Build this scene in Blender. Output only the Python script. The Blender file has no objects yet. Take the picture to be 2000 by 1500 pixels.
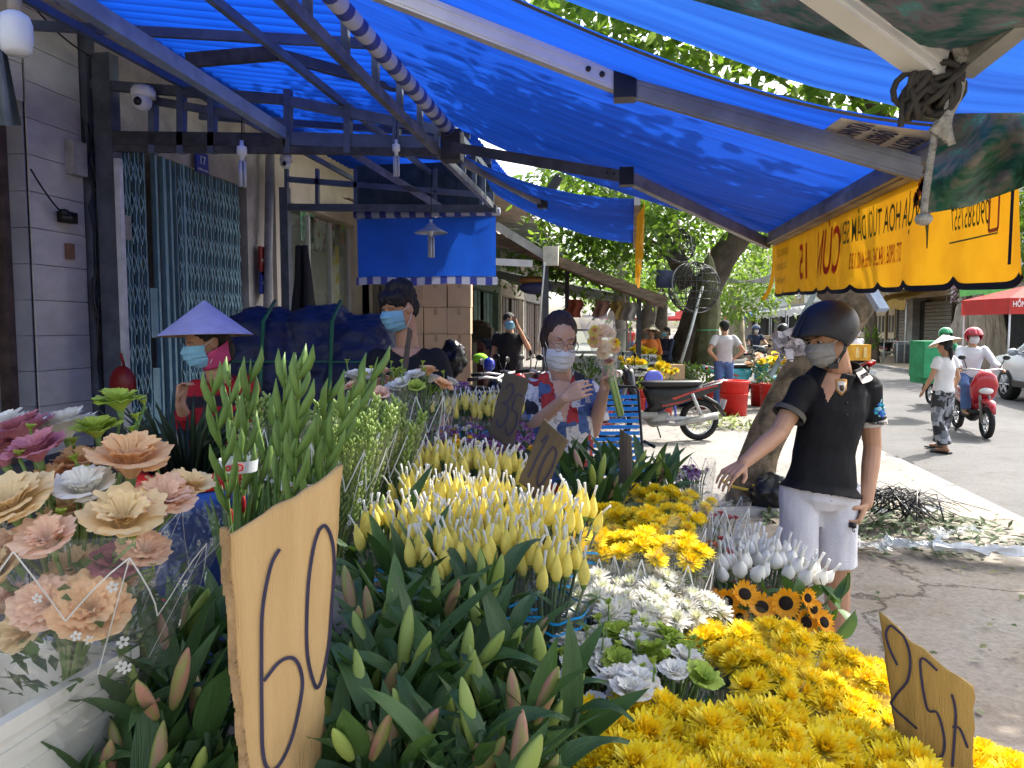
import bpy, math, random
from math import sin, cos, pi, radians, sqrt, atan2, exp, floor, tau
from mathutils import Vector as V, Matrix, noise
from mathutils import Euler, Quaternion
R = random.Random(7)
scn = bpy.context.scene
COL = scn.collection
# ---------------------------------------------------------------- camera
FPX, YAW, PITCH = 1480.0, radians(8.8), radians(4.25)
CAMZ = 1.55
cam_d = bpy.data.cameras.new('camera'); cam = bpy.data.objects.new('camera', cam_d); COL.objects.link(cam)
cam.location = (0, 0, CAMZ); cam.rotation_euler = (pi/2 - PITCH, 0, YAW)
cam_d.sensor_width = 36; cam_d.lens = 36*FPX/2000; cam_d.clip_start = 0.05; cam_d.clip_end = 2000
scn.camera = cam
# ---------------------------------------------------------------- world, sun, exposure
SUNV = V((0.46, 0.50, 0.80)).normalized()
wd = bpy.data.worlds.new('World'); scn.world = wd; wd.use_nodes = True
nt = wd.node_tree; bg = nt.nodes['Background']
sky = nt.nodes.new('ShaderNodeTexSky'); sky.sky_type = 'NISHITA'; sky.sun_disc = False
sky.sun_elevation = math.asin(SUNV.z); sky.sun_rotation = atan2(SUNV.x, SUNV.y)
sky.dust_density = 4.0; sky.ozone_density = 0.5
hz = nt.nodes.new('ShaderNodeHueSaturation'); hz.inputs['Saturation'].default_value = 0.55   # hazy tropical air
nt.links.new(sky.outputs[0], hz.inputs['Color']); nt.links.new(hz.outputs[0], bg.inputs[0]); bg.inputs[1].default_value = 0.15
sl = bpy.data.lights.new('sun', 'SUN'); so = bpy.data.objects.new('sun', sl); COL.objects.link(so)
sl.energy = 2.5; sl.angle = radians(0.5); sl.color = (1.0, 0.95, 0.87)
so.location = (6, 6, 14); so.rotation_euler = (-SUNV).to_track_quat('-Z', 'Y').to_euler()
scn.view_settings.view_transform = 'Standard'; scn.view_settings.look = 'None'
scn.view_settings.gamma = 1.0; scn.view_settings.exposure = 1.8
scn.view_settings.use_curve_mapping = False
scn.render.engine = 'CYCLES'
cy = scn.cycles
cy.use_denoising = True; cy.max_bounces = 7; cy.diffuse_bounces = 4; cy.glossy_bounces = 3
cy.transmission_bounces = 4; cy.transparent_max_bounces = 24; cy.caustics_reflective = False; cy.caustics_refractive = False
cy.sample_clamp_indirect = 6.0

# ---------------------------------------------------------------- measuring: a photo pixel (2000 x 1500) to a point of the place
def ray(u, v):
    a = (u-1000)/FPX; b = (750-v)/FPX
    cp, sp = cos(PITCH), sin(PITCH)
    fy = cp + b*sp; fz = -sp + b*cp
    return V((a*cos(YAW) - fy*sin(YAW), a*sin(YAW) + fy*cos(YAW), fz)), fy
def at(u, v, d):
    r, fy = ray(u, v); r = r*(d/fy); return V((r.x, r.y, r.z + CAMZ))
def atX(u, v, X):
    r, _ = ray(u, v); r = r*(X/r.x); return V((r.x, r.y, r.z+CAMZ))
def atY(u, v, Y):
    r, _ = ray(u, v); r = r*(Y/r.y); return V((r.x, r.y, r.z+CAMZ))
def atZ(u, v, Z):
    r, _ = ray(u, v); r = r*((Z-CAMZ)/r.z); return V((r.x, r.y, Z))
def gnd(u, d, z=0.0):
    p = at(u, 640, d); return V((p.x, p.y, z))
RIGHT = V((cos(YAW), sin(YAW), 0)); FWD = V((-sin(YAW), cos(YAW), 0)); UP = V((0, 0, 1))

# ---------------------------------------------------------------- materials
MATS = {}
def M(name, c, rough=0.6, var=0.18, scale=6.0, bump=0.0, bscale=40.0, metal=0.0, trans=0.0, spec=0.4, c2=None, coat=0.0, tc=None, stretch=None, sheen=0.0, thr=(0.35, 0.65), detail=4.0):
    if name in MATS: return MATS[name]
    m = bpy.data.materials.new(name); m.use_nodes = True; t = m.node_tree; N = t.nodes; L = t.links
    b = N['Principled BSDF']; out = N['Material Output']
    b.inputs['Roughness'].default_value = rough; b.inputs['Metallic'].default_value = metal
    b.inputs['Specular IOR Level'].default_value = spec
    if coat: b.inputs['Coat Weight'].default_value = coat; b.inputs['Coat Roughness'].default_value = 0.08
    if sheen: b.inputs['Sheen Weight'].default_value = sheen
    co = N.new('ShaderNodeTexCoord'); oi = N.new('ShaderNodeObjectInfo')
    ad = N.new('ShaderNodeVectorMath'); ad.operation = 'MULTIPLY_ADD'
    L.new(oi.outputs['Random'], ad.inputs[0]); ad.inputs[1].default_value = (17.3, 9.1, 23.7)
    L.new(co.outputs['Object'], ad.inputs[2])
    src = ad.outputs[0]
    if stretch:
        mp = N.new('ShaderNodeMapping'); mp.inputs['Scale'].default_value = stretch; L.new(src, mp.inputs[0]); src = mp.outputs[0]
    n = N.new('ShaderNodeTexNoise'); n.inputs['Scale'].default_value = scale; n.inputs['Detail'].default_value = detail; n.inputs['Roughness'].default_value = 0.6
    L.new(src, n.inputs['Vector'])
    r = N.new('ShaderNodeValToRGB'); r.color_ramp.elements[0].position = thr[0]; r.color_ramp.elements[1].position = thr[1]
    a1 = c; a2 = c2 or tuple(x*(1-var) for x in c)
    if not c2: a1 = tuple(min(1, x*(1+var)) for x in c)
    r.color_ramp.elements[0].color = (*a2, 1); r.color_ramp.elements[1].color = (*a1, 1)
    L.new(n.outputs[0], r.inputs[0])
    hv = N.new('ShaderNodeHueSaturation'); L.new(r.outputs[0], hv.inputs['Color'])
    mr = N.new('ShaderNodeMapRange'); mr.inputs['To Min'].default_value = 1-var*0.5; mr.inputs['To Max'].default_value = 1+var*0.5
    L.new(oi.outputs['Random'], mr.inputs[0]); L.new(mr.outputs[0], hv.inputs['Value'])
    L.new(hv.outputs[0], b.inputs['Base Color'])
    if bump:
        nb = N.new('ShaderNodeTexNoise'); nb.inputs['Scale'].default_value = bscale; nb.inputs['Detail'].default_value = 5; L.new(src, nb.inputs['Vector'])
        bp = N.new('ShaderNodeBump'); bp.inputs['Strength'].default_value = bump; bp.inputs['Distance'].default_value = 0.02
        L.new(nb.outputs[0], bp.inputs['Height']); L.new(bp.outputs[0], b.inputs['Normal'])
    if trans:
        tr = N.new('ShaderNodeBsdfTranslucent'); mx = N.new('ShaderNodeMixShader'); mx.inputs[0].default_value = trans
        if tc: tr.inputs[0].default_value = (*tc, 1)
        else: L.new(hv.outputs[0], tr.inputs[0])
        L.new(b.outputs[0], mx.inputs[1]); L.new(tr.outputs[0], mx.inputs[2]); L.new(mx.outputs[0], out.inputs[0])
    MATS[name] = m; return m
def Mfilm(name, tint=(1, 1, 1), gloss=0.10, haze=0.03):
    if name in MATS: return MATS[name]
    m = bpy.data.materials.new(name); m.use_nodes = True; t = m.node_tree; N = t.nodes; L = t.links; N.remove(N['Principled BSDF'])
    tr = N.new('ShaderNodeBsdfTransparent'); tr.inputs[0].default_value = (*tint, 1)
    gl = N.new('ShaderNodeBsdfGlossy'); gl.inputs['Roughness'].default_value = 0.16
    df = N.new('ShaderNodeBsdfDiffuse'); df.inputs[0].default_value = (0.8, 0.82, 0.85, 1)
    lw = N.new('ShaderNodeLayerWeight'); lw.inputs[0].default_value = 0.25
    ma = N.new('ShaderNodeMath'); ma.operation = 'MULTIPLY_ADD'; ma.inputs[1].default_value = 0.30; ma.inputs[2].default_value = gloss*0.45
    L.new(lw.outputs['Facing'], ma.inputs[0])
    co = N.new('ShaderNodeTexCoord'); nz = N.new('ShaderNodeTexNoise'); nz.inputs['Scale'].default_value = 14; nz.inputs['Detail'].default_value = 3
    bp = N.new('ShaderNodeBump'); bp.inputs['Strength'].default_value = 0.9; bp.inputs['Distance'].default_value = 0.03
    L.new(co.outputs['Object'], nz.inputs[0]); L.new(nz.outputs[0], bp.inputs['Height']); L.new(bp.outputs[0], gl.inputs['Normal'])
    m1 = N.new('ShaderNodeMixShader'); m2 = N.new('ShaderNodeMixShader')
    m1.inputs[0].default_value = haze; L.new(tr.outputs[0], m1.inputs[1]); L.new(df.outputs[0], m1.inputs[2])
    L.new(ma.outputs[0], m2.inputs[0]); L.new(m1.outputs[0], m2.inputs[1]); L.new(gl.outputs[0], m2.inputs[2])
    L.new(m2.outputs[0], N['Material Output'].inputs[0]); MATS[name] = m; return m
def Mstripe(name, c1, c2, axis, per, duty=0.5, rough=0.6, trans=0.0, sharp=0.08, noisy=0.0, tt=1.0):
    """two-colour stripes across one axis of the object (woven or printed cloth)"""
    if name in MATS: return MATS[name]
    m = bpy.data.materials.new(name); m.use_nodes = True; t = m.node_tree; N = t.nodes; L = t.links; b = N['Principled BSDF']
    b.inputs['Roughness'].default_value = rough; b.inputs['Specular IOR Level'].default_value = 0.25
    co = N.new('ShaderNodeTexCoord'); sx = N.new('ShaderNodeSeparateXYZ'); L.new(co.outputs['Object'], sx.inputs[0])
    ml = N.new('ShaderNodeMath'); ml.operation = 'MULTIPLY'; ml.inputs[1].default_value = 1.0/per; L.new(sx.outputs[axis], ml.inputs[0])
    fr = N.new('ShaderNodeMath'); fr.operation = 'PINGPONG'; fr.inputs[1].default_value = 0.5; L.new(ml.outputs[0], fr.inputs[0])
    r = N.new('ShaderNodeValToRGB'); e = r.color_ramp.elements; e[0].position = max(0, duty/2-sharp/2); e[1].position = min(1, duty/2+sharp/2)
    e[0].color = (*c1, 1); e[1].color = (*c2, 1); L.new(fr.outputs[0], r.inputs[0])
    col = r.outputs[0]
    if noisy:
        n = N.new('ShaderNodeTexNoise'); n.inputs['Scale'].default_value = 2.2; n.inputs['Detail'].default_value = 6; L.new(co.outputs['Object'], n.inputs[0])
        mr = N.new('ShaderNodeMapRange'); mr.inputs['From Min'].default_value = 0.3; mr.inputs['From Max'].default_value = 0.7
        mr.inputs['To Min'].default_value = 1-noisy; mr.inputs['To Max'].default_value = 1+noisy; L.new(n.outputs[0], mr.inputs[0])
        hv = N.new('ShaderNodeHueSaturation'); L.new(mr.outputs[0], hv.inputs['Value']); L.new(col, hv.inputs['Color']); col = hv.outputs[0]
    L.new(col, b.inputs['Base Color'])
    if trans:
        tr = N.new('ShaderNodeBsdfTranslucent'); mx = N.new('ShaderNodeMixShader'); mx.inputs[0].default_value = trans
        L.new(col, tr.inputs[0]); L.new(b.outputs[0], mx.inputs[1]); L.new(tr.outputs[0], mx.inputs[2]); L.new(mx.outputs[0], N['Material Output'].inputs[0])
    MATS[name] = m; return m

# ---------------------------------------------------------------- mesh collecting
def frame(z, x=None):
    z = z.normalized(); x = x or (V((1, 0, 0)) if abs(z.x) < 0.8 else V((0, 1, 0)))
    y = z.cross(x).normalized(); x = y.cross(z).normalized()
    return x, y, z
class MB:
    def __init__(s): s.v = []; s.f = []; s.m = []; s.cur = 0
    def add(s, vs, fs):
        o = len(s.v); s.v += [tuple(p) for p in vs]; s.f += [tuple(i+o for i in f) for f in fs]; s.m += [s.cur]*len(fs); return s
    def mat(s, i): s.cur = i; return s
    def box(s, c, size, rz=0.0, rot=None):
        Q = rot or Matrix.Rotation(rz, 3, 'Z'); c = V(c); a, b, d = size[0]/2, size[1]/2, size[2]/2
        vs = [c + Q @ V((x*a, y*b, z*d)) for z in (-1, 1) for y in (-1, 1) for x in (-1, 1)]
        return s.add(vs, [(0, 2, 3, 1), (4, 5, 7, 6), (0, 1, 5, 4), (2, 6, 7, 3), (0, 4, 6, 2), (1, 3, 7, 5)])
    def bar(s, p, q, w, h, up=None):
        p, q = V(p), V(q); z = (q-p); n = z.length; z.normalize(); up = up or (UP if abs(z.z) < 0.95 else V((0, 1, 0)))
        x = z.cross(up).normalized(); y = x.cross(z).normalized()
        vs = [r + x*(sx*w/2) + y*(sy*h/2) for r in (p, q) for sx, sy in ((-1, -1), (1, -1), (1, 1), (-1, 1))]
        return s.add(vs, [(3, 2, 1, 0), (4, 5, 6, 7), (0, 1, 5, 4), (1, 2, 6, 5), (2, 3, 7, 6), (3, 0, 4, 7)])
    def tube(s, pts, r, n=8, cap=True, flat=1.0):
        pts = [V(p) for p in pts]; k = len(pts); rs = r if isinstance(r, (list, tuple)) else [r]*k
        vs = []; px = None
        for i, p in enumerate(pts):
            z = (pts[min(i+1, k-1)] - pts[max(i-1, 0)])
            if z.length < 1e-9: z = V((0, 0, 1))
            z.normalize()
            if px is None: x, y, z = frame(z)
            else:
                y = z.cross(px)
                if y.length < 1e-6: x, y, z = frame(z)
                else: y.normalize(); x = y.cross(z)
            px = x
            for j in range(n):
                a = tau*j/n; vs.append(p + x*(cos(a)*rs[i]) + y*(sin(a)*rs[i]*flat))
        fs = [(i*n+j, i*n+(j+1) % n, (i+1)*n+(j+1) % n, (i+1)*n+j) for i in range(k-1) for j in range(n)]
        if cap: fs += [tuple(range(n-1, -1, -1)), tuple((k-1)*n+j for j in range(n))]
        return s.add(vs, fs)
    def lathe(s, prof, n=16, T=None, cap=False, wob=None):
        T = T or Matrix.Identity(4); vs = []
        for r, z in prof:
            for j in range(n):
                a = tau*j/n; rr = r*(wob(a, z) if wob else 1); vs.append(T @ V((rr*cos(a), rr*sin(a), z)))
        k = len(prof); fs = [(i*n+j, i*n+(j+1) % n, (i+1)*n+(j+1) % n, (i+1)*n+j) for i in range(k-1) for j in range(n)]
        if cap: fs += [tuple(range(n-1, -1, -1)), tuple((k-1)*n+j for j in range(n))]
        return s.add(vs, fs)
    def ell(s, c, r, n=12, k=8, rot=None):
        c = V(c); Q = rot or Matrix.Identity(3); vs = [c + Q @ V((0, 0, -r[2]))]
        for i in range(1, k):
            t = -pi/2 + pi*i/k
            for j in range(n): a = tau*j/n; vs.append(c + Q @ V((r[0]*cos(t)*cos(a), r[1]*cos(t)*sin(a), r[2]*sin(t))))
        vs.append(c + Q @ V((0, 0, r[2]))); fs = [(0, 1+(j+1) % n, 1+j) for j in range(n)]
        for i in range(k-2):
            for j in range(n): a = 1+i*n; fs.append((a+j, a+(j+1) % n, a+n+(j+1) % n, a+n+j))
        e = len(vs)-1; a = 1+(k-2)*n; fs += [(a+j, a+(j+1) % n, e) for j in range(n)]
        return s.add(vs, fs)
    def cap(s, p, q, r0, r1=None, n=10):
        p, q = V(p), V(q); r1 = r0 if r1 is None else r1; z = q-p; L = z.length
        if L < 1e-6: return s.ell(p, (r0,)*3)
        z.normalize(); pts = []; rs = []
        for t in (0.03, 0.35, 0.75): a = pi/2*(1-t); pts.append(p - z*(r0*sin(a))); rs.append(r0*cos(a))
        pts += [p, q]; rs += [r0, r1]
        for t in (0.75, 0.35, 0.03): a = pi/2*(1-t); pts.append(q + z*(r1*sin(a))); rs.append(r1*cos(a))
        return s.tube(pts, rs, n)
    def loft(s, rings, n=18, sq=0.0):
        """rings: (centre, rx, ry[, tilt matrix]) closed body of elliptic sections"""
        vs = []
        for rg in rings:
            c = V(rg[0]); Q = rg[3] if len(rg) > 3 else Matrix.Identity(3)
            for j in range(n):
                a = tau*j/n; ca, sa = cos(a), sin(a)
                e = 1.0/max(1e-6, (abs(ca)**(2+sq*4) + abs(sa)**(2+sq*4)))**(1/(2+sq*4)) if sq else 1.0
                vs.append(c + Q @ V((rg[1]*ca*e, rg[2]*sa*e, 0)))
        k = len(rings); fs = [(i*n+j, i*n+(j+1) % n, (i+1)*n+(j+1) % n, (i+1)*n+j) for i in range(k-1) for j in range(n)]
        fs += [tuple(range(n-1, -1, -1)), tuple((k-1)*n+j for j in range(n))]
        return s.add(vs, fs)
    def grid(s, fn, nu, nv, thick=0.0):
        vs = [V(fn(i/nu, j/nv)) for j in range(nv+1) for i in range(nu+1)]; w = nu+1
        fs = [(j*w+i, j*w+i+1, (j+1)*w+i+1, (j+1)*w+i) for j in range(nv) for i in range(nu)]
        if not thick: return s.add(vs, fs)
        nr = [V((0, 0, 0)) for _ in vs]
        for f in fs:
            q = (vs[f[2]]-vs[f[0]]).cross(vs[f[3]]-vs[f[1]])
            for i in f: nr[i] += q
        vb = [p - (q.normalized() if q.length > 0 else UP)*thick for p, q in zip(vs, nr)]; o = len(vs)
        fs2 = [tuple(i+o for i in reversed(f)) for f in fs]
        rim = [i for i in range(w)] + [j*w+nu for j in range(1, nv+1)] + [nv*w+i for i in range(nu-1, -1, -1)] + [j*w for j in range(nv-1, 0, -1)]
        side = [(rim[(i+1) % len(rim)], rim[i], rim[i]+o, rim[(i+1) % len(rim)]+o) for i in range(len(rim))]
        return s.add(vs+vb, fs+fs2+side)
    def prism(s, poly, T, h):
        """2-D outline extruded by h along local z of T (centred)"""
        n = len(poly); vs = [T @ V((x, y, -h/2)) for x, y in poly] + [T @ V((x, y, h/2)) for x, y in poly]
        return s.add(vs, [tuple(range(n-1, -1, -1)), tuple(range(n, 2*n))] + [(i, (i+1) % n, n+(i+1) % n, n+i) for i in range(n)])
    def torus(s, c, Rr, r, axis, n=28, k=8):
        x, y, z = frame(V(axis)); c = V(c); vs = []
        for i in range(n):
            a = tau*i/n; d = x*cos(a)+y*sin(a)
            for j in range(k): b = tau*j/k; vs.append(c + d*(Rr+r*cos(b)) + z*(r*sin(b)))
        return s.add(vs, [(i*k+j, ((i+1) % n)*k+j, ((i+1) % n)*k+(j+1) % k, i*k+(j+1) % k) for i in range(n) for j in range(k)])
    def ribbon(s, pts, w, nrm, lift=0.0):
        """flat stroke of width w along points lying on a surface with normal nrm"""
        pts = [V(p) for p in pts]; nrm = V(nrm).normalized(); k = len(pts); vs = []
        for i, p in enumerate(pts):
            z = (pts[min(i+1, k-1)] - pts[max(i-1, 0)]).normalized(); x = z.cross(nrm).normalized()
            vs += [p + x*w/2 + nrm*lift, p - x*w/2 + nrm*lift]
        return s.add(vs, [(2*i, 2*i+2, 2*i+3, 2*i+1) for i in range(k-1)])
    def mesh(s, name, mats, smooth=True, inv=None):
        me = bpy.data.meshes.new(name); me.from_pydata(s.v if inv is None else [tuple(inv @ V(p)) for p in s.v], [], s.f)
        for m in (mats if isinstance(mats, (list, tuple)) else [mats]): me.materials.append(m)
        if any(s.m): me.polygons.foreach_set('material_index', s.m)
        if smooth: me.polygons.foreach_set('use_smooth', [True]*len(s.f))
        me.update(); return me
PM = {}
def tag(o, label=None, cat=None, group=None, kind=None):
    for k, x in (('label', label), ('category', cat), ('group', group), ('kind', kind)):
        if x: o[k] = x
    return o
def thing(name, label, cat, loc=(0, 0, 0), rz=0.0, group=None, rot=None):
    o = bpy.data.objects.new(name, None); COL.objects.link(o); o.empty_display_size = 0.1
    Mx = Matrix.Translation(V(loc)) @ (rot.to_4x4() if rot else Matrix.Rotation(rz, 4, 'Z'))
    o.matrix_world = Mx; PM[o.name] = Mx
    return tag(o, label, cat, group)
def obj(name, me, parent=None, mw=None):
    """link a mesh; mw is its world matrix (identity if the mesh is in the parent's own space)"""
    o = bpy.data.objects.new(name, me); COL.objects.link(o)
    if parent is not None: o.parent = parent
    if mw is not None: o.matrix_basis = mw
    PM[o.name] = (PM.get(parent.name, Matrix.Identity(4)) if parent else Matrix.Identity(4)) @ (mw or Matrix.Identity(4))
    return o
def part(name, mb, mats, parent, smooth=True, world=False, label=None):
    inv = PM[parent.name].inverted() if (world and parent) else None
    o = obj(name, mb.mesh(name, mats, smooth, inv), parent)
    if label: o['label'] = label
    return o
def solo(name, mb, mats, label, cat, group=None, smooth=True, kind=None):
    """a one-mesh thing whose vertices are given in world space; its origin is put at its base"""
    xs = [p[0] for p in mb.v]; ys = [p[1] for p in mb.v]; zs = [p[2] for p in mb.v]
    c = V(((min(xs)+max(xs))/2, (min(ys)+max(ys))/2, min(zs))); T = Matrix.Translation(c)
    o = obj(name, mb.mesh(name, mats, smooth, T.inverted()), None, T); return tag(o, label, cat, group, kind)
def struct(name, mb, mats, smooth=False):
    o = obj(name, mb.mesh(name, mats, smooth)); o['kind'] = 'structure'; return o
def place(z, x=None, loc=(0, 0, 0), sc=1.0):
    """matrix with local z along z, moved to loc"""
    a, b, c = frame(V(z), x); m = Matrix((a, b, c)).transposed().to_4x4()
    return Matrix.Translation(V(loc)) @ m @ Matrix.Scale(sc, 4)
TMP = bpy.data.scenes.new('bake')
def evalmesh(o):
    TMP.collection.objects.link(o); vl = TMP.view_layers[0]; vl.update(); dg = vl.depsgraph; return bpy.data.meshes.new_from_object(o.evaluated_get(dg))
def baked(mb, mods, mats, name):
    me = mb.mesh('tmp', mats, True); o = bpy.data.objects.new('tmp', me)
    for typ, kw in mods:
        md = o.modifiers.new('m', typ)
        for k, x in kw.items(): setattr(md, k, x)
    r = evalmesh(o); r.name = name
    bpy.data.objects.remove(o); bpy.data.meshes.remove(me)
    r.materials.clear()
    for m in (mats if isinstance(mats, (list, tuple)) else [mats]): r.materials.append(m)
    return r
def text(s, size, mw, mat, parent, name='lettering', world=True, ext=0.0008, ax='CENTER', sx=1.0, bold=0.0, shear=0.0):
    c = bpy.data.curves.new('t', 'FONT'); c.body = s; c.size = size; c.extrude = ext; c.align_x = ax; c.align_y = 'CENTER'; c.resolution_u = 3; c.offset = bold; c.shear = shear
    o = bpy.data.objects.new('t', c); me = evalmesh(o); bpy.data.objects.remove(o); bpy.data.curves.remove(c)
    me.name = name; T = (PM[parent.name].inverted() if world else Matrix.Identity(4)) @ mw @ Matrix.Diagonal((sx, 1, 1, 1)); me.transform(T)
    if T.determinant() < 0: me.flip_normals()
    me.materials.clear(); me.materials.append(mat); return obj(name, me, parent)
def basis(o, x, y):
    """matrix whose x runs along x, y along y (for flat print), at o"""
    x = V(x).normalized(); y = V(y).normalized(); z = x.cross(y).normalized(); m = Matrix((x, y, z)).transposed().to_4x4(); return Matrix.Translation(V(o)) @ m
def bez(p0, p1, p2, n=8):
    p0, p1, p2 = V(p0), V(p1), V(p2); return [p0*(1-t)**2 + p1*(2*t*(1-t)) + p2*t*t for t in [i/n for i in range(n+1)]]
def sag(p, q, s, n=8):
    p, q = V(p), V(q); return [p.lerp(q, i/n) - UP*(s*4*(i/n)*(1-i/n)) for i in range(n+1)]
def rr(a, b): return R.uniform(a, b)
def smooth_stroke(st, k=6):
    if len(st) < 3: return [tuple(st[0][i]+(st[-1][i]-st[0][i])*j/k for i in (0, 1)) for j in range(k+1)]
    out = []; P = [st[0]]+list(st)+[st[-1]]
    for i in range(1, len(P)-2):
        a, b, c, d = P[i-1:i+3]
        for j in range(k):
            t = j/k; out.append(tuple(.5*(2*b[m]+(c[m]-a[m])*t+(2*a[m]-5*b[m]+4*c[m]-d[m])*t*t+(3*b[m]-a[m]-3*c[m]+d[m])*t**3) for m in (0, 1)))
    out.append(st[-1]); return out
def inquad(st, q):
    """picture positions of a stroke to 0..1 positions on a card whose four corners are q"""
    out = []
    for u, v in st:
        s = t = .5
        for _ in range(30):
            f = [(q[0][i]*(1-s)+q[1][i]*s)*(1-t)+(q[3][i]*(1-s)+q[2][i]*s)*t for i in (0, 1)]; du = [(q[1][i]-q[0][i])*(1-t)+(q[2][i]-q[3][i])*t for i in (0, 1)]; dv = [(q[3][i]-q[0][i])*(1-s)+(q[2][i]-q[1][i])*s for i in (0, 1)]
            D = du[0]*dv[1]-du[1]*dv[0]; e = (u-f[0], v-f[1]); s += (e[0]*dv[1]-e[1]*dv[0])/D; t += (du[0]*e[1]-du[1]*e[0])/D
        out.append((s, t))
    return out
# ================================================================ palette
steel = M('painted_steel', (0.075, 0.085, 0.105), 0.5, 0.3, 5, 0.15, 30)
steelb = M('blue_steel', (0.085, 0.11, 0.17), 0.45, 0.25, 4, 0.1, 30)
dirty = M('dirty_steel', (0.055, 0.055, 0.06), 0.7, 0.4, 7, 0.3, 30)
alu = M('aluminium', (0.66, 0.65, 0.64), 0.4, 0.12, 3, 0.05, 60, metal=0.15)
aludirt = M('old_aluminium', (0.30, 0.29, 0.27), 0.5, 0.35, 4, 0.1, 50, metal=0.3)
blackp = M('black_plastic', (0.012, 0.012, 0.013), 0.35, 0.2, 8)
rubber = M('rubber', (0.014, 0.014, 0.015), 0.8, 0.3, 20, 0.2, 80)
whitep = M('white_plastic', (0.72, 0.73, 0.74), 0.4, 0.1, 6)
chrome = M('chrome', (0.6, 0.6, 0.62), 0.18, 0.1, 6, metal=1.0)
bulbm = M('opal_bulb', (0.50, 0.53, 0.60), 0.3, 0.05, 4)
ropem = M('rope', (0.42, 0.40, 0.36), 0.9, 0.3, 60, 0.6, 160)
redp = M('red_plastic', (0.60, 0.025, 0.02), 0.4, 0.15, 4)
bluep = M('blue_plastic', (0.03, 0.10, 0.42), 0.4, 0.2, 4)
navyp = M('navy_plastic', (0.012, 0.025, 0.10), 0.45, 0.2, 4)
inkm = M('marker_ink', (0.03, 0.025, 0.06), 0.7, 0.2, 40)
concrete = M('concrete', (0.36, 0.34, 0.32), 0.9, 0.25, 2.5, 0.3, 20)
roomshade = M('room_shade', (0.03, 0.03, 0.032), 0.9, 0.3, 3)  # near-black colour stands for the shade inside unlit rooms
wood = M('weathered_wood', (0.17, 0.125, 0.09), 0.85, 0.4, 5, 0.5, 30, stretch=(1, 6, 6))
glass = M('shop_glass', (0.02, 0.03, 0.035), 0.05, 0.1, 2, spec=0.8)
def ground_mat(name, c1, c2, crack, cs, dirt=None, rough=0.9):
    m = bpy.data.materials.new(name); m.use_nodes = True; t = m.node_tree; N = t.nodes; L = t.links; b = N['Principled BSDF']; b.inputs['Roughness'].default_value = rough; b.inputs['Specular IOR Level'].default_value = 0.25
    co = N.new('ShaderNodeTexCoord'); P = co.outputs['Object']
    def nz(s, d=6, r=0.62):
        n = N.new('ShaderNodeTexNoise'); n.inputs['Scale'].default_value = s; n.inputs['Detail'].default_value = d; n.inputs['Roughness'].default_value = r; L.new(P, n.inputs[0]); return n
    n1 = nz(0.55, 8, 0.7); r1 = N.new('ShaderNodeValToRGB'); e = r1.color_ramp.elements; e[0].position = 0.38; e[1].position = 0.62; e[0].color = (*c2, 1); e[1].color = (*c1, 1); L.new(n1.outputs[0], r1.inputs[0])
    n2 = nz(34, 6, 0.75); r2 = N.new('ShaderNodeValToRGB'); r2.color_ramp.elements[0].color = (0.62, 0.60, 0.58, 1); r2.color_ramp.elements[1].color = (1.25, 1.25, 1.25, 1); r2.color_ramp.elements[0].position = 0.3; r2.color_ramp.elements[1].position = 0.7; L.new(n2.outputs[0], r2.inputs[0])
    mx = N.new('ShaderNodeMix'); mx.data_type = 'RGBA'; mx.blend_type = 'MULTIPLY'; mx.inputs[0].default_value = 0.8; L.new(r1.outputs[0], mx.inputs[6]); L.new(r2.outputs[0], mx.inputs[7])
    col = mx.outputs[2]
    n4 = nz(5, 7, 0.7); r4 = N.new('ShaderNodeValToRGB'); r4.color_ramp.elements[0].position = 0.55; r4.color_ramp.elements[1].position = 0.72; r4.color_ramp.elements[0].color = (1, 1, 1, 1); r4.color_ramp.elements[1].color = (0.62, 0.58, 0.52, 1); L.new(n4.outputs[0], r4.inputs[0])
    m4 = N.new('ShaderNodeMix'); m4.data_type = 'RGBA'; m4.blend_type = 'MULTIPLY'; m4.inputs[0].default_value = 0.7; L.new(col, m4.inputs[6]); L.new(r4.outputs[0], m4.inputs[7]); col = m4.outputs[2]
    if crack:
        n3 = nz(2.2, 5); ad = N.new('ShaderNodeVectorMath'); ad.operation = 'MULTIPLY_ADD'; L.new(n3.outputs[1], ad.inputs[0]); ad.inputs[1].default_value = (0.5, 0.5, 0.5); L.new(P, ad.inputs[2])
        vo = N.new('ShaderNodeTexVoronoi'); vo.feature = 'DISTANCE_TO_EDGE'; vo.inputs['Scale'].default_value = cs; L.new(ad.outputs[0], vo.inputs[0])
        r3 = N.new('ShaderNodeValToRGB'); r3.color_ramp.elements[0].position = 0.0; r3.color_ramp.elements[1].position = 0.012; r3.color_ramp.elements[0].color = (0.25, 0.22, 0.2, 1); r3.color_ramp.elements[1].color = (1, 1, 1, 1); L.new(vo.outputs[0], r3.inputs[0])
        m3 = N.new('ShaderNodeMix'); m3.data_type = 'RGBA'; m3.blend_type = 'MULTIPLY'; m3.inputs[0].default_value = crack; L.new(col, m3.inputs[6]); L.new(r3.outputs[0], m3.inputs[7]); col = m3.outputs[2]
    L.new(col, b.inputs['Base Color'])
    bp = N.new('ShaderNodeBump'); bp.inputs['Strength'].default_value = 0.5; bp.inputs['Distance'].default_value = 0.012; nb = nz(16, 8, 0.7); L.new(nb.outputs[0], bp.inputs['Height']); L.new(bp.outputs[0], b.inputs['Normal'])
    MATS[name] = m; return m
gm_pave = ground_mat('cracked_concrete', (0.37, 0.34, 0.295), (0.27, 0.22, 0.17), 0.9, 0.55)
gm_pave2 = ground_mat('pale_concrete', (0.29, 0.28, 0.265), (0.235, 0.22, 0.20), 0.6, 0.8)
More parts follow.
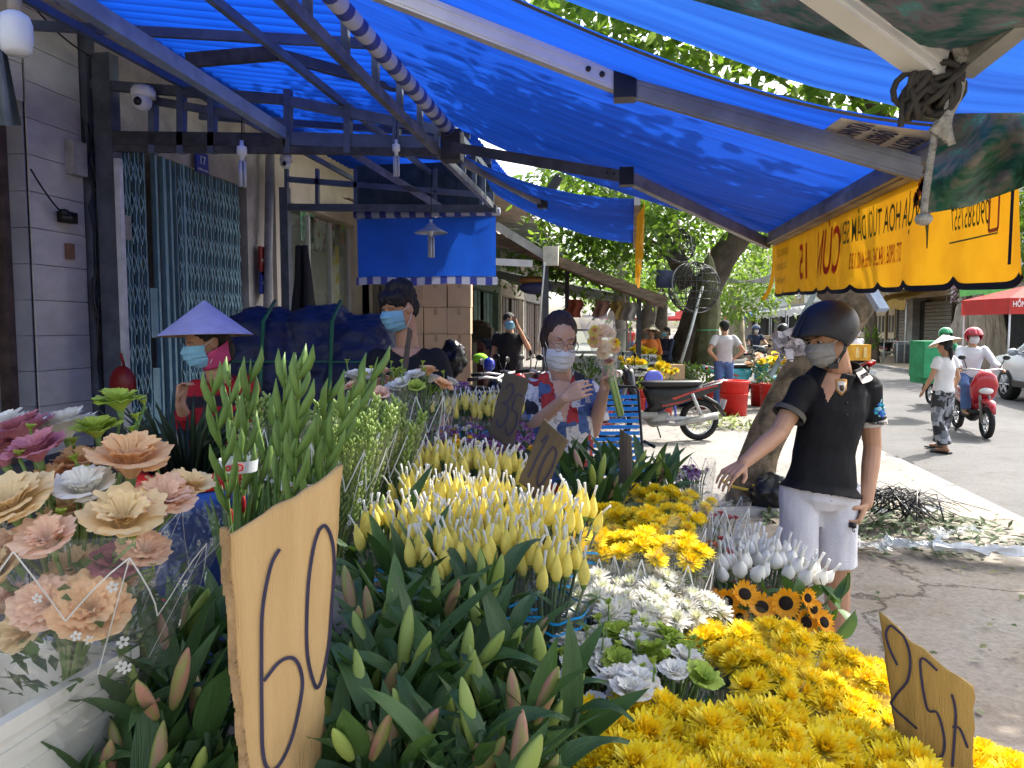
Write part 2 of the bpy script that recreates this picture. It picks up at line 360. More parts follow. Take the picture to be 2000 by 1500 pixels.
gm_road = ground_mat('worn_asphalt', (0.150, 0.148, 0.147), (0.115, 0.113, 0.112), 0.0, 1.0)
gm_far = ground_mat('far_pavement', (0.40, 0.33, 0.25), (0.33, 0.26, 0.20), 0.3, 0.8)
gm_soil = ground_mat('earth', (0.2, 0.18, 0.14), (0.13, 0.12, 0.09), 0.0, 1.0)

# ================================================================ ground, road, pavements
def flat(x0, x1, y0, y1, z, n=1, m=1):
    b = MB(); b.grid(lambda s, t: (x0+(x1-x0)*s, y0+(y1-y0)*t, z), n, m); return b
struct('ground', flat(-700, 700, -300, 1500, -0.16), gm_soil)
struct('road', flat(3.15, 10.35, -40, 260, -0.085), gm_road)
def uneven(x0, x1, y0, y1, nx, ny, a):
    def f(s, t):
        x = x0+(x1-x0)*s; y = y0+(y1-y0)*t; e = (min(s, 1-s)*8); e = min(1, max(0, e))
        z = a*noise.noise(V((x*0.9, y*0.9, 0)))*e
        return (x + (0.05*noise.noise(V((y*1.7, 3, 0))) if s > 0.999 else 0), y, z)
    return f
b = MB(); b.grid(uneven(-4.8, 3.1, -8, 7.2, 60, 110, 0.02), 60, 110); struct('pavement', b, gm_pave, True)
b = MB(); b.grid(uneven(-4.8, 3.1, 7.2, 90, 40, 160, 0.0), 40, 60); struct('far_pavement_near_side', b, gm_pave2, True)
b = MB()
for i in range(60):
    y = -8+i*1.6
    b.box((3.14+rr(-.015, .015), y+0.8, -0.06), (0.13, 1.57, 0.11+rr(-.01, .01)), rr(-.01, .01))
struct('kerb', b, concrete)
b = MB(); b.box((15.3, 110, -0.075), (10.0, 300, 0.15)); struct('pavement_across_the_road', b, gm_far)
b = MB()
for i in range(70): b.box((10.27+rr(-.01, .01), -10+i*2.0+1, -0.07), (0.14, 1.96, 0.17), 0)
struct('kerb_across_the_road', b, concrete)

# ================================================================ left shop houses
XW = -4.7
FLOOR = 0.45
tilew = M('white_wall_tile', (0.50, 0.475, 0.44), 0.35, 0.10, 2.5, spec=0.4)
tileg = M('grey_reveal_tile', (0.33, 0.33, 0.35), 0.4, 0.12, 2.5)
plaster = M('stained_plaster', (0.42, 0.39, 0.35), 0.9, 0.25, 2, 0.3, 40)
grout = M('grout', (0.22, 0.2, 0.19), 0.9, 0.3, 8)
brown = M('rusty_brown_steel', (0.075, 0.05, 0.04), 0.6, 0.4, 8)
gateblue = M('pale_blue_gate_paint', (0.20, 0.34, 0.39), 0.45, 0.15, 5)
gateshade = M('gate_shade_strip', (0.10, 0.16, 0.19), 0.5, 0.2, 5)  # darker gate blue, the shade beside each bar put into colour
h1 = thing('shop_house', 'grey tiled shop house with dark brown folding gate at the left edge', 'building', (XW, 3, 0))
b = MB(); b.box((XW-2.05, 5.72, 2.3), (4.0, 0.62, 4.6)); b.box((XW-2.05, 2.7, 3.92), (4.0, 5.4, 1.36)); part('wall', b, grout, h1, False, True)
b = MB(); b.box((XW-2.6, 2.7, 1.7), (0.1, 5.4, 3.4)); part('shade_panel', b, roomshade, h1, False, True)
tm = MB(); tm.box((0, 0, 0), (0.014, 1, 1)); tme = tm.mesh('tile', tilew, False)
def tile(yc, zc, w, h, me=tme):
    o = obj('tile', me, h1, PM[h1.name].inverted() @ Matrix.Translation((XW+0.006+rr(0, .002), yc, zc)) @ Matrix.Diagonal((1, w, h, 1)))
th = 0.285
for k in range(16):
    tile(5.72, 0.06+th*(k+0.5), 0.60, th-0.006)
for k in range(4):
    for j in range(9):
        tile(5.10-0.6*j, 3.245+0.01+th*(k+0.5)+0.05, 0.594, th-0.006)
b = MB()
for k in range(12): b.box((XW-0.45, 5.405, 0.06+th*(k+0.5)), (0.88, 0.014, th-0.006))
part('reveal', b, tileg, h1, False, True)
b = MB(); b.box((XW-0.2, 5.36, 1.65), (0.1, 0.07, 3.2)); part('gate_post', b, brown, h1, False, True)
gb = MB(); gb.box((0, 0, 1.6), (0.03, 0.025, 3.15)); gbm = gb.mesh('bar', brown, False)
for i in range(11): obj('bar', gbm, h1, PM[h1.name].inverted() @ Matrix.Translation((XW-0.3+0.03*(i % 2), 5.28-i*0.085, 0)))
b = MB()
for i in range(10):
    for k in range(5):
        y = 5.28-i*0.085; z = 0.35+k*0.6; b.bar((XW-0.27, y, z), (XW-0.27, y-0.085, z+0.28), 0.012, 0.02); b.bar((XW-0.262, y, z+0.28), (XW-0.262, y-0.085, z), 0.012, 0.02)
part('lattice', b, brown, h1, False, True)
# stuff on the tiled pier
p = atX(30, 430, XW+0.12)
b = MB(); b.box((XW+0.03, 5.80, 1.55+(640-492)/FPX*6.4), (0.05, 0.07, 0.13)); part('switch_box', b, M('brown_wood', (0.16, 0.08, 0.045), 0.6), h1, False, True)
b = MB(); b.box(atX(147, 310, XW+0.05), (0.10, 0.16, 0.28)); part('meter_box', b, M('grey_box', (0.30, 0.29, 0.27), 0.6, .25), h1, False, True)

h2 = thing('shop_house', 'shop house numbered 17 with pale blue folding gates', 'building', (XW, 7.6, 0))
Y0, Y1 = atX(232, 500, XW).y, atX(486, 500, XW).y
LZ = atX(480, 363, XW).z
b = MB(); b.box((XW-2.0, 6.16, 2.3), (3.96, 0.24, 4.6)); b.box((XW-2.0, (Y0+Y1)/2, (LZ+4.6)/2), (3.9, Y1-Y0+0.3, 4.6-LZ)); b.box((XW-2.0, Y1+0.35, 2.3), (3.96, 0.66, 4.6)); part('wall', b, plaster, h2, False, True)
b = MB(); b.box((XW-1.9, (Y0+Y1)/2, FLOOR/2), (4.2, Y1-Y0+1.3, FLOOR)); part('step', b, concrete, h2, False, True)
b = MB(); b.box((XW-1.6, (Y0+Y1)/2, LZ/2+.2), (0.1, Y1-Y0, LZ)); part('shade_panel', b, roomshade, h2, False, True)
def gate_leaf(ya, yb, nm='gate'):
    n = max(4, int(round((yb-ya)/0.072))); g = None
    for i in range(n+1):
        y = ya+(yb-ya)*i/n
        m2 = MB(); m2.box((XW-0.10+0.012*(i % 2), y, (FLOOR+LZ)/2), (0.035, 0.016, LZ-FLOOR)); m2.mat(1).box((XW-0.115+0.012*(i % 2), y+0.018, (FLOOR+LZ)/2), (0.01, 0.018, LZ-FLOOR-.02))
        part('bar', m2, [gateblue, gateshade], h2, False, True)
    m3 = MB()
    for i in range(n):
        y = ya+(yb-ya)*i/n; y2 = ya+(yb-ya)*(i+1)/n
        for k in range(9):
            z = FLOOR+0.15+k*(LZ-FLOOR-.2)/9; hh = (LZ-FLOOR)/9*0.62
            m3.bar((XW-0.074, y, z), (XW-0.074, y2, z+hh), 0.006, 0.016); m3.bar((XW-0.066, y, z+hh), (XW-0.066, y2, z), 0.006, 0.016)
    part('lattice', m3, gateblue, h2, False, True)
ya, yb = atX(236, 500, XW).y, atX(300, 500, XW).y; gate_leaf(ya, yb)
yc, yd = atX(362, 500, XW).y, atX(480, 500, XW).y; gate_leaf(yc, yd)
b = MB()
for u in (306, 322, 334, 360): y = atX(u, 500, XW-.08).y; b.box((XW-0.08, y, (FLOOR+LZ)/2), (0.05, 0.05 if u in (322,) else 0.035, LZ-FLOOR))
y = atX(313, 500, XW).y; b.box((XW-0.085, y, FLOOR+0.35), (0.03, 0.16, 0.68)); b.box((XW-0.085, y, FLOOR+1.25), (0.03, 0.16, 0.5))
part('gate_frame', b, gateblue, h2, False, True)
pl = atX(394, 318, XW+0.02)
b = MB(); b.box(pl, (0.02, 0.24, 0.22)); np_ = part('number_plate', b, M('plate_blue', (0.03, 0.05, 0.32), 0.4), h2, False, True)
text('17', 0.13, basis(pl+V((0.012, 0, 0.02)), (0, 1, 0), UP), whitep, np_); text('ĐƯỜNG HOA', 0.032, basis(pl+V((0.012, 0, -0.08)), (0, 1, 0), UP), whitep, np_)
for (u, v, w, hh, c, s, nm) in ((514, 510, .2, .36, (0.20, 0.02, 0.02), 'ĐẠI LÝ', 'maroon_board'), (515, 553, .2, .28, (0.03, 0.05, 0.30), 'ĐIỆN', 'blue_board')):
    q = atX(u, v, XW+0.06); b = MB(); b.box(q, (0.03, w, hh)); so_ = part('sign_board', b, M(nm, c, 0.5), h2, False, True)
    text(s, 0.055, basis(q+V((0.018, 0, 0)), (0, 1, 0), UP), whitep, so_)
b = MB(); b.tube([atX(527, 300, XW+.12), atX(521, 720, XW+.12)], 0.055, 10); part('drain_pipe', b, M('grey_pipe', (0.30, 0.30, 0.31), 0.5), h2, True, True)
# wire bundle down the wall, clutter on posts
b = MB()
for i in range(9):
    y = 6.05+rr(0, .2); b.tube([(XW+.05+rr(0, .06), y+rr(-.1, .1), 3.3-k*0.35+rr(-.05, .05)) for k in range(9)], 0.007, 5)
for i in range(5):
    c = V((XW+.1, 6.12, 1.7+rr(-.2, .4))); b.torus(c, rr(.06, .11), 0.007, (1, rr(-.3, .3), rr(-.3, .3)), 16, 5)
part('wire_bundle', b, blackp, h2, True, True)
b = MB(); b.box(atX(238, 444, XW+.1), (0.09, 0.13, 0.22)); part('junction_box', b, M('grey_box', (0.3, 0.29, 0.27), 0.6), h2, False, True)

# glass fronted shop
h3 = thing('shop_house', 'bright glass fronted shop with food posters behind the blue bundle', 'building', (XW, 11.2, 0))
ga, gb_ = atX(566, 500, XW).y, atX(692, 500, XW).y
cream = M('cream_wall', (0.56, 0.50, 0.41), 0.85, 0.12, 2); lightint = M('shop_interior', (0.62, 0.66, 0.66), 0.7, 0.1, 2)
b = MB(); b.box((XW-2, gb_+0.45, 2.3), (4, 0.9, 4.6)); b.box((XW-2, (ga+gb_)/2-.1, 3.95), (4, gb_-ga+.2, 1.3)); b.box((XW-2, ga-.3, 2.3), (4, .2, 4.6)); part('wall', b, cream, h3, False, True)
b = MB(); b.box((XW-2.2, (ga+gb_)/2, 1.6), (0.1, gb_-ga, 3.2)); b.box((XW-1.1, (ga+gb_)/2, .2), (2.2, gb_-ga, .4)); part('interior', b, lightint, h3, False, True)
gl = Mfilm('clear_glass', (0.93, 0.98, 0.97), 0.12, 0.04)
n = 3
for i in range(n):
    y0 = ga+(gb_-ga)*i/n+.02; y1 = ga+(gb_-ga)*(i+1)/n-.02
    b = MB(); b.box((XW-.1, (y0+y1)/2, 1.8), (0.012, y1-y0, 2.8)); part('pane', b, gl, h3, False, True)
b = MB()
for i in range(n+1): b.box((XW-.1, ga+(gb_-ga)*i/n, 1.8), (0.06, 0.05, 2.86))
part('mullion', b, alu, h3, False, True)
for (u, v, w, hh, c, c2, nm) in ((630, 462, 1.0, .5, (0.62, 0.64, 0.55), (0.28, 0.10, 0.06), 'bowl_poster'), (655, 545, .32, 1.1, (0.80, 0.55, 0.03), (0.85, 0.75, 0.5), 'yellow_poster'), (600, 440, .5, .5, (0.15, 0.4, 0.2), (0.6, 0.65, 0.6), 'green_poster'), (672, 455, .35, .4, (0.55, 0.2, 0.08), (0.2, 0.35, 0.1), 'carrot_poster'), (640, 487, 1.3, .12, (0.12, 0.22, 0.18), (0.1, 0.2, 0.16), 'green_band')):
    q = atX(u, v, XW-.17); b = MB(); b.box(q, (0.01, w, hh)); part('poster', b, M(nm, c, 0.5, c2=c2, scale=5, thr=(.45, .5)), h3, False, True)
b = MB()
for k in range(4): b.box((XW-1.9, (ga+gb_)/2, .6+k*.45), (0.35, gb_-ga-.4, .03))
part('shelf', b, whitep, h3, False, True)
for i in range(24):
    b = MB(); yy = rr(ga+.3, gb_-.3); kk = R.randrange(4); b.box((XW-1.85, yy, .72+kk*.45+.0), (0.2, rr(.1, .25), rr(.15, .3))); part('packet', b, M('packet%d' % (i % 5), [(0.5, .1, .05), (0.7, .55, .1), (.1, .3, .15), (.6, .6, .55), (.1, .15, .4)][i % 5], 0.5), h3, False, True)

b = MB(); b.box((XW+1.0, 27, 4.45), (2.4, 35, .16)); part('eave', b, concrete, h3, False, True)  # slab added to keep direct sun off the facades below
# row further down on the left side
def dark_house(ya, yb, c, door, lab, open_=True):
    h = thing('shop_house', lab, 'building', (XW, (ya+yb)/2, 0)); w = yb-ya
    b = MB(); b.box((XW-2.5, (ya+yb)/2, 3.9), (5, w-.02, 2.2)); b.box((XW-2.5, ya+.2, 1.4), (5, .36, 2.78)); b.box((XW-2.5, yb-.2, 1.4), (5, .36, 2.78)); part('wall', b, c, h, False, True)
    b = MB(); b.box((XW-2.2, (ya+yb)/2, 1.4), (.1, w-.8, 2.7)); part('shade_panel', b, roomshade, h, False, True)
    k = max(3, int((w-.8)/.35))
    for i in range(k):
        if open_ and i in (k//2, k//2+1): continue
        b = MB(); b.box((XW-.2+.02*(i % 2), ya+.4+(w-.8)*(i+.5)/k, 1.4), (.03, (w-.8)/k-.015, 2.7)); part('door_panel', b, door, h, False, True)
    b = MB(); b.box((XW+.02, (ya+yb)/2, 4.2), (.05, w*.5, .9)); wi = part('window', b, glass, h, False, True)
    b = MB()
    for i in range(4): b.box((XW+.06, (ya+yb)/2-w*.25+w*.5*i/3, 4.2), (.04, .05, .96))
    part('frame', b, whitep, wi, False, True)
    return h
greeny = M('faded_green_door', (0.10, 0.20, 0.19), 0.6, 0.3, 4); yellowy = M('ochre_wall', (0.42, 0.33, 0.18), 0.9, .2, 2)
dark_house(12.95, 17.2, M('grey_wall', (0.3, 0.29, 0.28), 0.9, .2), brown, 'grey shop house with brown doors behind the stacked cartons')
dark_house(17.3, 22.0, yellowy, greeny, 'ochre shop house with green doors behind the woman on the phone')
dark_house(22.1, 27.5, M('dull_green_wall', (0.2, 0.26, 0.2), 0.9, .2), greeny, 'dull green shop house deep in the left row')
dark_house(27.6, 34, cream, brown, 'cream shop house beyond the dull green one in the left row')
dark_house(34.1, 44, M('grey_wall', (0.3, 0.29, 0.28), 0.9, .2), brown, 'farthest grey shop house of the left row')

# ================================================================ steel canopy frame over the pavement
fr = thing('canopy_frame', 'grey blue steel truss frame carrying the blue corrugated roof', 'canopy frame', (XW+.4, 6.1, 0))
def beam(p, q, w=.07, h=.1, m=None, nm='beam'): b = MB(); b.bar(p, q, w*.8, h*.8); return part(nm, b, m or steelb, fr, False, True)
YT = 6.1
P_ = lambda u, v: atY(u, v, YT)
pz = 3.16
pa = P_(182, 640); b = MB(); b.box((pa.x, YT, 2.05), (0.15, .12, 4.1)); part('post', b, steel, fr, False, True)
pb = P_(222, 640); b = MB(); b.box((pb.x, YT+.02, 1.95), (0.17, .12, 3.9)); part('post', b, steel, fr, False, True)
b = MB(); b.box((pb.x+.14, YT-.05, 1.5), (.05, .05, 3.0)); part('conduit', b, M('pale_conduit', (.5, .5, .5), .5), fr, False, True)
beam(P_(188, 270), P_(560, 275), .09, .14, dirty); beam(P_(545, 270)+V((0, .02, 0)), P_(855, 282)+V((0, .02, 0)), .09, .14, steelb)
beam(P_(215, 290), P_(855, 297), .07, .07, dirty)
beam(P_(180, 165), P_(560, 195), .07, .1, steel); beam(P_(550, 195), P_(860, 255), .07, .1, steelb)
beam(P_(290, 195), P_(560, 242), .06, .08, steel)
for u in (300, 355, 415, 563, 680, 775): beam(P_(u, 300), P_(u, 175+max(0, u-560)*.25), .07, .09, steelb, 'strut')
beam(P_(555, 262), atX(60, -55, P_(555, 262).x), .09, .12, M('sunlit_blue_steel', (.22, .28, .42), .45, .2), 'purlin')  # paler copy of the blue steel, sunlight put into its colour
# truss along the street that carries the awning roller
XT = -1.56
zt = 3.05
beam((XT, 1.2, zt+.02), (XT, 8.55, zt-.12), .06, .08, M('brown_edged_steel', (.15, .15, .17), .5, .35), 'lower_chord')
beam((XT, 1.2, zt+.42), (XT, 8.55, zt+.20), .06, .07, steelb, 'upper_chord')
for i in range(15): y = 1.6+i*.5; beam((XT, y, zt-.02*i*.5+.03), (XT, y, zt+.40-.015*i), .05, .05, steelb, 'strut')
for i, (x, z) in enumerate(((-3.75, 3.62), (-2.35, 3.42))): beam((x, .8, z), (x, 10.2, z-.05), .05, .07, steelb, 'purlin')
for y in (2.2, 3.6, 5.0, 7.4, 8.55): beam((XW+.3, y, 3.72), (XT, y, 3.42), .05, .08, steelb, 'rafter')
Q_ = lambda u, v: atY(u, v, 8.6)
beam(Q_(560, 405), Q_(970, 408), .08, .1, steel); beam(Q_(560, 350), Q_(960, 382), .06, .08, steelb); beam(Q_(690, 300), Q_(860, 405), .06, .1, M('worn_beam', (.22, .22, .24), .5, .3), 'brace')
for u in (560, 620, 695, 850, 940): beam(Q_(u, 330), Q_(u, 408), .05, .06, steelb, 'strut')
b = MB(); q = Q_(562, 640); b.box((q.x, 8.6, 1.6), (.1, .1, 3.2)); part('post', b, steel, fr, False, True)
# retracted arm of an inner awning
beam(atY(365, 118, 5.2), atY(540, 104, 5.2), .06, .12, dirty, 'folded_arm'); beam(atY(540, 106, 5.2), atY(870, 195, 6.6), .05, .1, steel, 'folded_arm')

# corrugated blue roof
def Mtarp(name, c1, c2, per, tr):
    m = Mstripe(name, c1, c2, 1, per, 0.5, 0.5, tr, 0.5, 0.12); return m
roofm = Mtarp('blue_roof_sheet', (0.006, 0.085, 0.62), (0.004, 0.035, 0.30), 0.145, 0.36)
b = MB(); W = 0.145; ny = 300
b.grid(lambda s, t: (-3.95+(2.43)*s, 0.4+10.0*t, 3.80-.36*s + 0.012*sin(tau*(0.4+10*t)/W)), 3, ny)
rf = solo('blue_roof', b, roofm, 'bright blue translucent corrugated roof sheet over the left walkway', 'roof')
# concrete eave between roof and wall
b = MB(); b.box((XW+.50, 4.6, 4.25), (1.64, 12, .18)); part('eave', b, M('eave_concrete', (.38, .36, .32), .9, .2), h2, False, True)
# roller of the main awning (striped cloth rolled up on a tube)
plaid = Mstripe('blue_white_plaid', (0.07, 0.09, 0.30), (0.60, 0.60, 0.62), 1, 0.20, 0.42, 0.6, 0, 0.05)
awn = thing('folding_awning', 'large blue folding arm awning with yellow mirrored text valance', 'awning', (-1.4, 4.4, 2.9))
RZ = 3.16
b = MB(); b.tube([(-1.46, 2.62, RZ+.03), (-1.46, 6.2, RZ-.02)], .055, 14); part('roller', b, plaid, awn, True, True)
FB0, FB1 = V((1.08, 2.48, 2.165)), V((1.08, 6.14, 2.23))
def awnA(s, t):
    Y = 2.72+3.44*t; z0 = RZ+.05; fb = FB0.lerp(FB1, (Y-2.48)/3.66)
    X = -1.47+s*(fb.x+1.47); z = z0+(fb.z+.04-z0)*s
    sg = .11*(0.45+0.55*abs(2*t-1)**2.0)+.03*sin(t*9+s*3)*min(1, 3*t)
    if t < .5: Y += .03*4*s*(1-s)*(1-2*t)**2
    near = max(0, 1-3*t); hang = 4*s*(1-s)*(1-near)+near*6.75*s*s*(1-s)
    return (X, Y, z-sg*hang - .012*sin(t*60+s*2)*s*(1-s))
def awn_mat(name, c1, c2, tr):
    m = bpy.data.materials.new(name); m.use_nodes = True; t = m.node_tree; N = t.nodes; L = t.links; b = N['Principled BSDF']; b.inputs['Roughness'].default_value = .65; b.inputs['Specular IOR Level'].default_value = .2
    co = N.new('ShaderNodeTexCoord'); mp = N.new('ShaderNodeMapping'); mp.inputs['Scale'].default_value = (.35, 9, 1); L.new(co.outputs['Object'], mp.inputs[0])
    n = N.new('ShaderNodeTexNoise'); n.inputs['Scale'].default_value = 1.6; n.inputs['Detail'].default_value = 5; L.new(mp.outputs[0], n.inputs[0])
    r = N.new('ShaderNodeValToRGB'); r.color_ramp.elements[0].position = .36; r.color_ramp.elements[1].position = .62; r.color_ramp.elements[0].color = (*c2, 1); r.color_ramp.elements[1].color = (*c1, 1); L.new(n.outputs[0], r.inputs[0])
    L.new(r.outputs[0], b.inputs['Base Color']); tn = N.new('ShaderNodeBsdfTranslucent'); L.new(r.outputs[0], tn.inputs[0]); mx = N.new('ShaderNodeMixShader'); mx.inputs[0].default_value = tr
    L.new(b.outputs[0], mx.inputs[1]); L.new(tn.outputs[0], mx.inputs[2]); L.new(mx.outputs[0], N['Material Output'].inputs[0]); MATS[name] = m; return m
blueA = awn_mat('blue_awning_cloth', (0.009, 0.07, 0.46), (0.007, 0.042, 0.30), .42)
b = MB(); b.grid(awnA, 40, 48); part('cloth', b, blueA, awn, True, True)
hem = M('awning_hem', (.12, .13, .15), .8); b = MB(); b.ribbon([V(awnA(i/40, 0))+V((0, .02, -.004)) for i in range(41)], .035, UP); part('hem', b, hem, awn, True, True)
b = MB(); b.bar(FB0, FB1, .07, .10); b.bar(FB0+V((-.05, 0, -.02)), FB1+V((-.05, 0, -.02)), .03, .05); part('front_bar', b, aludirt, awn, False, True)
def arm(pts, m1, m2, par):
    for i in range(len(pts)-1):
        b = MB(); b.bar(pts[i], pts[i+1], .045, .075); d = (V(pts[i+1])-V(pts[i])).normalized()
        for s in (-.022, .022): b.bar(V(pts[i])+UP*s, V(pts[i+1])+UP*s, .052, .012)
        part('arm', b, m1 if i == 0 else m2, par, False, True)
    b = MB(); b.box(pts[1], (.09, .09, .11)); part('elbow', b, blackp, par, False, True)
    b = MB(); d = (V(pts[1])-V(pts[0])).normalized()
    for k in (.10, .16): b.ell(V(pts[1])-d*k+V((.0, -.026, .005)), (.012, .008, .012), 8, 6)
    part('rivet', b, blackp, par, True, True)
arm([(-1.42, 2.78, 3.0), (-.03, 3.2, 2.53), (1.03, 2.95, 2.11)], alu, M('shaded_profile', (.20, .20, .21), .4, .2, metal=.3), awn)  # outer segment in a darker grey, shade put into the colour
arm([(-1.40, 6.0, 2.98), (-.03, 4.93, 2.50), (1.04, 6.10, 2.19)], M('dark_arm', (.10, .10, .105), .5, .3), aludirt, awn)
b = MB(); b.box((-1.44, 6.14, 3.02), (.16, .16, .24)); b.box((-1.44, 2.66, 3.04), (.16, .16, .24)); part('bracket', b, dirty, awn, False, True)
# valance
VA0, VA1 = 2.42, 6.12
def vtop(Y): return FB0.lerp(FB1, (Y-2.48)/3.66).z-.03
def valx(Y, w): return 1.10+.018*sin(Y*5.1+w*1.2)*w+.01*sin(Y*13+1)*w
def vlen(Y): k = (Y-VA0)/.41; f = k-floor(k); return .405+.055*max(0, 1-(Y-VA0)/3.0)-.018*abs(2*f-1)**6*1.6
b = MB(); b.grid(lambda s, t: (valx(VA0+(VA1-VA0)*s, t), VA0+(VA1-VA0)*s, vtop(VA0+(VA1-VA0)*s)-t*vlen(VA0+(VA1-VA0)*s)), 180, 12)
valm = M('yellow_valance_cloth', (0.74, 0.36, 0.012), .75, c2=(.60, .26, .01), scale=3, trans=.35, spec=.15, var=.1)
va = part('valance', b, valm, awn, True, True)
b = MB(); b.ribbon([(valx(Y, 1), Y, vtop(Y)-vlen(Y)) for Y in [VA0+(VA1-VA0)*i/180 for i in range(181)]], .022, (1, 0, 0), 0.003); b.ribbon([(valx(Y, 1), Y, vtop(Y)-vlen(Y)) for Y in [VA0+(VA1-VA0)*i/180 for i in range(181)]], .022, (1, 0, 0), -0.004); b.ribbon([(1.096, VA0+.008, vtop(VA0)-.4*i/6) for i in range(7)], .02, (1, 0, 0), -.003)
part('trim', b, M('black_trim', (.01, .01, .015), .8), va, True, True)
def valtext(s, yc, zc, size, mat, sx=1.0, bold=0.0, shear=0.0):
    zb = vtop(yc)
    o = text(s, size, basis((0, yc, zb-zc), (0, 1, .033), UP), mat, va, sx=sx, bold=bold, shear=shear)
    iv = PM[va.name].inverted(); mwp = PM[va.name]
    for vv in o.data.vertices:
        w = mwp @ vv.co; t = (vtop(w.y)-w.z)/.4; w.x = valx(w.y, t)-.004; vv.co = iv @ w
greent = M('green_print', (.10, .14, .02), .8, .2); redt = M('red_print', (.60, .10, .015), .8, .2)
yat = lambda u: atX(u, 480, 1.1).y
valtext('VỰA HOA TƯƠI DẦM SEN', (yat(1655)+yat(1778))/2, .14, .165, greent, .60, .001)
valtext('DT: 0906.184.245 - 0966.410.133', (yat(1655)+yat(1778))/2, .29, .115, redt, .50, .001)
valtext('CÚN', (yat(1592)+yat(1652))/2, .21, .36, redt, .66, .004); valtext('15', yat(1570), .22, .32, redt, .95, .004)
for k, s in enumerate(('CHUYÊN SỈ LẺ', 'CÁC LOẠI HOA', 'Vận chuyển 24H')): valtext(s, yat(1535)+.08, .10+k*.10, .068, greent, .85)
valtext('0903857557', yat(1888), .225, .115, greent, .50); valtext('điện hoa', yat(1888), .16, .05, greent, .8); valtext('A ★ A', yat(1926), .13, .13, redt, .50); valtext('CHUYÊN CUNG CẤP', yat(1908), .065, .04, greent, .8)
b = MB(); yy = yat(1935)
for (a, c) in (((-.03, .10), (.03, .10)), ((.03, .10), (.03, -.02)), ((.03, -.02), (-.03, -.02)), ((-.03, -.02), (-.03, .10))): b.ribbon([(1.092, yy-.03+a[0], vtop(yy)-.27+a[1]), (1.092, yy-.03+c[0], vtop(yy)-.27+c[1])], .012, (-1, 0, 0))
y1_, y2_ = yat(1952), yat(1858)
part('phone_mark', b, redt, va, False, True)
b = MB(); b.ribbon([(1.093, y1_, vtop(y1_)-.04), (1.093, y1_, vtop(y1_)-.30), (1.093, y2_, vtop(y2_)-.30)], .006, (-1, 0, 0)); part('print_border', b, greent, va, False, True)
# printed bouquet on the valance
b = MB(); yc = yat(1815); zc = vtop(yc)-.17
for i in range(9):
    a = rr(.4, 2.7); e = V((1.091, yc+cos(a)*.14, zc+.02+sin(a)*.11)); b.mat(0).ribbon(bez((1.092, yc, zc-.13), (1.092, yc, zc), e, 5), .014, (-1, 0, 0))
    b.mat(1)
    for k in range(5): aa = k*tau/5+a; b.ribbon([e+V((-.001, 0, 0)), e+V((-.001, cos(aa)*.03, sin(aa)*.03))], .022, (-1, 0, 0))
part('printed_bouquet', b, [M('olive_print', (.25, .20, .02), .8), redt], va, False, True)
# white sticker on the awning
def on_awn(s, t, off=-.012): return V(awnA(s, t))+UP*off
s0, s1, t0, t1 = .855, .985, .02, .17
b = MB(); b.grid(lambda s, t: on_awn(s0+(s1-s0)*s, t0+(t1-t0)*t), 8, 8); stk = part('sticker', b, M('sticker_white', (.72, .70, .68), .6), awn, True, True)
for k, s in enumerate(('VĨNH THÀNH', '0985732922', '05571637')):
    c = on_awn(s0+(s1-s0)*(.2+.3*k), (t0+t1)/2, -.02); e = on_awn(s0+(s1-s0)*(.2+.3*k), t1, -.02)-on_awn(s0+(s1-s0)*(.2+.3*k), t0, -.02); xd = on_awn(s1, .1)-on_awn(s0, .1)
    text(s, .10, basis(c, e, xd), M('navy_print', (.03, .04, .12), .7), stk, sx=.85, bold=.001)
# second blue awning, nearer
def lerpt(tab, x):
    for (a, p), (c, q) in zip(tab, tab[1:]):
        if x <= c: return p+(q-p)*max(0, (x-a)/(c-a))
    return tab[-1][1]
TB = [(-1.47, 3.12), (-.15, 2.545), (.5, 2.285), (.89, 2.18), (1.3, 2.13)]
awb = thing('folding_awning', 'second blue awning overhead nearer than the yellow lettered one', 'awning', (-1.4, 1.5, 2.9))
def awnB(s, t): X = -1.47+2.68*s; Y = .7+1.78*t; return (X, Y-.06*4*s*(1-s)*(t > .9), lerpt(TB, X)-.04*4*t*(1-t)-.012*sin(t*26+s*2))
b = MB(); b.grid(awnB, 36, 24); part('cloth', b, awn_mat('blue_awning_cloth_faded', (.022, .11, .48), (.012, .065, .35), .42), awb, True, True)
b = MB(); b.tube([(-1.46, .5, 3.2), (-1.46, 2.5, 3.18)], .05, 12); part('roller', b, plaid, awb, True, True)
# green patterned awning, nearest, with its arm and the cloth flap
leafy = bpy.data.materials.new('green_leaf_print'); leafy.use_nodes = True
t_ = leafy.node_tree; N = t_.nodes; L = t_.links; bb = N['Principled BSDF']; bb.inputs['Roughness'].default_value = .5
co = N.new('ShaderNodeTexCoord'); mp = N.new('ShaderNodeMapping'); mp.inputs['Scale'].default_value = (5, 9, 12); mp.inputs['Rotation'].default_value = (0, 0, .5); L.new(co.outputs['Object'], mp.inputs[0])
n1 = N.new('ShaderNodeTexNoise'); n1.inputs['Scale'].default_value = 1.1; n1.inputs['Detail'].default_value = 4; n1.inputs['Distortion'].default_value = 0.0; n1.inputs['Roughness'].default_value = .7; L.new(mp.outputs[0], n1.inputs[0])
r1 = N.new('ShaderNodeValToRGB'); e = r1.color_ramp.elements; e[0].position = .34; e[0].color = (.012, .03, .018, 1); e[1].position = .7; e[1].color = (.50, .53, .48, 1)
for p_, c_ in ((.45, (.03, .13, .07, 1)), (.55, (.22, .17, .13, 1)), (.62, (.10, .30, .18, 1))): x = e.new(p_); x.color = c_
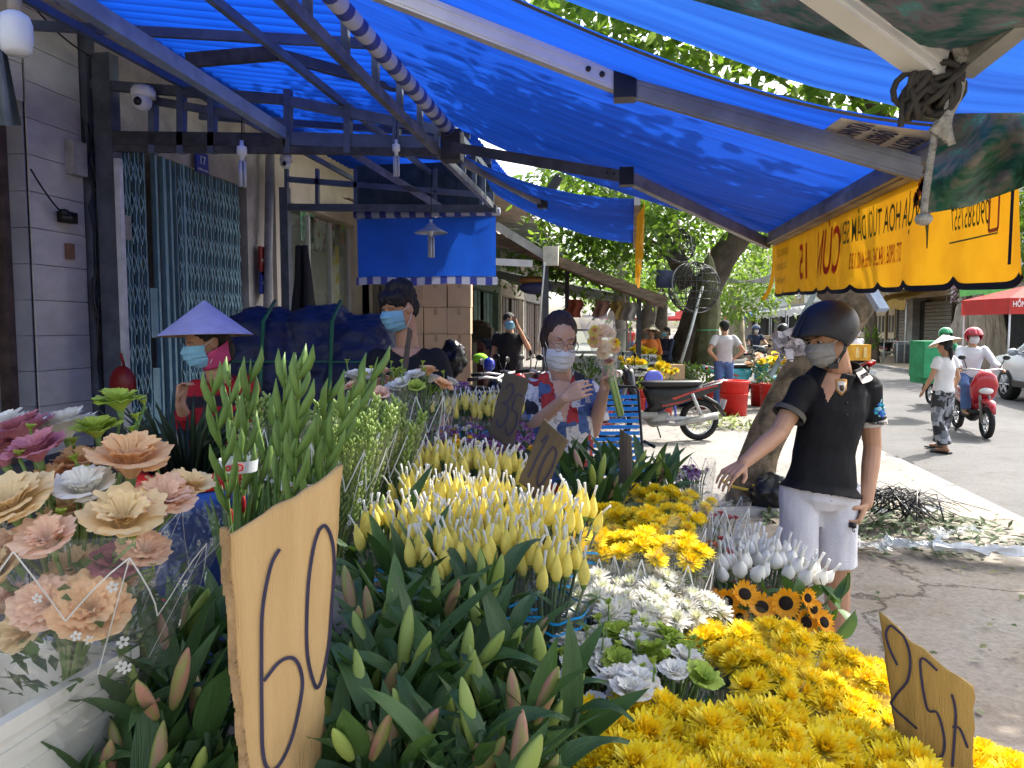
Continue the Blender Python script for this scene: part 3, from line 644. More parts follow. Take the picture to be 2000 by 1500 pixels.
L.new(n1.outputs[0], r1.inputs[0]); L.new(r1.outputs[0], bb.inputs['Base Color']); tn = N.new('ShaderNodeBsdfTranslucent'); L.new(r1.outputs[0], tn.inputs[0]); mx = N.new('ShaderNodeMixShader'); mx.inputs[0].default_value = .3; L.new(bb.outputs[0], mx.inputs[1]); L.new(tn.outputs[0], mx.inputs[2]); L.new(mx.outputs[0], N['Material Output'].inputs[0])
awc = thing('folding_awning', 'green leaf patterned awning with aluminium arm and rope at top right', 'awning', (0, .8, 2.5))
EL = at(1842, 128, 1.45)
far_edge = [at(1240, -40, 1.62), at(1350, 0, 1.58), at(1500, 42, 1.54), at(1640, 82, 1.5), at(1770, 118, 1.47), EL+V((.02, .0, .02)), EL+V((.3, -.2, .03)), EL+V((.6, -.5, .03))]
def awnC(s, t):
    k = s*(len(far_edge)-1); i = min(int(k), len(far_edge)-2); p = far_edge[i].lerp(far_edge[i+1], k-i); return p + V((-.25*t*(1-s), -1.1*t, .32*t*(1-.5*s)-.05*sin(t*6)))
b = MB(); b.grid(awnC, 28, 16); part('cloth', b, leafy, awc, True, True)
def arm2(p, q, m):
    b = MB(); b.bar(p, q, .042, .055)
    for s in (-.018, 0, .018): b.bar(V(p)+UP*s, V(q)+UP*s, .047, .006)
    part('arm', b, m, awc, False, True)
arm2(EL+V((-.02, -.02, -.01)), at(1560, -60, 1.28), alu); arm2(EL+V((.03, 0, 0)), at(2080, -40, 1.25), aludirt)
b = MB()
for i in range(26): a = i*.9; b.torus(EL+V((-.035+rr(-.035, .03), -.03, -.025-rr(0, .05))), rr(.018, .035), .006, (rr(-1, 1), rr(-1, 1), rr(-1, 1)), 12, 5)
b.box(EL+V((-.01, 0, -.02)), (.06, .06, .07)); b.tube([EL+V((-.075, -.03, -.05)), EL+V((-.08, -.03, -.115))], .006, 6)
part('knotted_cord', b, M('dark_cord', (.05, .045, .04), .9), awc, True, True)
b = MB()
for i in range(7): b.tube(bez(EL+V((.0+.006*i, -.035, .03)), EL+V((.045-.012*i, -.05, -.06-.004*i)), EL+V((-.03+.006*i, -.04, -.13-.004*i)), 10), .0075, 7)
b.tube([at(1838, 205, 1.43), at(1826, 260, 1.43), at(1815, 330, 1.43), at(1806, 395, 1.43), at(1804, 425, 1.43)], .0068, 8); b.ell(at(1804, 428, 1.43), (.016, .014, .012))
part('rope', b, ropem, awc, True, True)
def flap(s, t):
    u = 1832+(2120-1832)*s-26*t*(1-s); top = 222-4*s; bot = 418-18*min(1, s*3)-110*max(0, s-.3); v = top+(bot-top)*t
    return at(u, v, 1.47+.05*sin(s*11+t*3)+.035*sin(t*7+s*4)-.25*s*s+.05*t)
b = MB(); b.grid(flap, 40, 24); part('flap', b, leafy, awc, True, True, 'dark green leaf patterned cloth flap hanging from the awning')

# blue blind at the far end of the canopy
cu = thing('roller_blind', 'plain royal blue roller blind with plaid hem at the canopy end', 'blind', Q_(832, 545)+V((0, 0.12, 0)))
c0, c1 = atY(697, 425, 8.72), atY(968, 425, 8.72)
z_t, z_b = atY(830, 425, 8.72).z, atY(830, 541, 8.72).z
curm = M('royal_blue_cloth', (.012, .085, .50), .7, .12, 2, trans=.35)
b = MB(); b.grid(lambda s, t: (c0.x+(c1.x-c0.x)*s, 8.72+.015*sin(s*20+t), z_t+(z_b-z_t)*t), 40, 6); part('cloth', b, curm, cu, True, True)
plx = Mstripe('plaid_hem', (0.05, 0.07, 0.32), (0.42, 0.45, 0.58), 0, 0.18, 0.45, 0.7, 0.2, 0.05)
b = MB(); b.tube([(c0.x-.03, 8.72, z_t+.05), (c1.x+.05, 8.72, z_t+.05)], .045, 12); part('roller', b, plx, cu, True, True)
b = MB(); b.grid(lambda s, t: (c0.x-.02+(c1.x-c0.x+.04)*s, 8.715+.015*sin(s*20+1), z_b-.09*t+.01*sin(s*12)), 40, 2); part('hem', b, plx, cu, True, True)
# dark striped panel above the blind
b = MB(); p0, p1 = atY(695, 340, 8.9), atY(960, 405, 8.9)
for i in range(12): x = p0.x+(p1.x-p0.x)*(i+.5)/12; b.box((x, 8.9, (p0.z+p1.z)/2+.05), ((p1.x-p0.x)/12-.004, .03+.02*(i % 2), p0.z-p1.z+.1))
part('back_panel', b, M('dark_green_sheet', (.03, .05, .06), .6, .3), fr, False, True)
# the next awning beyond, half folded, with a small yellow pennant valance
aw2 = thing('folding_awning', 'far blue awning half folded beyond the large one with tattered yellow edge', 'awning', (-1.4, 7.4, 2.8))
def awn2(s, t): return (-1.45+1.5*s, 6.35+2.1*t, 3.02-.42*s-.12*t*s-.10*4*s*(1-s)-.03*sin(t*9))
b = MB(); b.grid(awn2, 16, 16); part('cloth', b, blueA, aw2, True, True)
arm([(-1.4, 6.4, 2.95), atY(1060, 395, 7.0), atY(1092, 345, 7.0)], aludirt, blackp, aw2)
b = MB(); b.bar(V(awn2(1, 0))+V((0, 0, -.02)), V(awn2(1, 1))+V((0, 0, -.02)), .05, .07); part('front_bar', b, aludirt, aw2, False, True)
b = MB(); q0 = V(awn2(1, 0))
b.grid(lambda s, t: V(awn2(1, 1-s))+V((.03+.03*sin(s*14+t*2), 0, -.03-(.42+.05*abs(sin(s*25)))*t*(1-.25*s))), 40, 8); part('valance', b, valm, aw2, True, True)
# small yellow ribbon under far corner of main awning
b = MB(); b.ribbon(bez(at(1512, 470, 5.95), at(1516, 560, 5.95), at(1490, 585, 5.95), 8), .03, (0, -1, .1)); part('ribbon', b, valm, awn, True, True)

# lamps hanging under the canopy
def cfl(name, lab, p, sc, shade=False, wire=.5):
    t = thing(name, lab, 'lamp', p)
    b = MB(); b.lathe([(.014*sc, .0), (.016*sc, .03*sc), (.032*sc, .045*sc), (.032*sc, .09*sc), (.012*sc, .10*sc), (.012*sc, .13*sc)], 12, None, True); part('socket', b, whitep, t)
    for k in range(4): a = k*pi/2; b = MB(); b.tube([(cos(a)*.018*sc, sin(a)*.018*sc, .0), (cos(a)*.018*sc, sin(a)*.018*sc, -.16*sc)], .009*sc, 7); part('tube', b, bulbm, t)
    b = MB(); b.tube([(0, 0, .12*sc), (.01, 0, .12*sc+wire)], .005, 5); part('cable', b, blackp, t)
    if shade: b = MB(); b.lathe([(.02*sc, .10*sc), (.05*sc, .07*sc), (.13*sc, .03*sc), (.13*sc, .025*sc)], 20); part('shade', b, M('enamel_shade', (.3, .33, .38), .3), t)
cfl('hanging_lamp', 'energy saving lamp hanging bare beside the house number', atY(473, 315, 6.0), 1.3, wire=.28)
cfl('hanging_lamp', 'energy saving lamp hanging bare under the middle of the frame', atY(774, 305, 6.0), 1.0, wire=.18)
cfl('hanging_lamp', 'lamp with small cone shade hanging in front of the blue blind', atY(842, 462, 8.4), 1.45, True, wire=.55)
t = thing('led_bulb', 'large white led bulb hanging in the top left corner', 'lamp', at(33, 108, 1.6))
b = MB(); b.lathe([(0, 0), (.020, .001), (.028, .008), (.031, .03), (.031, .062), (.026, .078), (.014, .086)], 20); part('globe', b, bulbm, t)
b = MB(); b.lathe([(.015, .085), (.013, .10), (.013, .13)], 12, None, True); b.tube([(0, 0, .12), (.02, .02, 1.2)], .003, 5); part('socket', b, M('aged_socket', (.25, .22, .18), .6), t)
def cctv(lab, p, sc):
    t = thing('security_camera', lab, 'camera', p)
    b = MB(); b.lathe([(.06*sc, .05*sc), (.075*sc, .02*sc), (.075*sc, -.02*sc)], 16, None, True); part('mount', b, whitep, t)
    b = MB(); b.ell((0, -.02*sc, -.05*sc), (.06*sc, .07*sc, .06*sc)); part('housing', b, whitep, t)
    b = MB(); b.ell((.01*sc, -.075*sc, -.06*sc), (.028*sc, .02*sc, .028*sc)); part('lens', b, blackp, t)
cctv('dome security camera on the post beside the glass shop', atY(559, 312, 8.5), 1.0)
cctv('wall security camera among the cables above the folding gate', atY(280, 185, 5.9), 1.3)
# loose cables
def cable(lab, pts, r=.008, m=None): b = MB(); b.tube(pts, r, 5); return solo('cable', b, m or blackp, lab, 'cable')
cable('black cable slanting across the upper left tiles', sag(atX(60, 5, XW+.1), atX(180, 110, XW+.2), .05))
cable('black cable sagging across the tiled pier to a plug', sag(atX(60, 330, XW+.1), atX(130, 425, XW+.06), .03))
b = MB(); b.box(atX(132, 425, XW+.06), (.08, .14, .09)); b.box(atX(125, 415, XW+.1), (.05, .05, .05)); solo('floodlight', b, blackp, 'small black floodlight on the stained tiled pier', 'lamp')
# ================================================================ flower shapes (shared meshes)
yel = M('yellow_petal', (.95, .80, .035), .6, .05, 30, trans=.3, c2=(.94, .72, .018), spec=.2)
yel2 = M('lemon_petal', (.90, .78, .20), .6, .10, 30, trans=.3, spec=.2)
whi = M('white_petal', (.88, .86, .79), .6, .05, 30, trans=.3, spec=.2)
net = M('white_net', (.80, .79, .74), .7, .05, 60, trans=.35, bump=.3, bscale=300)
peach = M('peach_petal', (.90, .52, .26), .6, .06, 26, trans=.35, c2=(.91, .68, .40), spec=.2)
creamp = M('cream_petal', (.90, .76, .42), .6, .06, 26, trans=.35, c2=(.90, .66, .40), spec=.2)
blush = M('blush_petal', (.88, .55, .42), .6, .06, 26, trans=.35, c2=(.90, .70, .50), spec=.2)
mauve = M('mauve_petal', (.52, .17, .24), .6, .15, 26, trans=.3, c2=(.62, .30, .34), spec=.2)
limep = M('lime_petal', (.44, .56, .10), .6, .12, 26, trans=.35, spec=.2)
purp = M('purple_petal', (.40, .16, .42), .6, .2, 40, trans=.25, c2=(.55, .32, .55))
wine = M('wine_petal', (.22, .04, .10), .6, .2, 40, trans=.25)
orange = M('orange_petal', (.90, .42, .008), .6, .12, 40, trans=.3)
seedm = M('sunflower_seed', (.02, .012, .008), .9, .3, 80, .8, 200)
redros = M('red_petal', (.45, .015, .02), .55, .2, 40, trans=.2)
stemm = M('stem_green', (.11, .20, .045), .5, .2, 20, c2=(.16, .24, .07))
stemd = M('stem_dark', (.035, .075, .022), .6, .3, 20)
leafm = M('leaf_green', (.045, .105, .025), .42, .25, 12, trans=.18, c2=(.075, .15, .035), spec=.5, tc=(.16, .30, .03))
lilyleaf = M('lily_leaf', (.060, .130, .034), .40, .25, 10, .35, 70, trans=.18, spec=.45, c2=(.085, .165, .045), stretch=(7, 2, .22), tc=(.14, .28, .03))
lilyleafd = M('lily_leaf_dark', (.042, .095, .030), .38, .25, 10, .35, 70, trans=.15, spec=.45, c2=(.060, .125, .038), stretch=(7, 2, .22), tc=(.10, .22, .03))
lilybud = M('lily_bud', (.30, .38, .08), .45, .1, 9, trans=.12, c2=(.24, .32, .08), stretch=(2, 2, .4))
lilybudp = M('lily_bud_pink', (.42, .20, .15), .45, .1, 12, trans=.12, c2=(.26, .30, .08), stretch=(6, 6, .6), thr=(.4, .6))
gladm = M('gladiolus_green', (.22, .34, .085), .45, .15, 12, trans=.2, c2=(.15, .26, .055), stretch=(1, 1, .3))
tubm = M('tuberose_bud', (.36, .46, .14), .5, .15, 12, trans=.2, c2=(.26, .38, .08))
film = Mfilm('cellophane')
printw = M('white_print', (.72, .74, .76), .6, .03)
printb = M('blue_print', (.01, .30, .68), .5, .03); printr = M('red_sleeve_print', (.50, .02, .04), .5, .03)

def mum(r, n, seed, core, up=0.5, spread=1.0, w=.17):
    rg = random.Random(seed); b = MB(); b.mat(1).ell((0, 0, -.12*r), (.32*r, .32*r, .30*r), 10, 6); b.mat(0)
    for i in range(n):
        t = (i+.5)/n; a = i*2.399963+rg.uniform(-.15, .15); el = radians(82-100*t**.85*spread+rg.uniform(-7, 7)); ln = r*(.48+.55*t**.6)*rg.uniform(.86, 1.1)
        d = V((cos(a)*cos(el), sin(a)*cos(el), sin(el))); out = V((cos(a), sin(a), 0)); sd = V((-sin(a), cos(a), 0)); nr = d.cross(sd)
        b.cur = 2 if t < .22 else (3 if rg.random() < .25 else 0); cu = up*(.25+.75*t); ww = r*w*rg.uniform(.8, 1.2); vs = []
        for k, (s, wk) in enumerate(((.18, .5), (.5, 1.0), (.8, .85), (1.0, .25))):
            p = d*(ln*s)+UP*(cu*ln*s*s*.45)-out*(cu*ln*s*s*.12*t); q = sd*(ww*wk*.5)
            vs += [p-q+UP*(ww*.12*wk), p+q+UP*(ww*.12*wk)]
        b.add(vs, [(0, 1, 3, 2), (2, 3, 5, 4), (4, 5, 7, 6)])
    return b
def ruffled(r, seed, open_=1.0, layers=((4, .58, 89), (5, .72, 88), (7, .86, 83), (8, .98, 72), (9, 1.02, 54))):
    rg = random.Random(seed); b = MB()
    for li, (n, sc, tl) in enumerate(layers):
        for i in range(n):
            a0 = tau*(i+.37*li)/n+rg.uniform(-.15, .15); tilt = min(1.55, radians(tl)*(2-open_)+rg.uniform(-.08, .08)); ln = r*sc*rg.uniform(.88, 1.1); ph = rg.uniform(0, 6); wa = (6.4/n)*rg.uniform(.9, 1.15); bend = rg.uniform(.8, 1.35)
            prof = [(0.04*r, 0.0)]
            for k in range(8): a = tilt-bend*((k+.5)/8)**2; prof.append((prof[-1][0]+cos(a)*ln/8, prof[-1][1]+sin(a)*ln/8))
            def f(s, t):
                x = (s-.5)*2; tt = min(.999, t*(1-.07*x*x)+.015*t*sin(x*13+ph)); k = int(tt*8); fr_ = tt*8-k; R_ = prof[k][0]+(prof[k+1][0]-prof[k][0])*fr_; Z_ = prof[k][1]+(prof[k+1][1]-prof[k][1])*fr_
                rf = t*t*ln*(.045*sin(x*5.5+ph)+.038*sin(x*12+2.1*ph)); az = a0+x*wa*(.75+.25*t)
                R_ += rf*sin(tilt)+.02*ln; Z_ += rf*cos(tilt)*1.1
                return V((R_*cos(az), R_*sin(az), Z_-.15*r))
            b.grid(f, 22, 6)
    b.mat(1).tube([(0, 0, -.55*r), (0, 0, -.08*r)], [.05*r, .13*r], 7)
    return b
yelc = M('yellow_core', (.92, .64, .012), .6, .1, 30, trans=.25, spec=.2); yell = M('yellow_pale_petal', (.95, .82, .10), .6, .06, 30, trans=.3, spec=.2); whic = M('cream_core', (.80, .80, .55), .6, .05)
MUMY = [mum(1, 118, k, 0).mesh('mum', [yel, stemm, yelc, yell]) for k in range(3)]
MUMW = [mum(1, 100, k+5, 0, .35).mesh('mum_white', [whi, limep, whic, whi]) for k in range(2)]
MUMP = [mum(1, 44, k+9, 0, .1, 1.0, .30).mesh('pompon', [purp, stemm, wine, purp]) for k in range(2)]
MUMV = [mum(1, 44, 12, 0, .1, 1.0, .30).mesh('pompon', [wine, purp, wine, purp])]
MUMYS = [mum(1, 44, 13, 0, .1, 1.0, .30).mesh('pompon', [yel, orange, orange, yel])]; MUMWS = [mum(1, 44, 14, 0, .1, 1.0, .30).mesh('pompon', [whi, yel2, yel2, whi])]
EUS = {c.name: [ruffled(1, 20+k, (1.0, .86)[k]).mesh('eustoma', [c, stemm]) for k in range(2)] for c in (peach, creamp, blush, mauve, whi, limep)}
EUSBUD = [ruffled(1, 31, .9, ((5, .75, 88), (5, .95, 84))).mesh('eustoma_bud', [limep, stemm])]
ROSE = [ruffled(1, 41, .9, ((4, .6, 88), (5, .75, 82), (5, .85, 66))).mesh('rose', [redros, stemm])]
def netbud(cm, rd, ln, tl, seed):
    rg = random.Random(seed); b = MB(); wob = lambda a, z: 1+.05*cos(a*9)
    b.mat(0).lathe([(.004, 0), (.62*rd, .10*ln), (.95*rd, .28*ln), (rd, .42*ln), (.86*rd, .62*ln), (.55*rd, .82*ln), (.30*rd, .98*ln), (.26*rd, 1.05*ln)], 12, None, False, wob)
    lx, ly = rg.uniform(-.012, .012), rg.uniform(-.012, .012)
    b.mat(1).tube([(0, 0, .90*ln), (lx*.4, ly*.4, ln+tl*.4), (lx, ly, ln+tl)], [.34*rd, .22*rd, .28*rd], 8, True, .7)
    b.mat(2).lathe([(.003, -.004), (.5*rd, .0), (.66*rd, .09*ln), (.60*rd, .12*ln)], 9)
    return b
BUDY = [netbud(yel2, .0112, .055, .024, k).mesh('netted_bud', [yel2, net, stemm]) for k in range(4)]
BUDW = [netbud(whi, .0190, .050, .034, k+10).mesh('netted_bud', [whi, net, stemm]) for k in range(3)]
def sunfl():
    rg = random.Random(3); b = MB(); b.mat(1).ell((0, 0, 0), (.47, .47, .16), 16, 8); b.mat(0)
    for L_ in range(2):
        for i in range(22):
            a = tau*(i+.5*L_)/22+rg.uniform(-.1, .1); o = V((cos(a), sin(a), 0)); sd = V((-sin(a), cos(a), 0)); ln = rg.uniform(.5, .68); up = rg.uniform(-.1, .35)+L_*.15; vs = []
            for s, w in ((0, .05), (.35, .115), (.7, .09), (1, .01)): p = o*(.4+ln*s)+UP*(up*s*s-.02*L_); vs += [p-sd*w, p+sd*w]
            b.add(vs, [(0, 1, 3, 2), (2, 3, 5, 4), (4, 5, 7, 6)])
    b.mat(2).ell((0, 0, -.12), (.45, .45, .14), 12, 6); return b
SUNF = sunfl().mesh('sunflower', [orange, seedm, leafm])
def blade(ln, w, bend, fold, twist=0.0, seg=9, taper=1.0):
    """long leaf: root at the origin, growing along +z and bending towards +y"""
    b = MB(); pts = []; p = V((0, 0, 0)); a = 0.0; ds = ln/seg
    for k in range(seg+1):
        pts.append((p.copy(), a)); a += bend/seg*(.4+1.2*k/seg); p = p+V((0, sin(a), cos(a)))*ds
    def f(s, t):
        k = min(seg, int(round(t*seg))); c, an = pts[k]; x = (s-.5)*2; tt = k/seg; ww = w*(sin(pi*min(1, tt*.92+.08)**.72))**.8 if tt < 1 else .0006
        ww = max(ww*taper, .0006); nrm = V((0, -cos(an), sin(an))); tw = twist*tt; sx = V((cos(tw), sin(tw)*.6, 0))
        return c+sx*(x*ww/2)+nrm*(-abs(x)*fold*ww*.5)+V((0, 0, .004*sin(t*9+x*2)))
    b.grid(f, 4, seg); return b
LEAF = [blade(.19, .046, .5, -.35, .2).mesh('leaf', lilyleaf), blade(.17, .042, 1.0, -.4, -.3).mesh('leaf', lilyleaf), blade(.21, .050, .25, -.3, .1).mesh('leaf', lilyleafd), blade(.16, .04, 1.5, -.35, .4).mesh('leaf', lilyleafd), blade(.15, .043, -.25, -.45, 0).mesh('leaf', lilyleaf)]
BROAD = [blade(.12, .062, .7, -.2, .2, 7).mesh('leaf', leafm), blade(.10, .055, 1.2, -.25, -.2, 7).mesh('leaf', leafm)]
def lbud(m, seed):
    b = MB(); wob = lambda a, z: 1+.10*cos(a*3+.4)
    b.lathe([(.003, 0), (.008, .008), (.0115, .028), (.0138, .058), (.0128, .085), (.0088, .108), (.0034, .124), (.0005, .128)], 14, None, False, wob); return b.mesh('lily_bud', m)
LBUD = [lbud(lilybud, 0), lbud(lilybudp, 1), lbud(lilybud, 2)]
def gladspike(seed, curve):
    rg = random.Random(seed); b = MB(); pts = [V((curve*(k/10)**2*.12, 0, .62*k/10)) for k in range(11)]
    b.tube(pts, [.007*(1-.6*k/10) for k in range(11)], 6)
    for k in range(8):
        f = .36+.62*k/7; i = f*10; p = pts[min(9, int(i))].lerp(pts[min(10, int(i)+1)], i-int(i)); s = 1 if k % 2 else -1; ln = .15*(1-.05*k)*rg.uniform(.8, 1.15); d = V((s*.17*rg.uniform(.3, 1.8), .20*rg.uniform(-1, 1), 1)).normalized()
        q = [p+V((0, 0, -.01)), p+d*ln*.35+V((s*.010, 0, 0)), p+d*ln*.7+V((s*.012, 0, 0)), p+d*ln+V((s*.006, 0, .01))]; b.tube(q, [.006, .0125, .0100, .001], 7)
    b.tube([pts[10], pts[10]+V((0, 0, .05))], [.006, .0008], 6)
    return b.mesh('flower_spike', gladm)
GLAD = [gladspike(1, .1), gladspike(2, .4), gladspike(3, -.2), gladspike(4, .7)]
def tuberose(seed):
    rg = random.Random(seed); b = MB(); b.tube([(0, 0, 0), (0, .004, .3), (0, 0, .52)], [.004, .0035, .002], 5)
    for k in range(60):
        f = (k/60); z = .20+.33*f; a = k*2.4; ln = .040*(1-.45*f); d = V((cos(a)*.45, sin(a)*.45, 1)).normalized(); p = V((cos(a)*.004, sin(a)*.004, z)); b.tube([p, p+d*ln*.55, p+d*ln], [.003, .0068*(1-.2*f), .0026], 5)
    return b.mesh('flower_spike', tubm)
TUBE = [tuberose(k) for k in range(3)]
# ================================================================ bunches
def sprigs(b, B, T, Rr, n, ln, w, lo=.35, hi=.98, rg=R):
    """loose small leaves along the stems"""
    ax = T-B; x, y, z = frame(ax)
    for i in range(n):
        f = rg.uniform(lo, hi); a = rg.uniform(0, tau); rad = Rr*(.25+.75*f)*rg.uniform(.3, 1.0); p = B+ax*f+(x*cos(a)+y*sin(a))*rad
        d = ((x*cos(a)+y*sin(a))*rg.uniform(.2, 1.0)+z*rg.uniform(.1, 1.0)).normalized(); s = d.cross(z); s = s.normalized() if s.length > 1e-3 else x; L_ = ln*rg.uniform(.6, 1.3); W_ = w*rg.uniform(.7, 1.2); dr = V((0, 0, -.25*L_))
        b.add([p, p+d*L_*.45+s*W_*.5, p+d*L_+dr, p+d*L_*.45-s*W_*.5, p+d*L_*.5-UP*(.1*W_)], [(0, 1, 4), (1, 2, 4), (2, 3, 4), (3, 0, 4)])
def sleeve(par, B, T, r0, r1, f0=.18, f1=1.03, pr=None, zig=True, seed=0, over=1.0, m=None, base=None, w=.0030):
    rg = random.Random(seed); ax = T-B; x, y, z = frame(ax); n = 28
    def sp(a, f, off=0.0):
        k = (f-f0)/(f1-f0); r = (r0+(r1-r0)*k**.9)*(1+.05*sin(a*5+seed)+.03*sin(a*9+2*f+seed))+off; return B+ax*f+(x*cos(a)+y*sin(a))*r
    b = MB(); vs = []; m_ = 7
    for j in range(m_+1):
        for i in range(n):
            a = tau*i/n; f = f0+(f1-f0)*j/m_
            if j == m_: f += .035*sin(a*2+seed)+.02*sin(a*7)
            vs.append(sp(a, f))
    b.add(vs, [(j*n+i, j*n+(i+1) % n, (j+1)*n+(i+1) % n, (j+1)*n+i) for j in range(m_) for i in range(n)]); part('sleeve', b, m or film, par, True, True)
    if pr is None: return
    b = MB(); k = 9
    if zig:
        for i in range(k):
            a0, a1, am = tau*i/k, tau*(i+1)/k, tau*(i+.5)/k
            for (p, q) in (((a0, f1-.04), (am, f1-.30)), ((am, f1-.30), (a1, f1-.04))):
                pts = [sp(p[0]+(q[0]-p[0])*t/4, p[1]+(q[1]-p[1])*t/4, .002) for t in range(5)]; mid = (p[0]+q[0])/2; b.ribbon(pts, w, x*cos(mid)+y*sin(mid))
            if i % 2 == 0: b.ribbon([sp(a0, f1-.04-.5*t/5, .002) for t in range(6)], w*.8, x*cos(a0)+y*sin(a0))
        for i in range(26):
            a = rg.uniform(0, tau); f = f1-rg.uniform(.12, .6); nr = x*cos(a)+y*sin(a); c = sp(a, f, .002); u_ = nr.cross(z).normalized(); s = rg.uniform(.0045, .008)
            for q in range(5): an = q*tau/5; e = u_*cos(an)+z*sin(an); b.ribbon([c+e*s*.25, c+e*s], s*.6, nr)
    else:
        for r_ in range(3):
            f = f1-.14-.05*r_; pts = [sp(tau*i/36, f+.012*sin(i*1.05), .002) for i in range(37)]
            for i in range(0, 36, 1): a = tau*(i+.5)/36; b.ribbon(pts[i:i+2], .0052, x*cos(a)+y*sin(a))
    part('sleeve_print', b, pr, par, True, True)['kind'] = 'stuff'
def bunch(label, cat, T, Rr, heads, sizes, n, L_=.5, axis=(0, 0, 1), dome=.25, spread=.55, stems=stemd, leaf=(40, .06, .025), slv=None, group=None, head='flower_head', jit=.12, name='flower_bunch', seed=None, lean=0.0, pr=printw, zig=True, leafmat=None):
    rg = random.Random(seed if seed is not None else hash(label) % 99999 if False else int(T.x*1000+T.y*7777)); ax = V(axis).normalized(); B = T-ax*L_
    par = thing(name, label, cat, B, 0, group); iv = PM[par.name].inverted(); x, y, z = frame(ax); sb = MB()
    for i in range(n):
        f = sqrt((i+.5)/n); a = i*2.399963+rg.uniform(-.3, .3); rad = Rr*f*(1+rg.uniform(-jit, jit)); out = x*cos(a)+y*sin(a)
        p = T+out*rad-ax*(dome*Rr*f*f)+ax*rg.uniform(-jit, jit)*Rr*.8; d = (ax+out*spread*f+V((rg.uniform(-.15, .15), rg.uniform(-.15, .15), 0))).normalized(); s = rg.uniform(*sizes)
        me = heads[rg.randrange(len(heads))]; obj(head, me, par, iv @ place(d, out if out.cross(d).length > .1 else None, p, s) @ Matrix.Rotation(rg.uniform(0, 6), 4, 'Z'))
        r0 = out*min(.03, rad*.3); sb.tube(bez(B+r0, B+r0+ax*(L_*.6), p-d*.004, 5), .0032, 5)
    o = part('stem_bundle', sb, stems, par, True, True); o['kind'] = 'stuff'
    if leaf: lb = MB(); sprigs(lb, B, T-ax*.02, Rr*.95, leaf[0], leaf[1], leaf[2], .3, .95, rg); o = part('foliage', lb, leafmat or leafm, par, False, True); o['kind'] = 'stuff'
    if slv: sleeve(par, B, T, .035, Rr*slv[0]+.008, .1, slv[1], pr, zig, int(T.x*977) % 50)
    return par
def tub(lab, c, r, h, m, rim=None, name='bucket', cat='bucket', water=True):
    t = thing(name, lab, cat, c); b = MB(); b.lathe([(0, .004), (r*.86, .004), (r*.88, 0), (r*.98, h*.93), (r*1.06, h*.93), (r*1.06, h), (r*.95, h), (r*.84, .02), (0, .02)], 26); part('body', b, m, t)
    b = MB(); b.torus((0, 0, h*.62), r*.96, .006, (0, 0, 1), 26, 6); part('rib', b, rim or m, t); return t
def bh(T, L_): return T.z-L_

# ---- netted yellow buds (seven rows of the middle tubs)
K = 0
def buds(u, v, d, Rr, n, lab, sizes=(.95, 1.15), pr=None, ax=(0, 0, 1)):
    bunch(lab, 'flower bunch', at(u, v, d), Rr, BUDY, sizes, int(n*1.55),   .50, ax, .45, .07, slv=(1.0, .97), pr=pr or printb, jit=.10, zig=False, leaf=(34, .07, .022), head='netted_bud', group='netted yellow bud bunches')
for i, (u, v, d, n) in enumerate(((800, 885, 2.2, 13), (866, 872, 2.25, 15), (935, 884, 2.2, 15), (992, 900, 2.15, 13))): buds(u, v+26, d, .085, n, 'bunch of netted yellow buds in the back row, %s from the left' % ('first', 'second', 'third', 'fourth')[i])
for i, (u, v, d, n) in enumerate(((818, 950, 2.0, 13), (885, 958, 1.95, 15), (955, 962, 1.95, 13))): buds(u, v+14, d, .082, n, 'bunch of netted yellow buds in the second row, %s from the left' % ('first', 'second', 'third')[i])
for i, (u, v, d, n) in enumerate(((772, 1012, 1.72, 14), (838, 1025, 1.68, 16), (905, 1015, 1.72, 16), (985, 1015, 1.7, 17), (1062, 1005, 1.75, 16), (1112, 985, 1.85, 10))): buds(u, v+12, d, .088, n, 'bunch of netted yellow buds in the large front row, %s from the left' % ('first', 'second', 'third', 'fourth', 'fifth', 'last')[i], ax=(.03*(i-2), 0, 1))
for i, (u, v, d, n) in enumerate(((868, 1078, 1.5, 11), (985, 1062, 1.52, 12), (1080, 1095, 1.5, 12))): buds(u, v+10, d, .072, n, ('low bunch of netted yellow buds half hidden by lily leaves', 'low bunch of netted yellow buds with blue wave print sleeve at centre', 'tilted bunch of netted yellow buds right above the dark gap')[i], ax=(.05*(i-.8), -.05, 1))
for i, (u, v, d) in enumerate(((895, 785, 3.3), (935, 782, 3.35), (975, 790, 3.3))):
    bunch(('far bunch of netted pale yellow buds beside the purple mum head', 'far bunch of netted pale yellow buds below the motorbike seat', 'far bunch of netted pale yellow buds behind the 35 sign')[i], 'flower bunch', at(u, v+12, d), .12, BUDY, (1.0, 1.3), 18, .5, (0, 0, 1), .3, .3, slv=(1.0, .95), pr=printb, zig=False, head='netted_bud', group='netted yellow bud bunches')
for i, (u, v, d) in enumerate(((760, 1075, 2.0), (900, 1040, 2.2), (1040, 1035, 2.0))):
    p = at(u, 900, d); tub(('dark tub under the left netted buds', 'dark tub under the middle netted buds', 'dark tub under the right netted buds')[i], (p.x, p.y, .42), .26, .36, navyp)
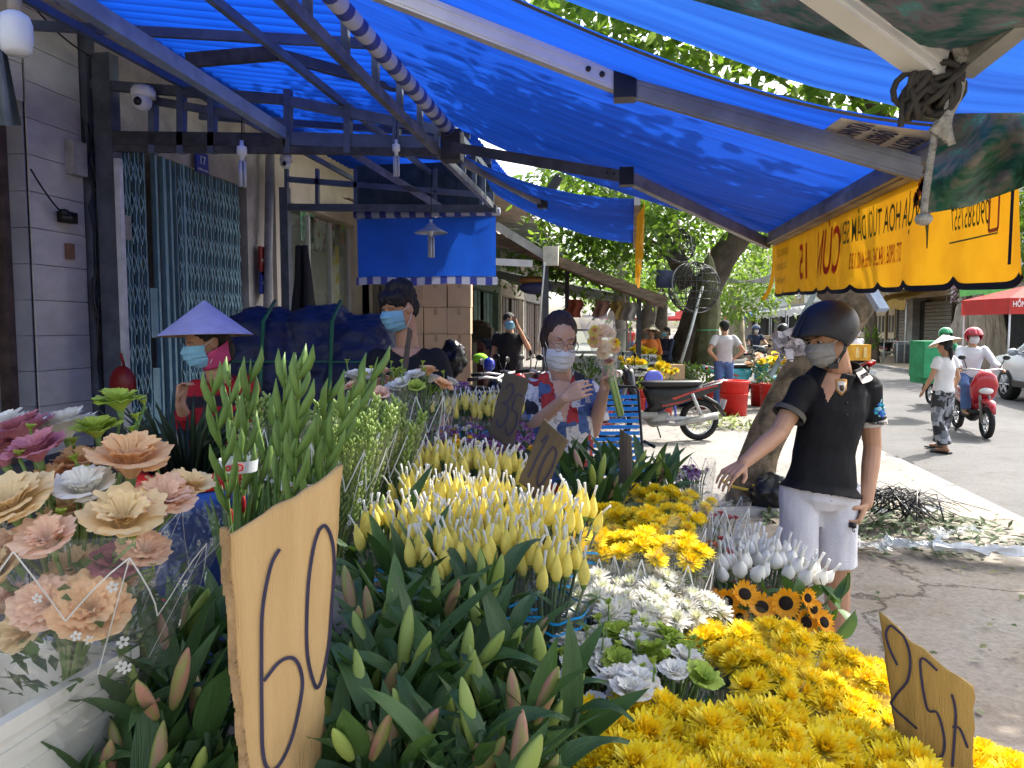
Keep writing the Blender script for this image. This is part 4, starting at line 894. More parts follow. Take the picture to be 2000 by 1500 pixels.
# ---- yellow chrysanthemums
def mums(u, v, d, Rr, n, lab, heads=MUMY, sz=(.032, .042), ax=(0, 0, 1), L_=.46, slv=(1.10, .99), leaf=(50, .05, .028), dome=.42, jit=.14):
    bunch(lab, 'flower bunch', at(u, v, d), Rr, heads, sz, n, L_, ax, dome, .55, slv=slv, leaf=leaf, head='flower_head', group='chrysanthemum bunches', jit=jit)
ordn = ('leftmost', 'second from left', 'third from left', 'rightmost')
for i, (u, v, d, n) in enumerate(((1165, 962, 2.5, 11), (1225, 955, 2.5, 12), (1290, 960, 2.45, 12), (1335, 970, 2.4, 9))): mums(u, v, d, .088, n, 'yellow chrysanthemum bunch in the back row behind the small sign, ' + ordn[i], sz=(.028, .036))
for i, (u, v, d, n) in enumerate(((1190, 1000, 2.15, 12), (1255, 1005, 2.1, 12), (1318, 1002, 2.15, 11))): mums(u, v, d, .085, n, 'yellow chrysanthemum bunch in the middle row beside the netted buds, ' + ('left', 'centre', 'right')[i], sz=(.030, .038))
for i, (u, v, d, n) in enumerate(((1160, 1050, 1.88, 10), (1238, 1050, 1.85, 13), (1325, 1062, 1.88, 12))): mums(u, v, d, .085, n, 'yellow chrysanthemum bunch in zigzag sleeve above the white mums, ' + ('left', 'centre', 'right')[i], sz=(.032, .040))
# right group in the sun
for i, (u, v, d, n, rr_) in enumerate(((1425, 1248, 1.62, 14, .10), (1520, 1238, 1.72, 15, .10), (1480, 1300, 1.52, 14, .095), (1610, 1270, 1.72, 18, .115), (1570, 1330, 1.55, 15, .10), (1680, 1310, 1.68, 18, .11), (1650, 1375, 1.5, 16, .10))):
    mums(u, v, d, rr_*.82, n-2, 'sunlit yellow chrysanthemum bunch right of the white flowers, ' + ('far left one', 'behind centre', 'front left with zigzag sleeve', 'far right row', 'front centre one', 'rightmost of the far row', 'next to the 25k sign')[i], sz=(.034, .044), ax=(.06, -.12, 1))
# foreground group
for i, (u, v, d, n, rr_) in enumerate(((1150, 1440, 1.12, 13, .082), (1265, 1412, 1.18, 15, .085), (1370, 1425, 1.15, 14, .082), (1480, 1420, 1.2, 15, .085), (1215, 1500, 1.02, 14, .08), (1340, 1510, 1.02, 14, .08), (1470, 1505, 1.05, 14, .08), (1590, 1440, 1.22, 14, .085), (1600, 1520, 1.08, 13, .08), (1705, 1475, 1.22, 13, .085), (1790, 1550, 1.1, 10, .07))):
    mums(u, v+rr(-14, 16), d, rr_*.86, n-3, 'large yellow chrysanthemum bunch at the bottom edge, ' + ('far left corner', 'behind left', 'behind centre', 'behind right', 'front left', 'front centre', 'front right of centre', 'under the zigzag sleeve tops', 'front right', 'in the shade of the 25k sign', 'cut by the frame below the 25k sign')[i], sz=(.031, .055), ax=(rr(-.08, .08), -.15, 1), L_=.42, slv=(1.08, .97))
mums(1952, 1490, 1.25, .085, 13, 'yellow chrysanthemum bunch in the bottom right corner', sz=(.032, .042))
# big open bloom near the bottom edge
# ---- white chrysanthemums
for i, (u, v, d, n, rr_) in enumerate(((1165, 1122, 1.78, 16, .09), (1250, 1122, 1.80, 20, .105), (1335, 1165, 1.76, 18, .095), (1210, 1172, 1.64, 18, .095))):
    mums(u, v, d, rr_, n, 'white chrysanthemum bunch in clear sleeve, ' + ('back left', 'back centre in the sun', 'right one next to the sunflowers', 'front left')[i], MUMW, (.032, .044))
# ---- eustoma
def eust(u, v, d, Rr, n, lab, cols, sz=(.026, .038), nb=5, slv=(1.05, .92), L_=.48, zig=True, leaf=(60, .05, .02), ax=(0, 0, 1)):
    hs = [m for c in cols for m in EUS[c]]
    p = bunch(lab, 'flower bunch', at(u, v, d), Rr, hs, (sz[0]*1.2, sz[1]*1.25), n, L_, ax, .45, .6, slv=slv, leaf=leaf, head='flower_head', jit=.25, zig=zig, stems=stemm)
    iv = PM[p.name].inverted(); T = at(u, v, d)
    for i in range(nb):
        a = rr(0, tau); q = T+V((cos(a)*Rr*rr(.3, 1), sin(a)*Rr*rr(.3, 1), rr(.0, .05))); obj('flower_bud', EUSBUD[0], p, iv @ place(V((rr(-.4, .4), rr(-.4, .4), 1)), None, q, rr(.014, .022)))
        b = MB(); b.tube(bez(T-UP*.12, q-UP*.07, q-UP*.006, 5), .0022, 5); part('bud_stem', b, stemm, p, True, True)
    return p
eust(1225, 1260, 1.45, .105, 17, 'white and lime eustoma bunch below the white chrysanthemums', ['white_petal', 'white_petal', 'lime_petal'], nb=9)
eust(1130, 1275, 1.42, .075, 8, 'white eustoma bunch at the edge of the lily leaves', ['white_petal'], nb=5)
eust(1310, 1300, 1.38, .085, 9, 'white eustoma bunch with open blooms beside the front mums', ['white_petal', 'white_petal', 'lime_petal'], nb=7)
eust(1225, 1345, 1.25, .07, 7, 'low white eustoma bunch behind the clear film', ['white_petal'], nb=3)
eust(735, 738, 2.6, .12, 12, 'white and lavender eustoma bunch in front of the young man, left', ['white_petal', 'white_petal', 'blush_petal', 'lime_petal'], nb=8)
eust(820, 735, 2.6, .12, 12, 'white and lime eustoma bunch in front of the young man, right', ['lime_petal', 'white_petal', 'peach_petal'], nb=10)
# ---- foreground peach eustoma bunch, bloom by bloom
T0 = at(170, 1040, 1.0); B0 = at(120, 1480, .95)
ef = thing('flower_bunch', 'big bunch of peach and cream eustoma in printed sleeve at lower left', 'flower bunch', B0)
iv = PM[ef.name].inverted(); sb = MB()
for (u, v, d, s, c) in ((255, 925, 1.0, .047, 'peach_petal'), (318, 990, .98, .036, 'blush_petal'), (366, 962, 1.02, .028, 'cream_petal'), (240, 1035, .93, .044, 'cream_petal'), (30, 1005, .92, .046, 'cream_petal'), (55, 862, 1.05, .038, 'mauve_petal'), (75, 895, 1.0, .034, 'mauve_petal'), (10, 905, 1.05, .036, 'mauve_petal'), (130, 850, 1.1, .040, 'white_petal'), (168, 975, .97, .036, 'white_petal'), (100, 1068, .9, .032, 'blush_petal'), (180, 1200, .9, .040, 'peach_petal'), (100, 1190, .9, .034, 'blush_petal'), (280, 1085, .95, .028, 'blush_petal'), (225, 1110, .95, .028, 'mauve_petal'), (0, 1130, .92, .034, 'cream_petal'), (160, 915, 1.04, .030, 'peach_petal'), (95, 960, 1.0, .034, 'peach_petal'), (20, 845, 1.1, .034, 'white_petal'), (45, 1075, .96, .032, 'peach_petal'), (150, 1120, .97, .030, 'cream_petal'), (60, 1240, .92, .030, 'cream_petal'), (215, 1150, 1.0, .028, 'peach_petal'), (20, 1190, .98, .03, 'blush_petal'), (140, 1010, 1.02, .03, 'cream_petal'), (285, 1030, 1.02, .026, 'peach_petal'), (235, 798, 1.1, .030, 'lime_petal'), (190, 850, 1.06, .028, 'lime_petal')):
    p = at(u, v, d); q = (p-(B0+(T0-B0)*.45)); dd = (q.normalized()*.8+V((0, -.38, .45))).normalized(); me = EUS[c][R.randrange(2)]
    obj('flower_head', me, ef, iv @ place(dd, None, p, s*1.38) @ Matrix.Rotation(rr(0, 6), 4, 'Z')); sb.tube(bez(B0, B0+(T0-B0)*.7, p-dd*s*.4, 6), .0028, 5)
for (u, v, d, s) in ((268, 822, 1.08, .016), (283, 792, 1.1, .014), (258, 845, 1.07, .013), (218, 880, 1.05, .015), (150, 905, 1.0, .018), (165, 925, 1.0, .015), (60, 842, 1.02, .014), (38, 895, .97, .015), (145, 870, 1.05, .016), (262, 1060, .9, .014), (310, 920, 1.05, .012), (120, 1010, .92, .015), (300, 1110, .93, .012)):
    p = at(u, v, d); obj('flower_bud', EUSBUD[0], ef, iv @ place(V((rr(-.3, .3), -.2, 1)), None, p, s)); sb.tube(bez(B0, B0+(T0-B0)*.8, p, 6), .0022, 5)
part('stem_bundle', sb, stemm, ef, True, True)['kind'] = 'stuff'
lb = MB(); sprigs(lb, B0, T0-UP*.03, .16, 190, .045, .017, .3, 1.0); part('foliage', lb, leafm, ef, False, True)['kind'] = 'stuff'
sleeve(ef, B0, at(185, 1010, .97), .05, .17, .05, 1.02, M('faint_print', (.55, .57, .56), .6), True, 4, w=.0019)
# white crate below it
wc = thing('crate', 'white plastic crate with ribbed rim under the peach eustoma', 'crate', at(60, 1600, .85)); cs = M('ivory_plastic', (.62, .61, .56), .45, .1)
a0, a1 = at(-60, 1350, .78), at(252, 1262, 1.02); dx = (a1-a0); dx.z = 0; ln_ = dx.length; ex = dx.normalized(); ey = V((-ex.y, ex.x, 0)); o0 = V((a0.x, a0.y, a1.z))
Rm = Matrix((ex, ey, UP)).transposed(); b = MB()
for (zz, hh, th_) in ((-.008, .018, .016), (-.04, .014, .012), (-.07, .010, .010)): b.box(o0+ex*(ln_/2)+UP*zz, (ln_, th_, hh), 0, Rm); b.box(o0+ex*ln_+ey*.12+UP*zz, (th_, .26, hh), 0, Rm); b.box(o0+ey*.24+ex*(ln_/2)+UP*zz, (ln_, th_, hh), 0, Rm)
part('rim', b, cs, wc, False, True)
b = MB(); b.box(o0+ex*(ln_/2)+UP*(-.16), (ln_-.02, .006, .30), 0, Rm); b.box(o0+ex*(ln_-.01)+ey*.12+UP*(-.16), (.006, .23, .30), 0, Rm); b.box(o0+ex*(ln_/2)+ey*.23+UP*(-.16), (ln_-.02, .006, .30), 0, Rm); part('side', b, cs, wc, False, True)
# ---- lilies
def lily(u, v, d, lab, ns=7, Rr=.10, nb=5, nl=9, ax=(0, 0, 1), dark=.4, slv=True, group='lily bunches'):
    T = at(u, v, d); L_ = .5; A = V(ax).normalized(); B = T-A*L_; p = thing('lily_bunch', lab, 'flower bunch', B, 0, group); iv = PM[p.name].inverted(); x, y, z = frame(A); sb = MB(); bud = 0
    for i in range(ns):
        f = sqrt((i+.5)/ns); a = i*2.399963+rr(-.3, .3); out = x*cos(a)+y*sin(a); top = T+out*(Rr*f)-A*(.2*Rr*f)+A*rr(-.03, .03); dd = (A+out*.35*f).normalized()
        sb.tube(bez(B+out*.02, B+A*(L_*.6)+out*(Rr*f*.6), top, 6), .0045, 6)
        for k in range(nl):
            q = top-dd*(.015+.030*k); la = a+k*2.4+rr(-.4, .4); lo = (x*cos(la)+y*sin(la)); up = rr(.5, 1.5)*(1.3-.09*k)
            obj('leaf', LEAF[R.randrange(5) if R.random() > dark else R.choice((2, 3))], p, iv @ (Matrix.Translation(q) @ Matrix((lo.cross(dd+lo*.01).normalized(), (lo-dd*.35).normalized(), (dd*up+lo*.8).normalized())).transposed().to_4x4()) @ Matrix.Scale(rr(.52, .90), 4))
        if bud < nb:
            for j in range(1 if i % 2 else 2):
                lo = x*cos(a+j*2)+y*sin(a+j*2); obj('lily_bud', LBUD[R.randrange(3)], p, iv @ place(dd+lo*rr(.15, .5), None, top+lo*.014+dd*rr(-.06, .0), rr(.6, .85))); bud += 1
    part('stem_bundle', sb, stemd, p, True, True)['kind'] = 'stuff'
    if slv: sleeve(p, B, T, .04, Rr*1.25, .1, .82, None)
    return p
LI = [(110, 1500, .92), (225, 1430, .98), (340, 1340, 1.0), (390, 1480, .98), (330, 1230, 1.25), (430, 1180, 1.35), (700, 1180, 1.25), (670, 1330, 1.12), (760, 1270, 1.1), (735, 1410, .93), (700, 1500, .92), (830, 1170, 1.32), (880, 1300, 1.08), (860, 1440, .9), (960, 1250, 1.2), (990, 1400, .98), (980, 1480, .85), (1040, 1330, 1.1), (560, 1560, .98), (260, 1520, .9), (780, 1090, 1.5), (740, 1030, 1.75), (920, 1150, 1.38)]
LN = ['over the white crate at the left edge', 'just right of the white crate corner', 'left of the 60 sign in shade', 'at the foot of the 60 sign, left', 'behind left of the 60 sign', 'behind the lower left edge of the 60 sign', 'right of the 60 sign, upper', 'touching the right edge of the 60 sign', 'with upright green buds in the middle', 'with pink bud right below the 60 sign', 'at the bottom edge right of the 60 sign', 'under the netted buds, left', 'with the tall pink bud at centre', 'at the bottom edge in the middle', 'under the netted buds, right', 'next to the front yellow mums', 'at the bottom edge beside the yellow mums', 'beside the white eustoma', 'hidden low behind the 60 sign foot', 'in the dark bottom left corner', 'with wide dark leaves over the netted buds', 'behind the top right corner of the 60 sign', 'with long drooping leaves below the centre buds']
for (u, v, d), s in zip(LI, LN): lily(u, v+14, d, 'bunch of budding lilies ' + s, 6, .085, 4 if d < 1.3 else 2, 9, (rr(-.1, .1), rr(-.25, -.05), 1), .45 if u > 450 else .75)
for i, (u, v, d) in enumerate(((1150, 895, 2.7), (1215, 905, 2.6), (1275, 900, 2.7), (1165, 925, 2.4))): lily(u, v+10, d, 'dark leafy lily bunch behind the yellow chrysanthemums, ' + ('left', 'centre', 'right', 'front left')[i], 8, .12, 5, 8, (0, 0, 1), .9, False)
for i, (u, d) in enumerate(((250, 1.0), (620, 1.1), (860, 1.1), (1010, 1.2), (430, 1.4))):
    p = at(u, 900, d); tub('navy tub standing among the lilies, ' + ('left of the 60 sign', 'under the 60 sign', 'below centre', 'beside the front mums', 'behind the 60 sign')[i], (p.x, p.y, .42 if d < 1.3 else .3), .17, .32, navyp)
# ---- gladiolus bunches standing behind the 60 sign
def glad(u, vtop, vbot, d, lab, n, lean, spread, band):
    Tp, B = at(u+lean, vtop, d), at(u, vbot, d); p = thing('gladiolus_bunch', lab, 'flower bunch', B); iv = PM[p.name].inverted(); A = (Tp-B); L_ = A.length; A.normalize(); s = L_/.66; x, y, z = frame(A, RIGHT)
    for i in range(n):
        a = i*2.4; f = sqrt((i+.5)/n); out = x*cos(a)+y*sin(a)*.7; d_ = (A+x*(spread*f*cos(a)+.0)+y*(.3*f*sin(a))).normalized()
        obj('flower_spike', GLAD[i % 4], p, iv @ place(d_, x, B+out*.03*f, s*rr(.86, 1.03)) @ Matrix.Rotation(rr(-.5, .5)+(pi if cos(a) < 0 else 0), 4, 'Z'))
    b = MB(); c = B+A*(L_*band); b.lathe([(.043, -.014), (.045, .014)], 24, Matrix.Translation(c) @ place(A, x)); bd = part('paper_band', b, printw, p, True, True)
    b = MB()
    for k in range(3): q = B+A*(L_*(band-.10-.06*k))+x*rr(-.03, .03)-FWD*.045; b.ell(q, (.006, .006, .022), 8, 6, place(A, x).to_3x3())
    part('red_petal', b, redros, p, True, True)
    text('ươi D', .024, basis(c-FWD*.0475, RIGHT, A), M('red_print2', (.6, .03, .02), .7), bd, bold=.0006)
    lb = MB()
    for k in range(12): a = rr(0, tau); q = B+(x*cos(a)+y*sin(a))*.03; lb.tube(bez(q, q+A*.15+(x*cos(a)+y*sin(a))*.03, q+A*rr(.18, .28)+(x*cos(a)+y*sin(a))*.05, 6), [.008, .011, .011, .009, .006, .003, .0005], 5, True, .25)
    part('foliage', lb, leafm, p, True, True)['kind'] = 'stuff'
glad(462, 690, 1120, 1.8, 'left gladiolus bunch with red lettered white paper band', 4, 8, .02, .50)
glad(560, 690, 1130, 1.65, 'right fanned gladiolus bunch with plain white paper band', 6, 70, .09, .42)
# ---- tuberose like bunches in printed sleeves
for i, (u, vt, vb, d) in enumerate(((690, 765, 1120, 2.0), (750, 770, 1110, 2.15), (665, 805, 1120, 1.9), (530, 770, 1090, 2.3))):
    Tp, B = at(u+14, vt, d), at(u-20, vb, d); A = (Tp-B); L_ = A.length; p = thing('tuberose_bunch', 'bunch of green tuberose buds in printed sleeve, ' + ('tall left one', 'right one beside the white trough', 'lower front one', 'dark one between the gladiolus bunches')[i], 'flower bunch', B); iv = PM[p.name].inverted(); x, y, z = frame(A, RIGHT); A.normalize()
    for k in range(20): a = k*2.4; f = sqrt((k+.5)/20); o_ = x*cos(a)+y*sin(a); obj('flower_spike', TUBE[k % 3], p, iv @ place((A+o_*.22*f), x, B+o_*.02*f, L_/.54*rr(.85, 1.0)))
    sleeve(p, B, Tp, .03, .11, .05, .86, printw, True, i)
# long pale trough behind them
b = MB(); c = at(745, 985, 2.25); b.box(c-UP*.15, (.16, .5, .30), .1); b.box(c+UP*.01, (.20, .54, .03), .1); solo('trough', b, M('grey_plastic', (.28, .28, .29), .5), 'grey plastic trough left of the netted yellow buds', 'trough', None, False)
# ---- purple and mixed pompons
for i, (u, v, d, hs) in enumerate(((850, 838, 2.9, MUMP+MUMV), (910, 832, 2.9, MUMP+MUMYS+MUMWS), (965, 850, 2.8, MUMP+MUMV), (825, 868, 2.6, MUMV+MUMP+MUMYS), (890, 858, 2.6, MUMYS+MUMWS+MUMP), (955, 876, 2.6, MUMP+MUMV), (1015, 868, 2.7, MUMP+MUMP+MUMYS), (1010, 835, 3.0, MUMV+MUMP))):
    bunch('mixed purple pompon bunch behind the netted buds, ' + ('back left', 'back centre with yellow', 'back right', 'front left dark', 'front centre with yellow', 'front right dark', 'right of the 35 sign', 'behind the 35 sign')[i], 'flower bunch', at(u, v, d), .10, hs, (.014, .021), 26, .4, (0, 0, 1), .4, .5, leaf=(60, .05, .025), group='pompon bunches', jit=.2)
bunch('purple and white pompon bouquet lying by the tree foot', 'flower bunch', at(1345, 918, 3.4), .075, MUMP+MUMP+MUMWS, (.016, .024), 22, .3, (-.2, -.2, 1), .4, .6, leaf=(30, .05, .025), slv=(1.5, 1.1), jit=.2)
bunch('single purple pompon spray below the motorbike seat', 'flower bunch', at(895, 748, 3.6), .06, MUMP, (.016, .022), 16, .35, (0, 0, 1), .4, .6, leaf=(20, .05, .025), jit=.2)
# ---- red roses, netted white roses, sunflowers
bunch('red roses wrapped in crinkled clear film behind the yellow mums', 'flower bunch', at(1395, 1005, 2.5), .085, ROSE, (.020, .027), 10, .42, (0, 0, 1), .3, .4, slv=(1.35, 1.15), jit=.2)
bunch('few red roses in film right of the yellow mums', 'flower bunch', at(1395, 1060, 2.3), .07, ROSE, (.018, .024), 6, .42, (0, 0, 1), .3, .4, slv=(1.5, 1.18), jit=.2)
for i, (u, v, d, n) in enumerate(((1455, 1065, 2.45, 9), (1440, 1105, 2.2, 9), (1500, 1075, 2.4, 9), (1540, 1105, 2.3, 12), (1570, 1112, 2.45, 9))):
    bunch('netted white rose bunch with red printed sleeve, ' + ('back left', 'front left in shade', 'back centre', 'front right in the sun', 'far right')[i], 'flower bunch', at(u, v+8, d), .075, BUDW, (.95, 1.2), n, .42, (.25 if i > 2 else .05, 0, 1), .3, .35, slv=(1.1, .93), pr=printr, zig=False, leaf=(40, .06, .03), head='netted_rose', group='netted white roses')
sf = thing('sunflower_bunch', 'bunch of sunflowers with broad leaves in front of the netted roses', 'flower bunch', at(1500, 1400, 2.0)); iv = PM[sf.name].inverted(); sb = MB(); B1 = at(1500, 1390, 2.0)
for (u, v, s, dx, dz) in ((1420, 1175, .034, -.2, .3), (1395, 1170, .028, -.5, .5), (1455, 1160, .036, .2, .9), (1488, 1185, .038, 0, 1.0), (1535, 1178, .040, .0, .3), (1578, 1168, .026, .6, .4), (1445, 1205, .024, -.2, .2), (1515, 1210, .034, .3, .8), (1575, 1215, .034, .4, .8), (1610, 1215, .032, .7, .7), (1590, 1190, .026, .5, .3)):
    p = at(u, v, 1.94); d = V((dx, -1, dz)); obj('flower_head', SUNF, sf, iv @ place(d, None, p, s)); sb.tube(bez(B1, B1+UP*.2, p, 6), .005, 6)
part('stem_bundle', sb, stemd, sf, True, True)['kind'] = 'stuff'
for i in range(50):
    u, v = rr(1375, 1645), rr(1160, 1235); p = at(u, v, 2.07+rr(-.03, .1)); obj('leaf', R.choice(BROAD), sf, iv @ place(V((rr(-1, 1), rr(-1, .3), rr(-.2, 1.0))), V((rr(-1, 1), rr(-1, 1), 0)), p, rr(.4, .75)))
for (u, v, dx) in ((1560, 1150, 0), (1638, 1205, .7), (1600, 1200, .3)): p = at(u, v+40, 1.98); obj('leaf', BROAD[0], sf, iv @ place(V((dx, -.2, 1)), RIGHT, p, .75))
for i, (u, d, z) in enumerate(((1240, 2.2, .35), (1250, 1.75, .3), (1480, 1.7, .12), (1620, 1.7, .12), (1300, 1.2, .35), (1500, 1.2, .35), (1700, 1.3, .3), (1480, 2.4, .2), (1190, 2.6, .4), (1240, 1.4, .3))):
    p = at(u, 900, d); tub('dark green flower bucket, ' + ('under the middle yellow mums', 'under the white mums', 'under the sunlit mums left', 'under the sunlit mums right', 'under the front mums left', 'under the front mums centre', 'under the front mums right', 'under the netted roses', 'under the dark lilies', 'under the white eustoma')[i], (p.x, p.y, z), .15, .3, M('dark_bucket', (.02, .035, .04), .5))
# low stands that carry the buckets
def stand(lab, c, sx, sy, h):
    t = thing('flower_stand', lab, 'stand', c, YAW)
    n = max(3, int(sy/.12))
    for i in range(n): b = MB(); b.box((0, -sy/2+sy*(i+.5)/n, h-.012), (sx, sy/n-.01, .024)); part('plank', b, wood, t, False)
    for a in (-1, 1):
        for c_ in (-1, 1): b = MB(); b.box((a*(sx/2-.04), c_*(sy/2-.04), (h-.03)/2), (.05, .05, h-.03)); part('leg', b, wood, t, False)
q = gnd(820, 1.55); stand('long low wooden stand hidden under the lilies and netted buds', q, 1.5, 1.8, .42)
q = gnd(1450, 1.85); stand('lower wooden stand under the sunlit mums and roses', q, .9, 1.5, .12)
# ---- cardboard price signs
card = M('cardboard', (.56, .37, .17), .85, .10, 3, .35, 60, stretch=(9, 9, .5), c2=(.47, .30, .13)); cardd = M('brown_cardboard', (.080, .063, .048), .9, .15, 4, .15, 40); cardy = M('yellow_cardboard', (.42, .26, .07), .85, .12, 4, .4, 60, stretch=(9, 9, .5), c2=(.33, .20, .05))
def sign(lab, quad, th, m, strokes, w, edge=None, ink=None, jag=.004, wrl=None):
    """quad: four world corners (top-left, top-right, bottom-right, bottom-left); strokes in 0..1 card coordinates"""
    a, b_, c, d = quad; fn = lambda s, t: a.lerp(b_, s).lerp(d.lerp(c, s), t); base = (c+d)/2; t_ = thing('price_sign', lab, 'price sign', base)
    nr = (b_-a).cross(d-a).normalized(); nr = -nr if nr.dot(V((0, 0, CAMZ))-a) < 0 else nr
    def f(s, t):
        p = fn(s, t); e = jag*noise.noise(p*40); bow = nr*(.010*sin(s*3.0)+.0007*sin(s*23+t))
        if t < .001: p = p+UP*e*1.5
        if s < .001 or s > .999: p = p+(b_-a).normalized()*e
        return p+bow
    B = MB(); sg_ = 1 if nr.dot((b_-a).cross(d-a)) > 0 else -1; B.grid(f, 24, 30, th*sg_)
    part('card', B, m, t_, True, True)
    B = MB()
    for st in strokes:
        pts = smooth_stroke(st); B.ribbon([f(min(.99, max(.01, x)), min(.99, max(.01, y)))+nr*(.0022+(th if False else 0)) for x, y in pts], w, nr)
    part('handwriting', B, ink or inkm, t_, True, True)
    if wrl: wrl(t_, f, nr)
    return t_
def arc(cx, cy, rx, ry, a0, a1, n=14): return [(cx+rx*cos(radians(a0+(a1-a0)*i/n)), cy-ry*sin(radians(a0+(a1-a0)*i/n))) for i in range(n+1)]
d_ = .92
def torn(t_, f, nr):
    b = MB()
    for i in range(60): t = i/60; p = f(0.0, t); b.box(p+RIGHT*(-.002+.003*noise.noise(V((t*9, 0, 0)))+rr(-.0007, .0007))+nr*.001, (.006, .008, .016+rr(0, .006)), YAW+rr(-.2, .2))
    part('torn_edge', b, M('torn_cardboard', (.36, .23, .11), .95, .3, 20, .5, 60), t_, False, True)
q6 = ((440, 1045), (668, 912), (622, 1530), (482, 1530))
sign('large tan cardboard sign with handwritten 60 among the lilies', (at(440, 1045, .80), at(668, 912, .88), at(622, 1530, .90), at(482, 1530, .80)), .006, card,
     [inquad(st_, q6) for st_ in ([(535, 1068), (518, 1101), (504, 1185), (503, 1280), (504, 1377), (507, 1465), (518, 1496), (539, 1479), (560, 1426), (579, 1342), (577, 1300), (560, 1274), (532, 1286), (507, 1322)], [(616, 1027), (602, 1069), (591, 1150), (591, 1265), (611, 1332), (630, 1297), (648, 1202), (652, 1115), (646, 1055), (628, 1022), (612, 1034)])], .0042, wrl=torn)
q2 = ((1716, 1195), (1902, 1340), (1902, 1640), (1775, 1640))
sign('leaning yellow cardboard sign with handwritten 25k at lower right', (at(1716, 1195, 1.3), at(1902, 1340, 1.22), at(1902, 1640, 1.2), at(1775, 1640, 1.28)), .005, cardy,
     [inquad(st_, q2) for st_ in ([(1755, 1297), (1738, 1262), (1732, 1235), (1744, 1220), (1765, 1234), (1781, 1276), (1776, 1325), (1748, 1360), (1744, 1377), (1795, 1418)], [(1835, 1306), (1802, 1285), (1814, 1377), (1835, 1388), (1848, 1440), (1842, 1472), (1818, 1475)], [(1862, 1353), (1869, 1395), (1863, 1493)], [(1863, 1416), (1877, 1420), (1891, 1458)])], .0042)
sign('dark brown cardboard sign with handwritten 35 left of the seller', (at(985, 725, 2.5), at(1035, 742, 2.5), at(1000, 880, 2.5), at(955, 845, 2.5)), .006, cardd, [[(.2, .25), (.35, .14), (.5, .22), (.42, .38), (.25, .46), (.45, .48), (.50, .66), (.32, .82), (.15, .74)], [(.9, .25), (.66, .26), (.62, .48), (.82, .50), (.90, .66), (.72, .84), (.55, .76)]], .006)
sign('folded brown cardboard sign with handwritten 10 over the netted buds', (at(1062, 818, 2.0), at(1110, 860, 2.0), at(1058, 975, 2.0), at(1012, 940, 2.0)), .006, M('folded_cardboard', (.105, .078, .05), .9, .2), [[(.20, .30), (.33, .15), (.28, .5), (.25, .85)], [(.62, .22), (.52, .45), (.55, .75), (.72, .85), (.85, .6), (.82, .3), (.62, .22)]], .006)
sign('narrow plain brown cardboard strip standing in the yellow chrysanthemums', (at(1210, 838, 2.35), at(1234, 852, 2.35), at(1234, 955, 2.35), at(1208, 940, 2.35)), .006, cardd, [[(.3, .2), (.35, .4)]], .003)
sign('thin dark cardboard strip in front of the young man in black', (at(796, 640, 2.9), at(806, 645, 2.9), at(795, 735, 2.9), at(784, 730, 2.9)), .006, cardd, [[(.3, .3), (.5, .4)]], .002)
# ================================================================ people
skin = M('skin', (.52, .29, .175), .5, .06, 8, trans=0, spec=.35, c2=(.47, .25, .15)); skint = M('skin_tan', (.42, .23, .14), .55, .06, 8, spec=.3)
hairm = M('black_hair', (.012, .010, .010), .62, .3, 60, .5, 120, stretch=(1, 1, .2)); hairb = M('dark_brown_hair', (.028, .016, .012), .62, .3, 60, .5, 120, stretch=(1, 1, .2))
eyew = M('eye_white', (.6, .58, .55), .3); eyed = M('eye_dark', (.01, .008, .007), .2); lipm = M('lip', (.36, .13, .11), .5)
maskb = M('blue_mask', (.22, .47, .62), .8, .08, 30, .3, 60); maskg = M('grey_mask', (.27, .26, .24), .85, .1, 30, .4, 60); maskw = M('white_mask', (.62, .63, .66), .8, .05, 30, .3, 60)
BASE = dict(pel=(0, 0, .93), waist=(0, 0, 1.07), chest=(0, .0, 1.27), neck=(0, .01, 1.445), head=(0, -.015, 1.575), shR=(-.175, .01, 1.385), shL=(.175, .01, 1.385), elR=(-.225, .02, 1.11), elL=(.225, .02, 1.11), wrR=(-.235, -.05, .875), wrL=(.235, -.05, .875),
            hipR=(-.09, 0, .90), hipL=(.09, 0, .90), knR=(-.10, -.015, .49), knL=(.10, -.015, .49), anR=(-.10, .02, .085), anL=(.10, .02, .085))
def joints(H=1.7, **kw):
    s = H/1.7; J = {k: V(p)*s for k, p in BASE.items()}
    for k, p in kw.items(): J[k] = V(p)
    J['s'] = s; return J
def spine_rings(J, tab, inf=0.0, fem=False):
    """elliptic sections along pelvis-waist-chest-neck; tab rows (t, rx, ry), t 0 at crotch .. 3 at neck"""
    P = [J['pel'], J['waist'], J['chest'], J['neck']]; s = J['s']; out = []; xs = [(J['hipL']-J['hipR']).normalized()]*2+[(J['shL']-J['shR']).normalized()]*2
    for t, rx, ry in tab:
        i = min(2, max(0, int(floor(t)))); f = t-i; c = P[i].lerp(P[i+1], f); z = (P[i+1]-P[i]).normalized(); x = xs[i].lerp(xs[i+1], max(0, min(1, f))); y = z.cross(x).normalized(); x = y.cross(z).normalized()
        out.append((c, rx*s+inf, ry*s+inf, Matrix((x, y, z)).transposed()))
    return out
TORSO = [(-.75, .06, .07), (-.45, .155, .105), (0, .168, .108), (.5, .150, .098), (1, .140, .094), (1.5, .152, .102), (2, .168, .108), (2.45, .165, .098), (2.78, .115, .072), (3.0, .062, .058)]
TORSOS = [(t, a*.90, c*.95) for t, a, c in TORSO]
TORSOF = [(-.75, .06, .07), (-.45, .165, .112), (0, .172, .112), (.5, .150, .100), (1, .132, .092), (1.5, .145, .110), (1.9, .152, .120), (2.4, .145, .092), (2.78, .100, .068), (3.0, .054, .052)]
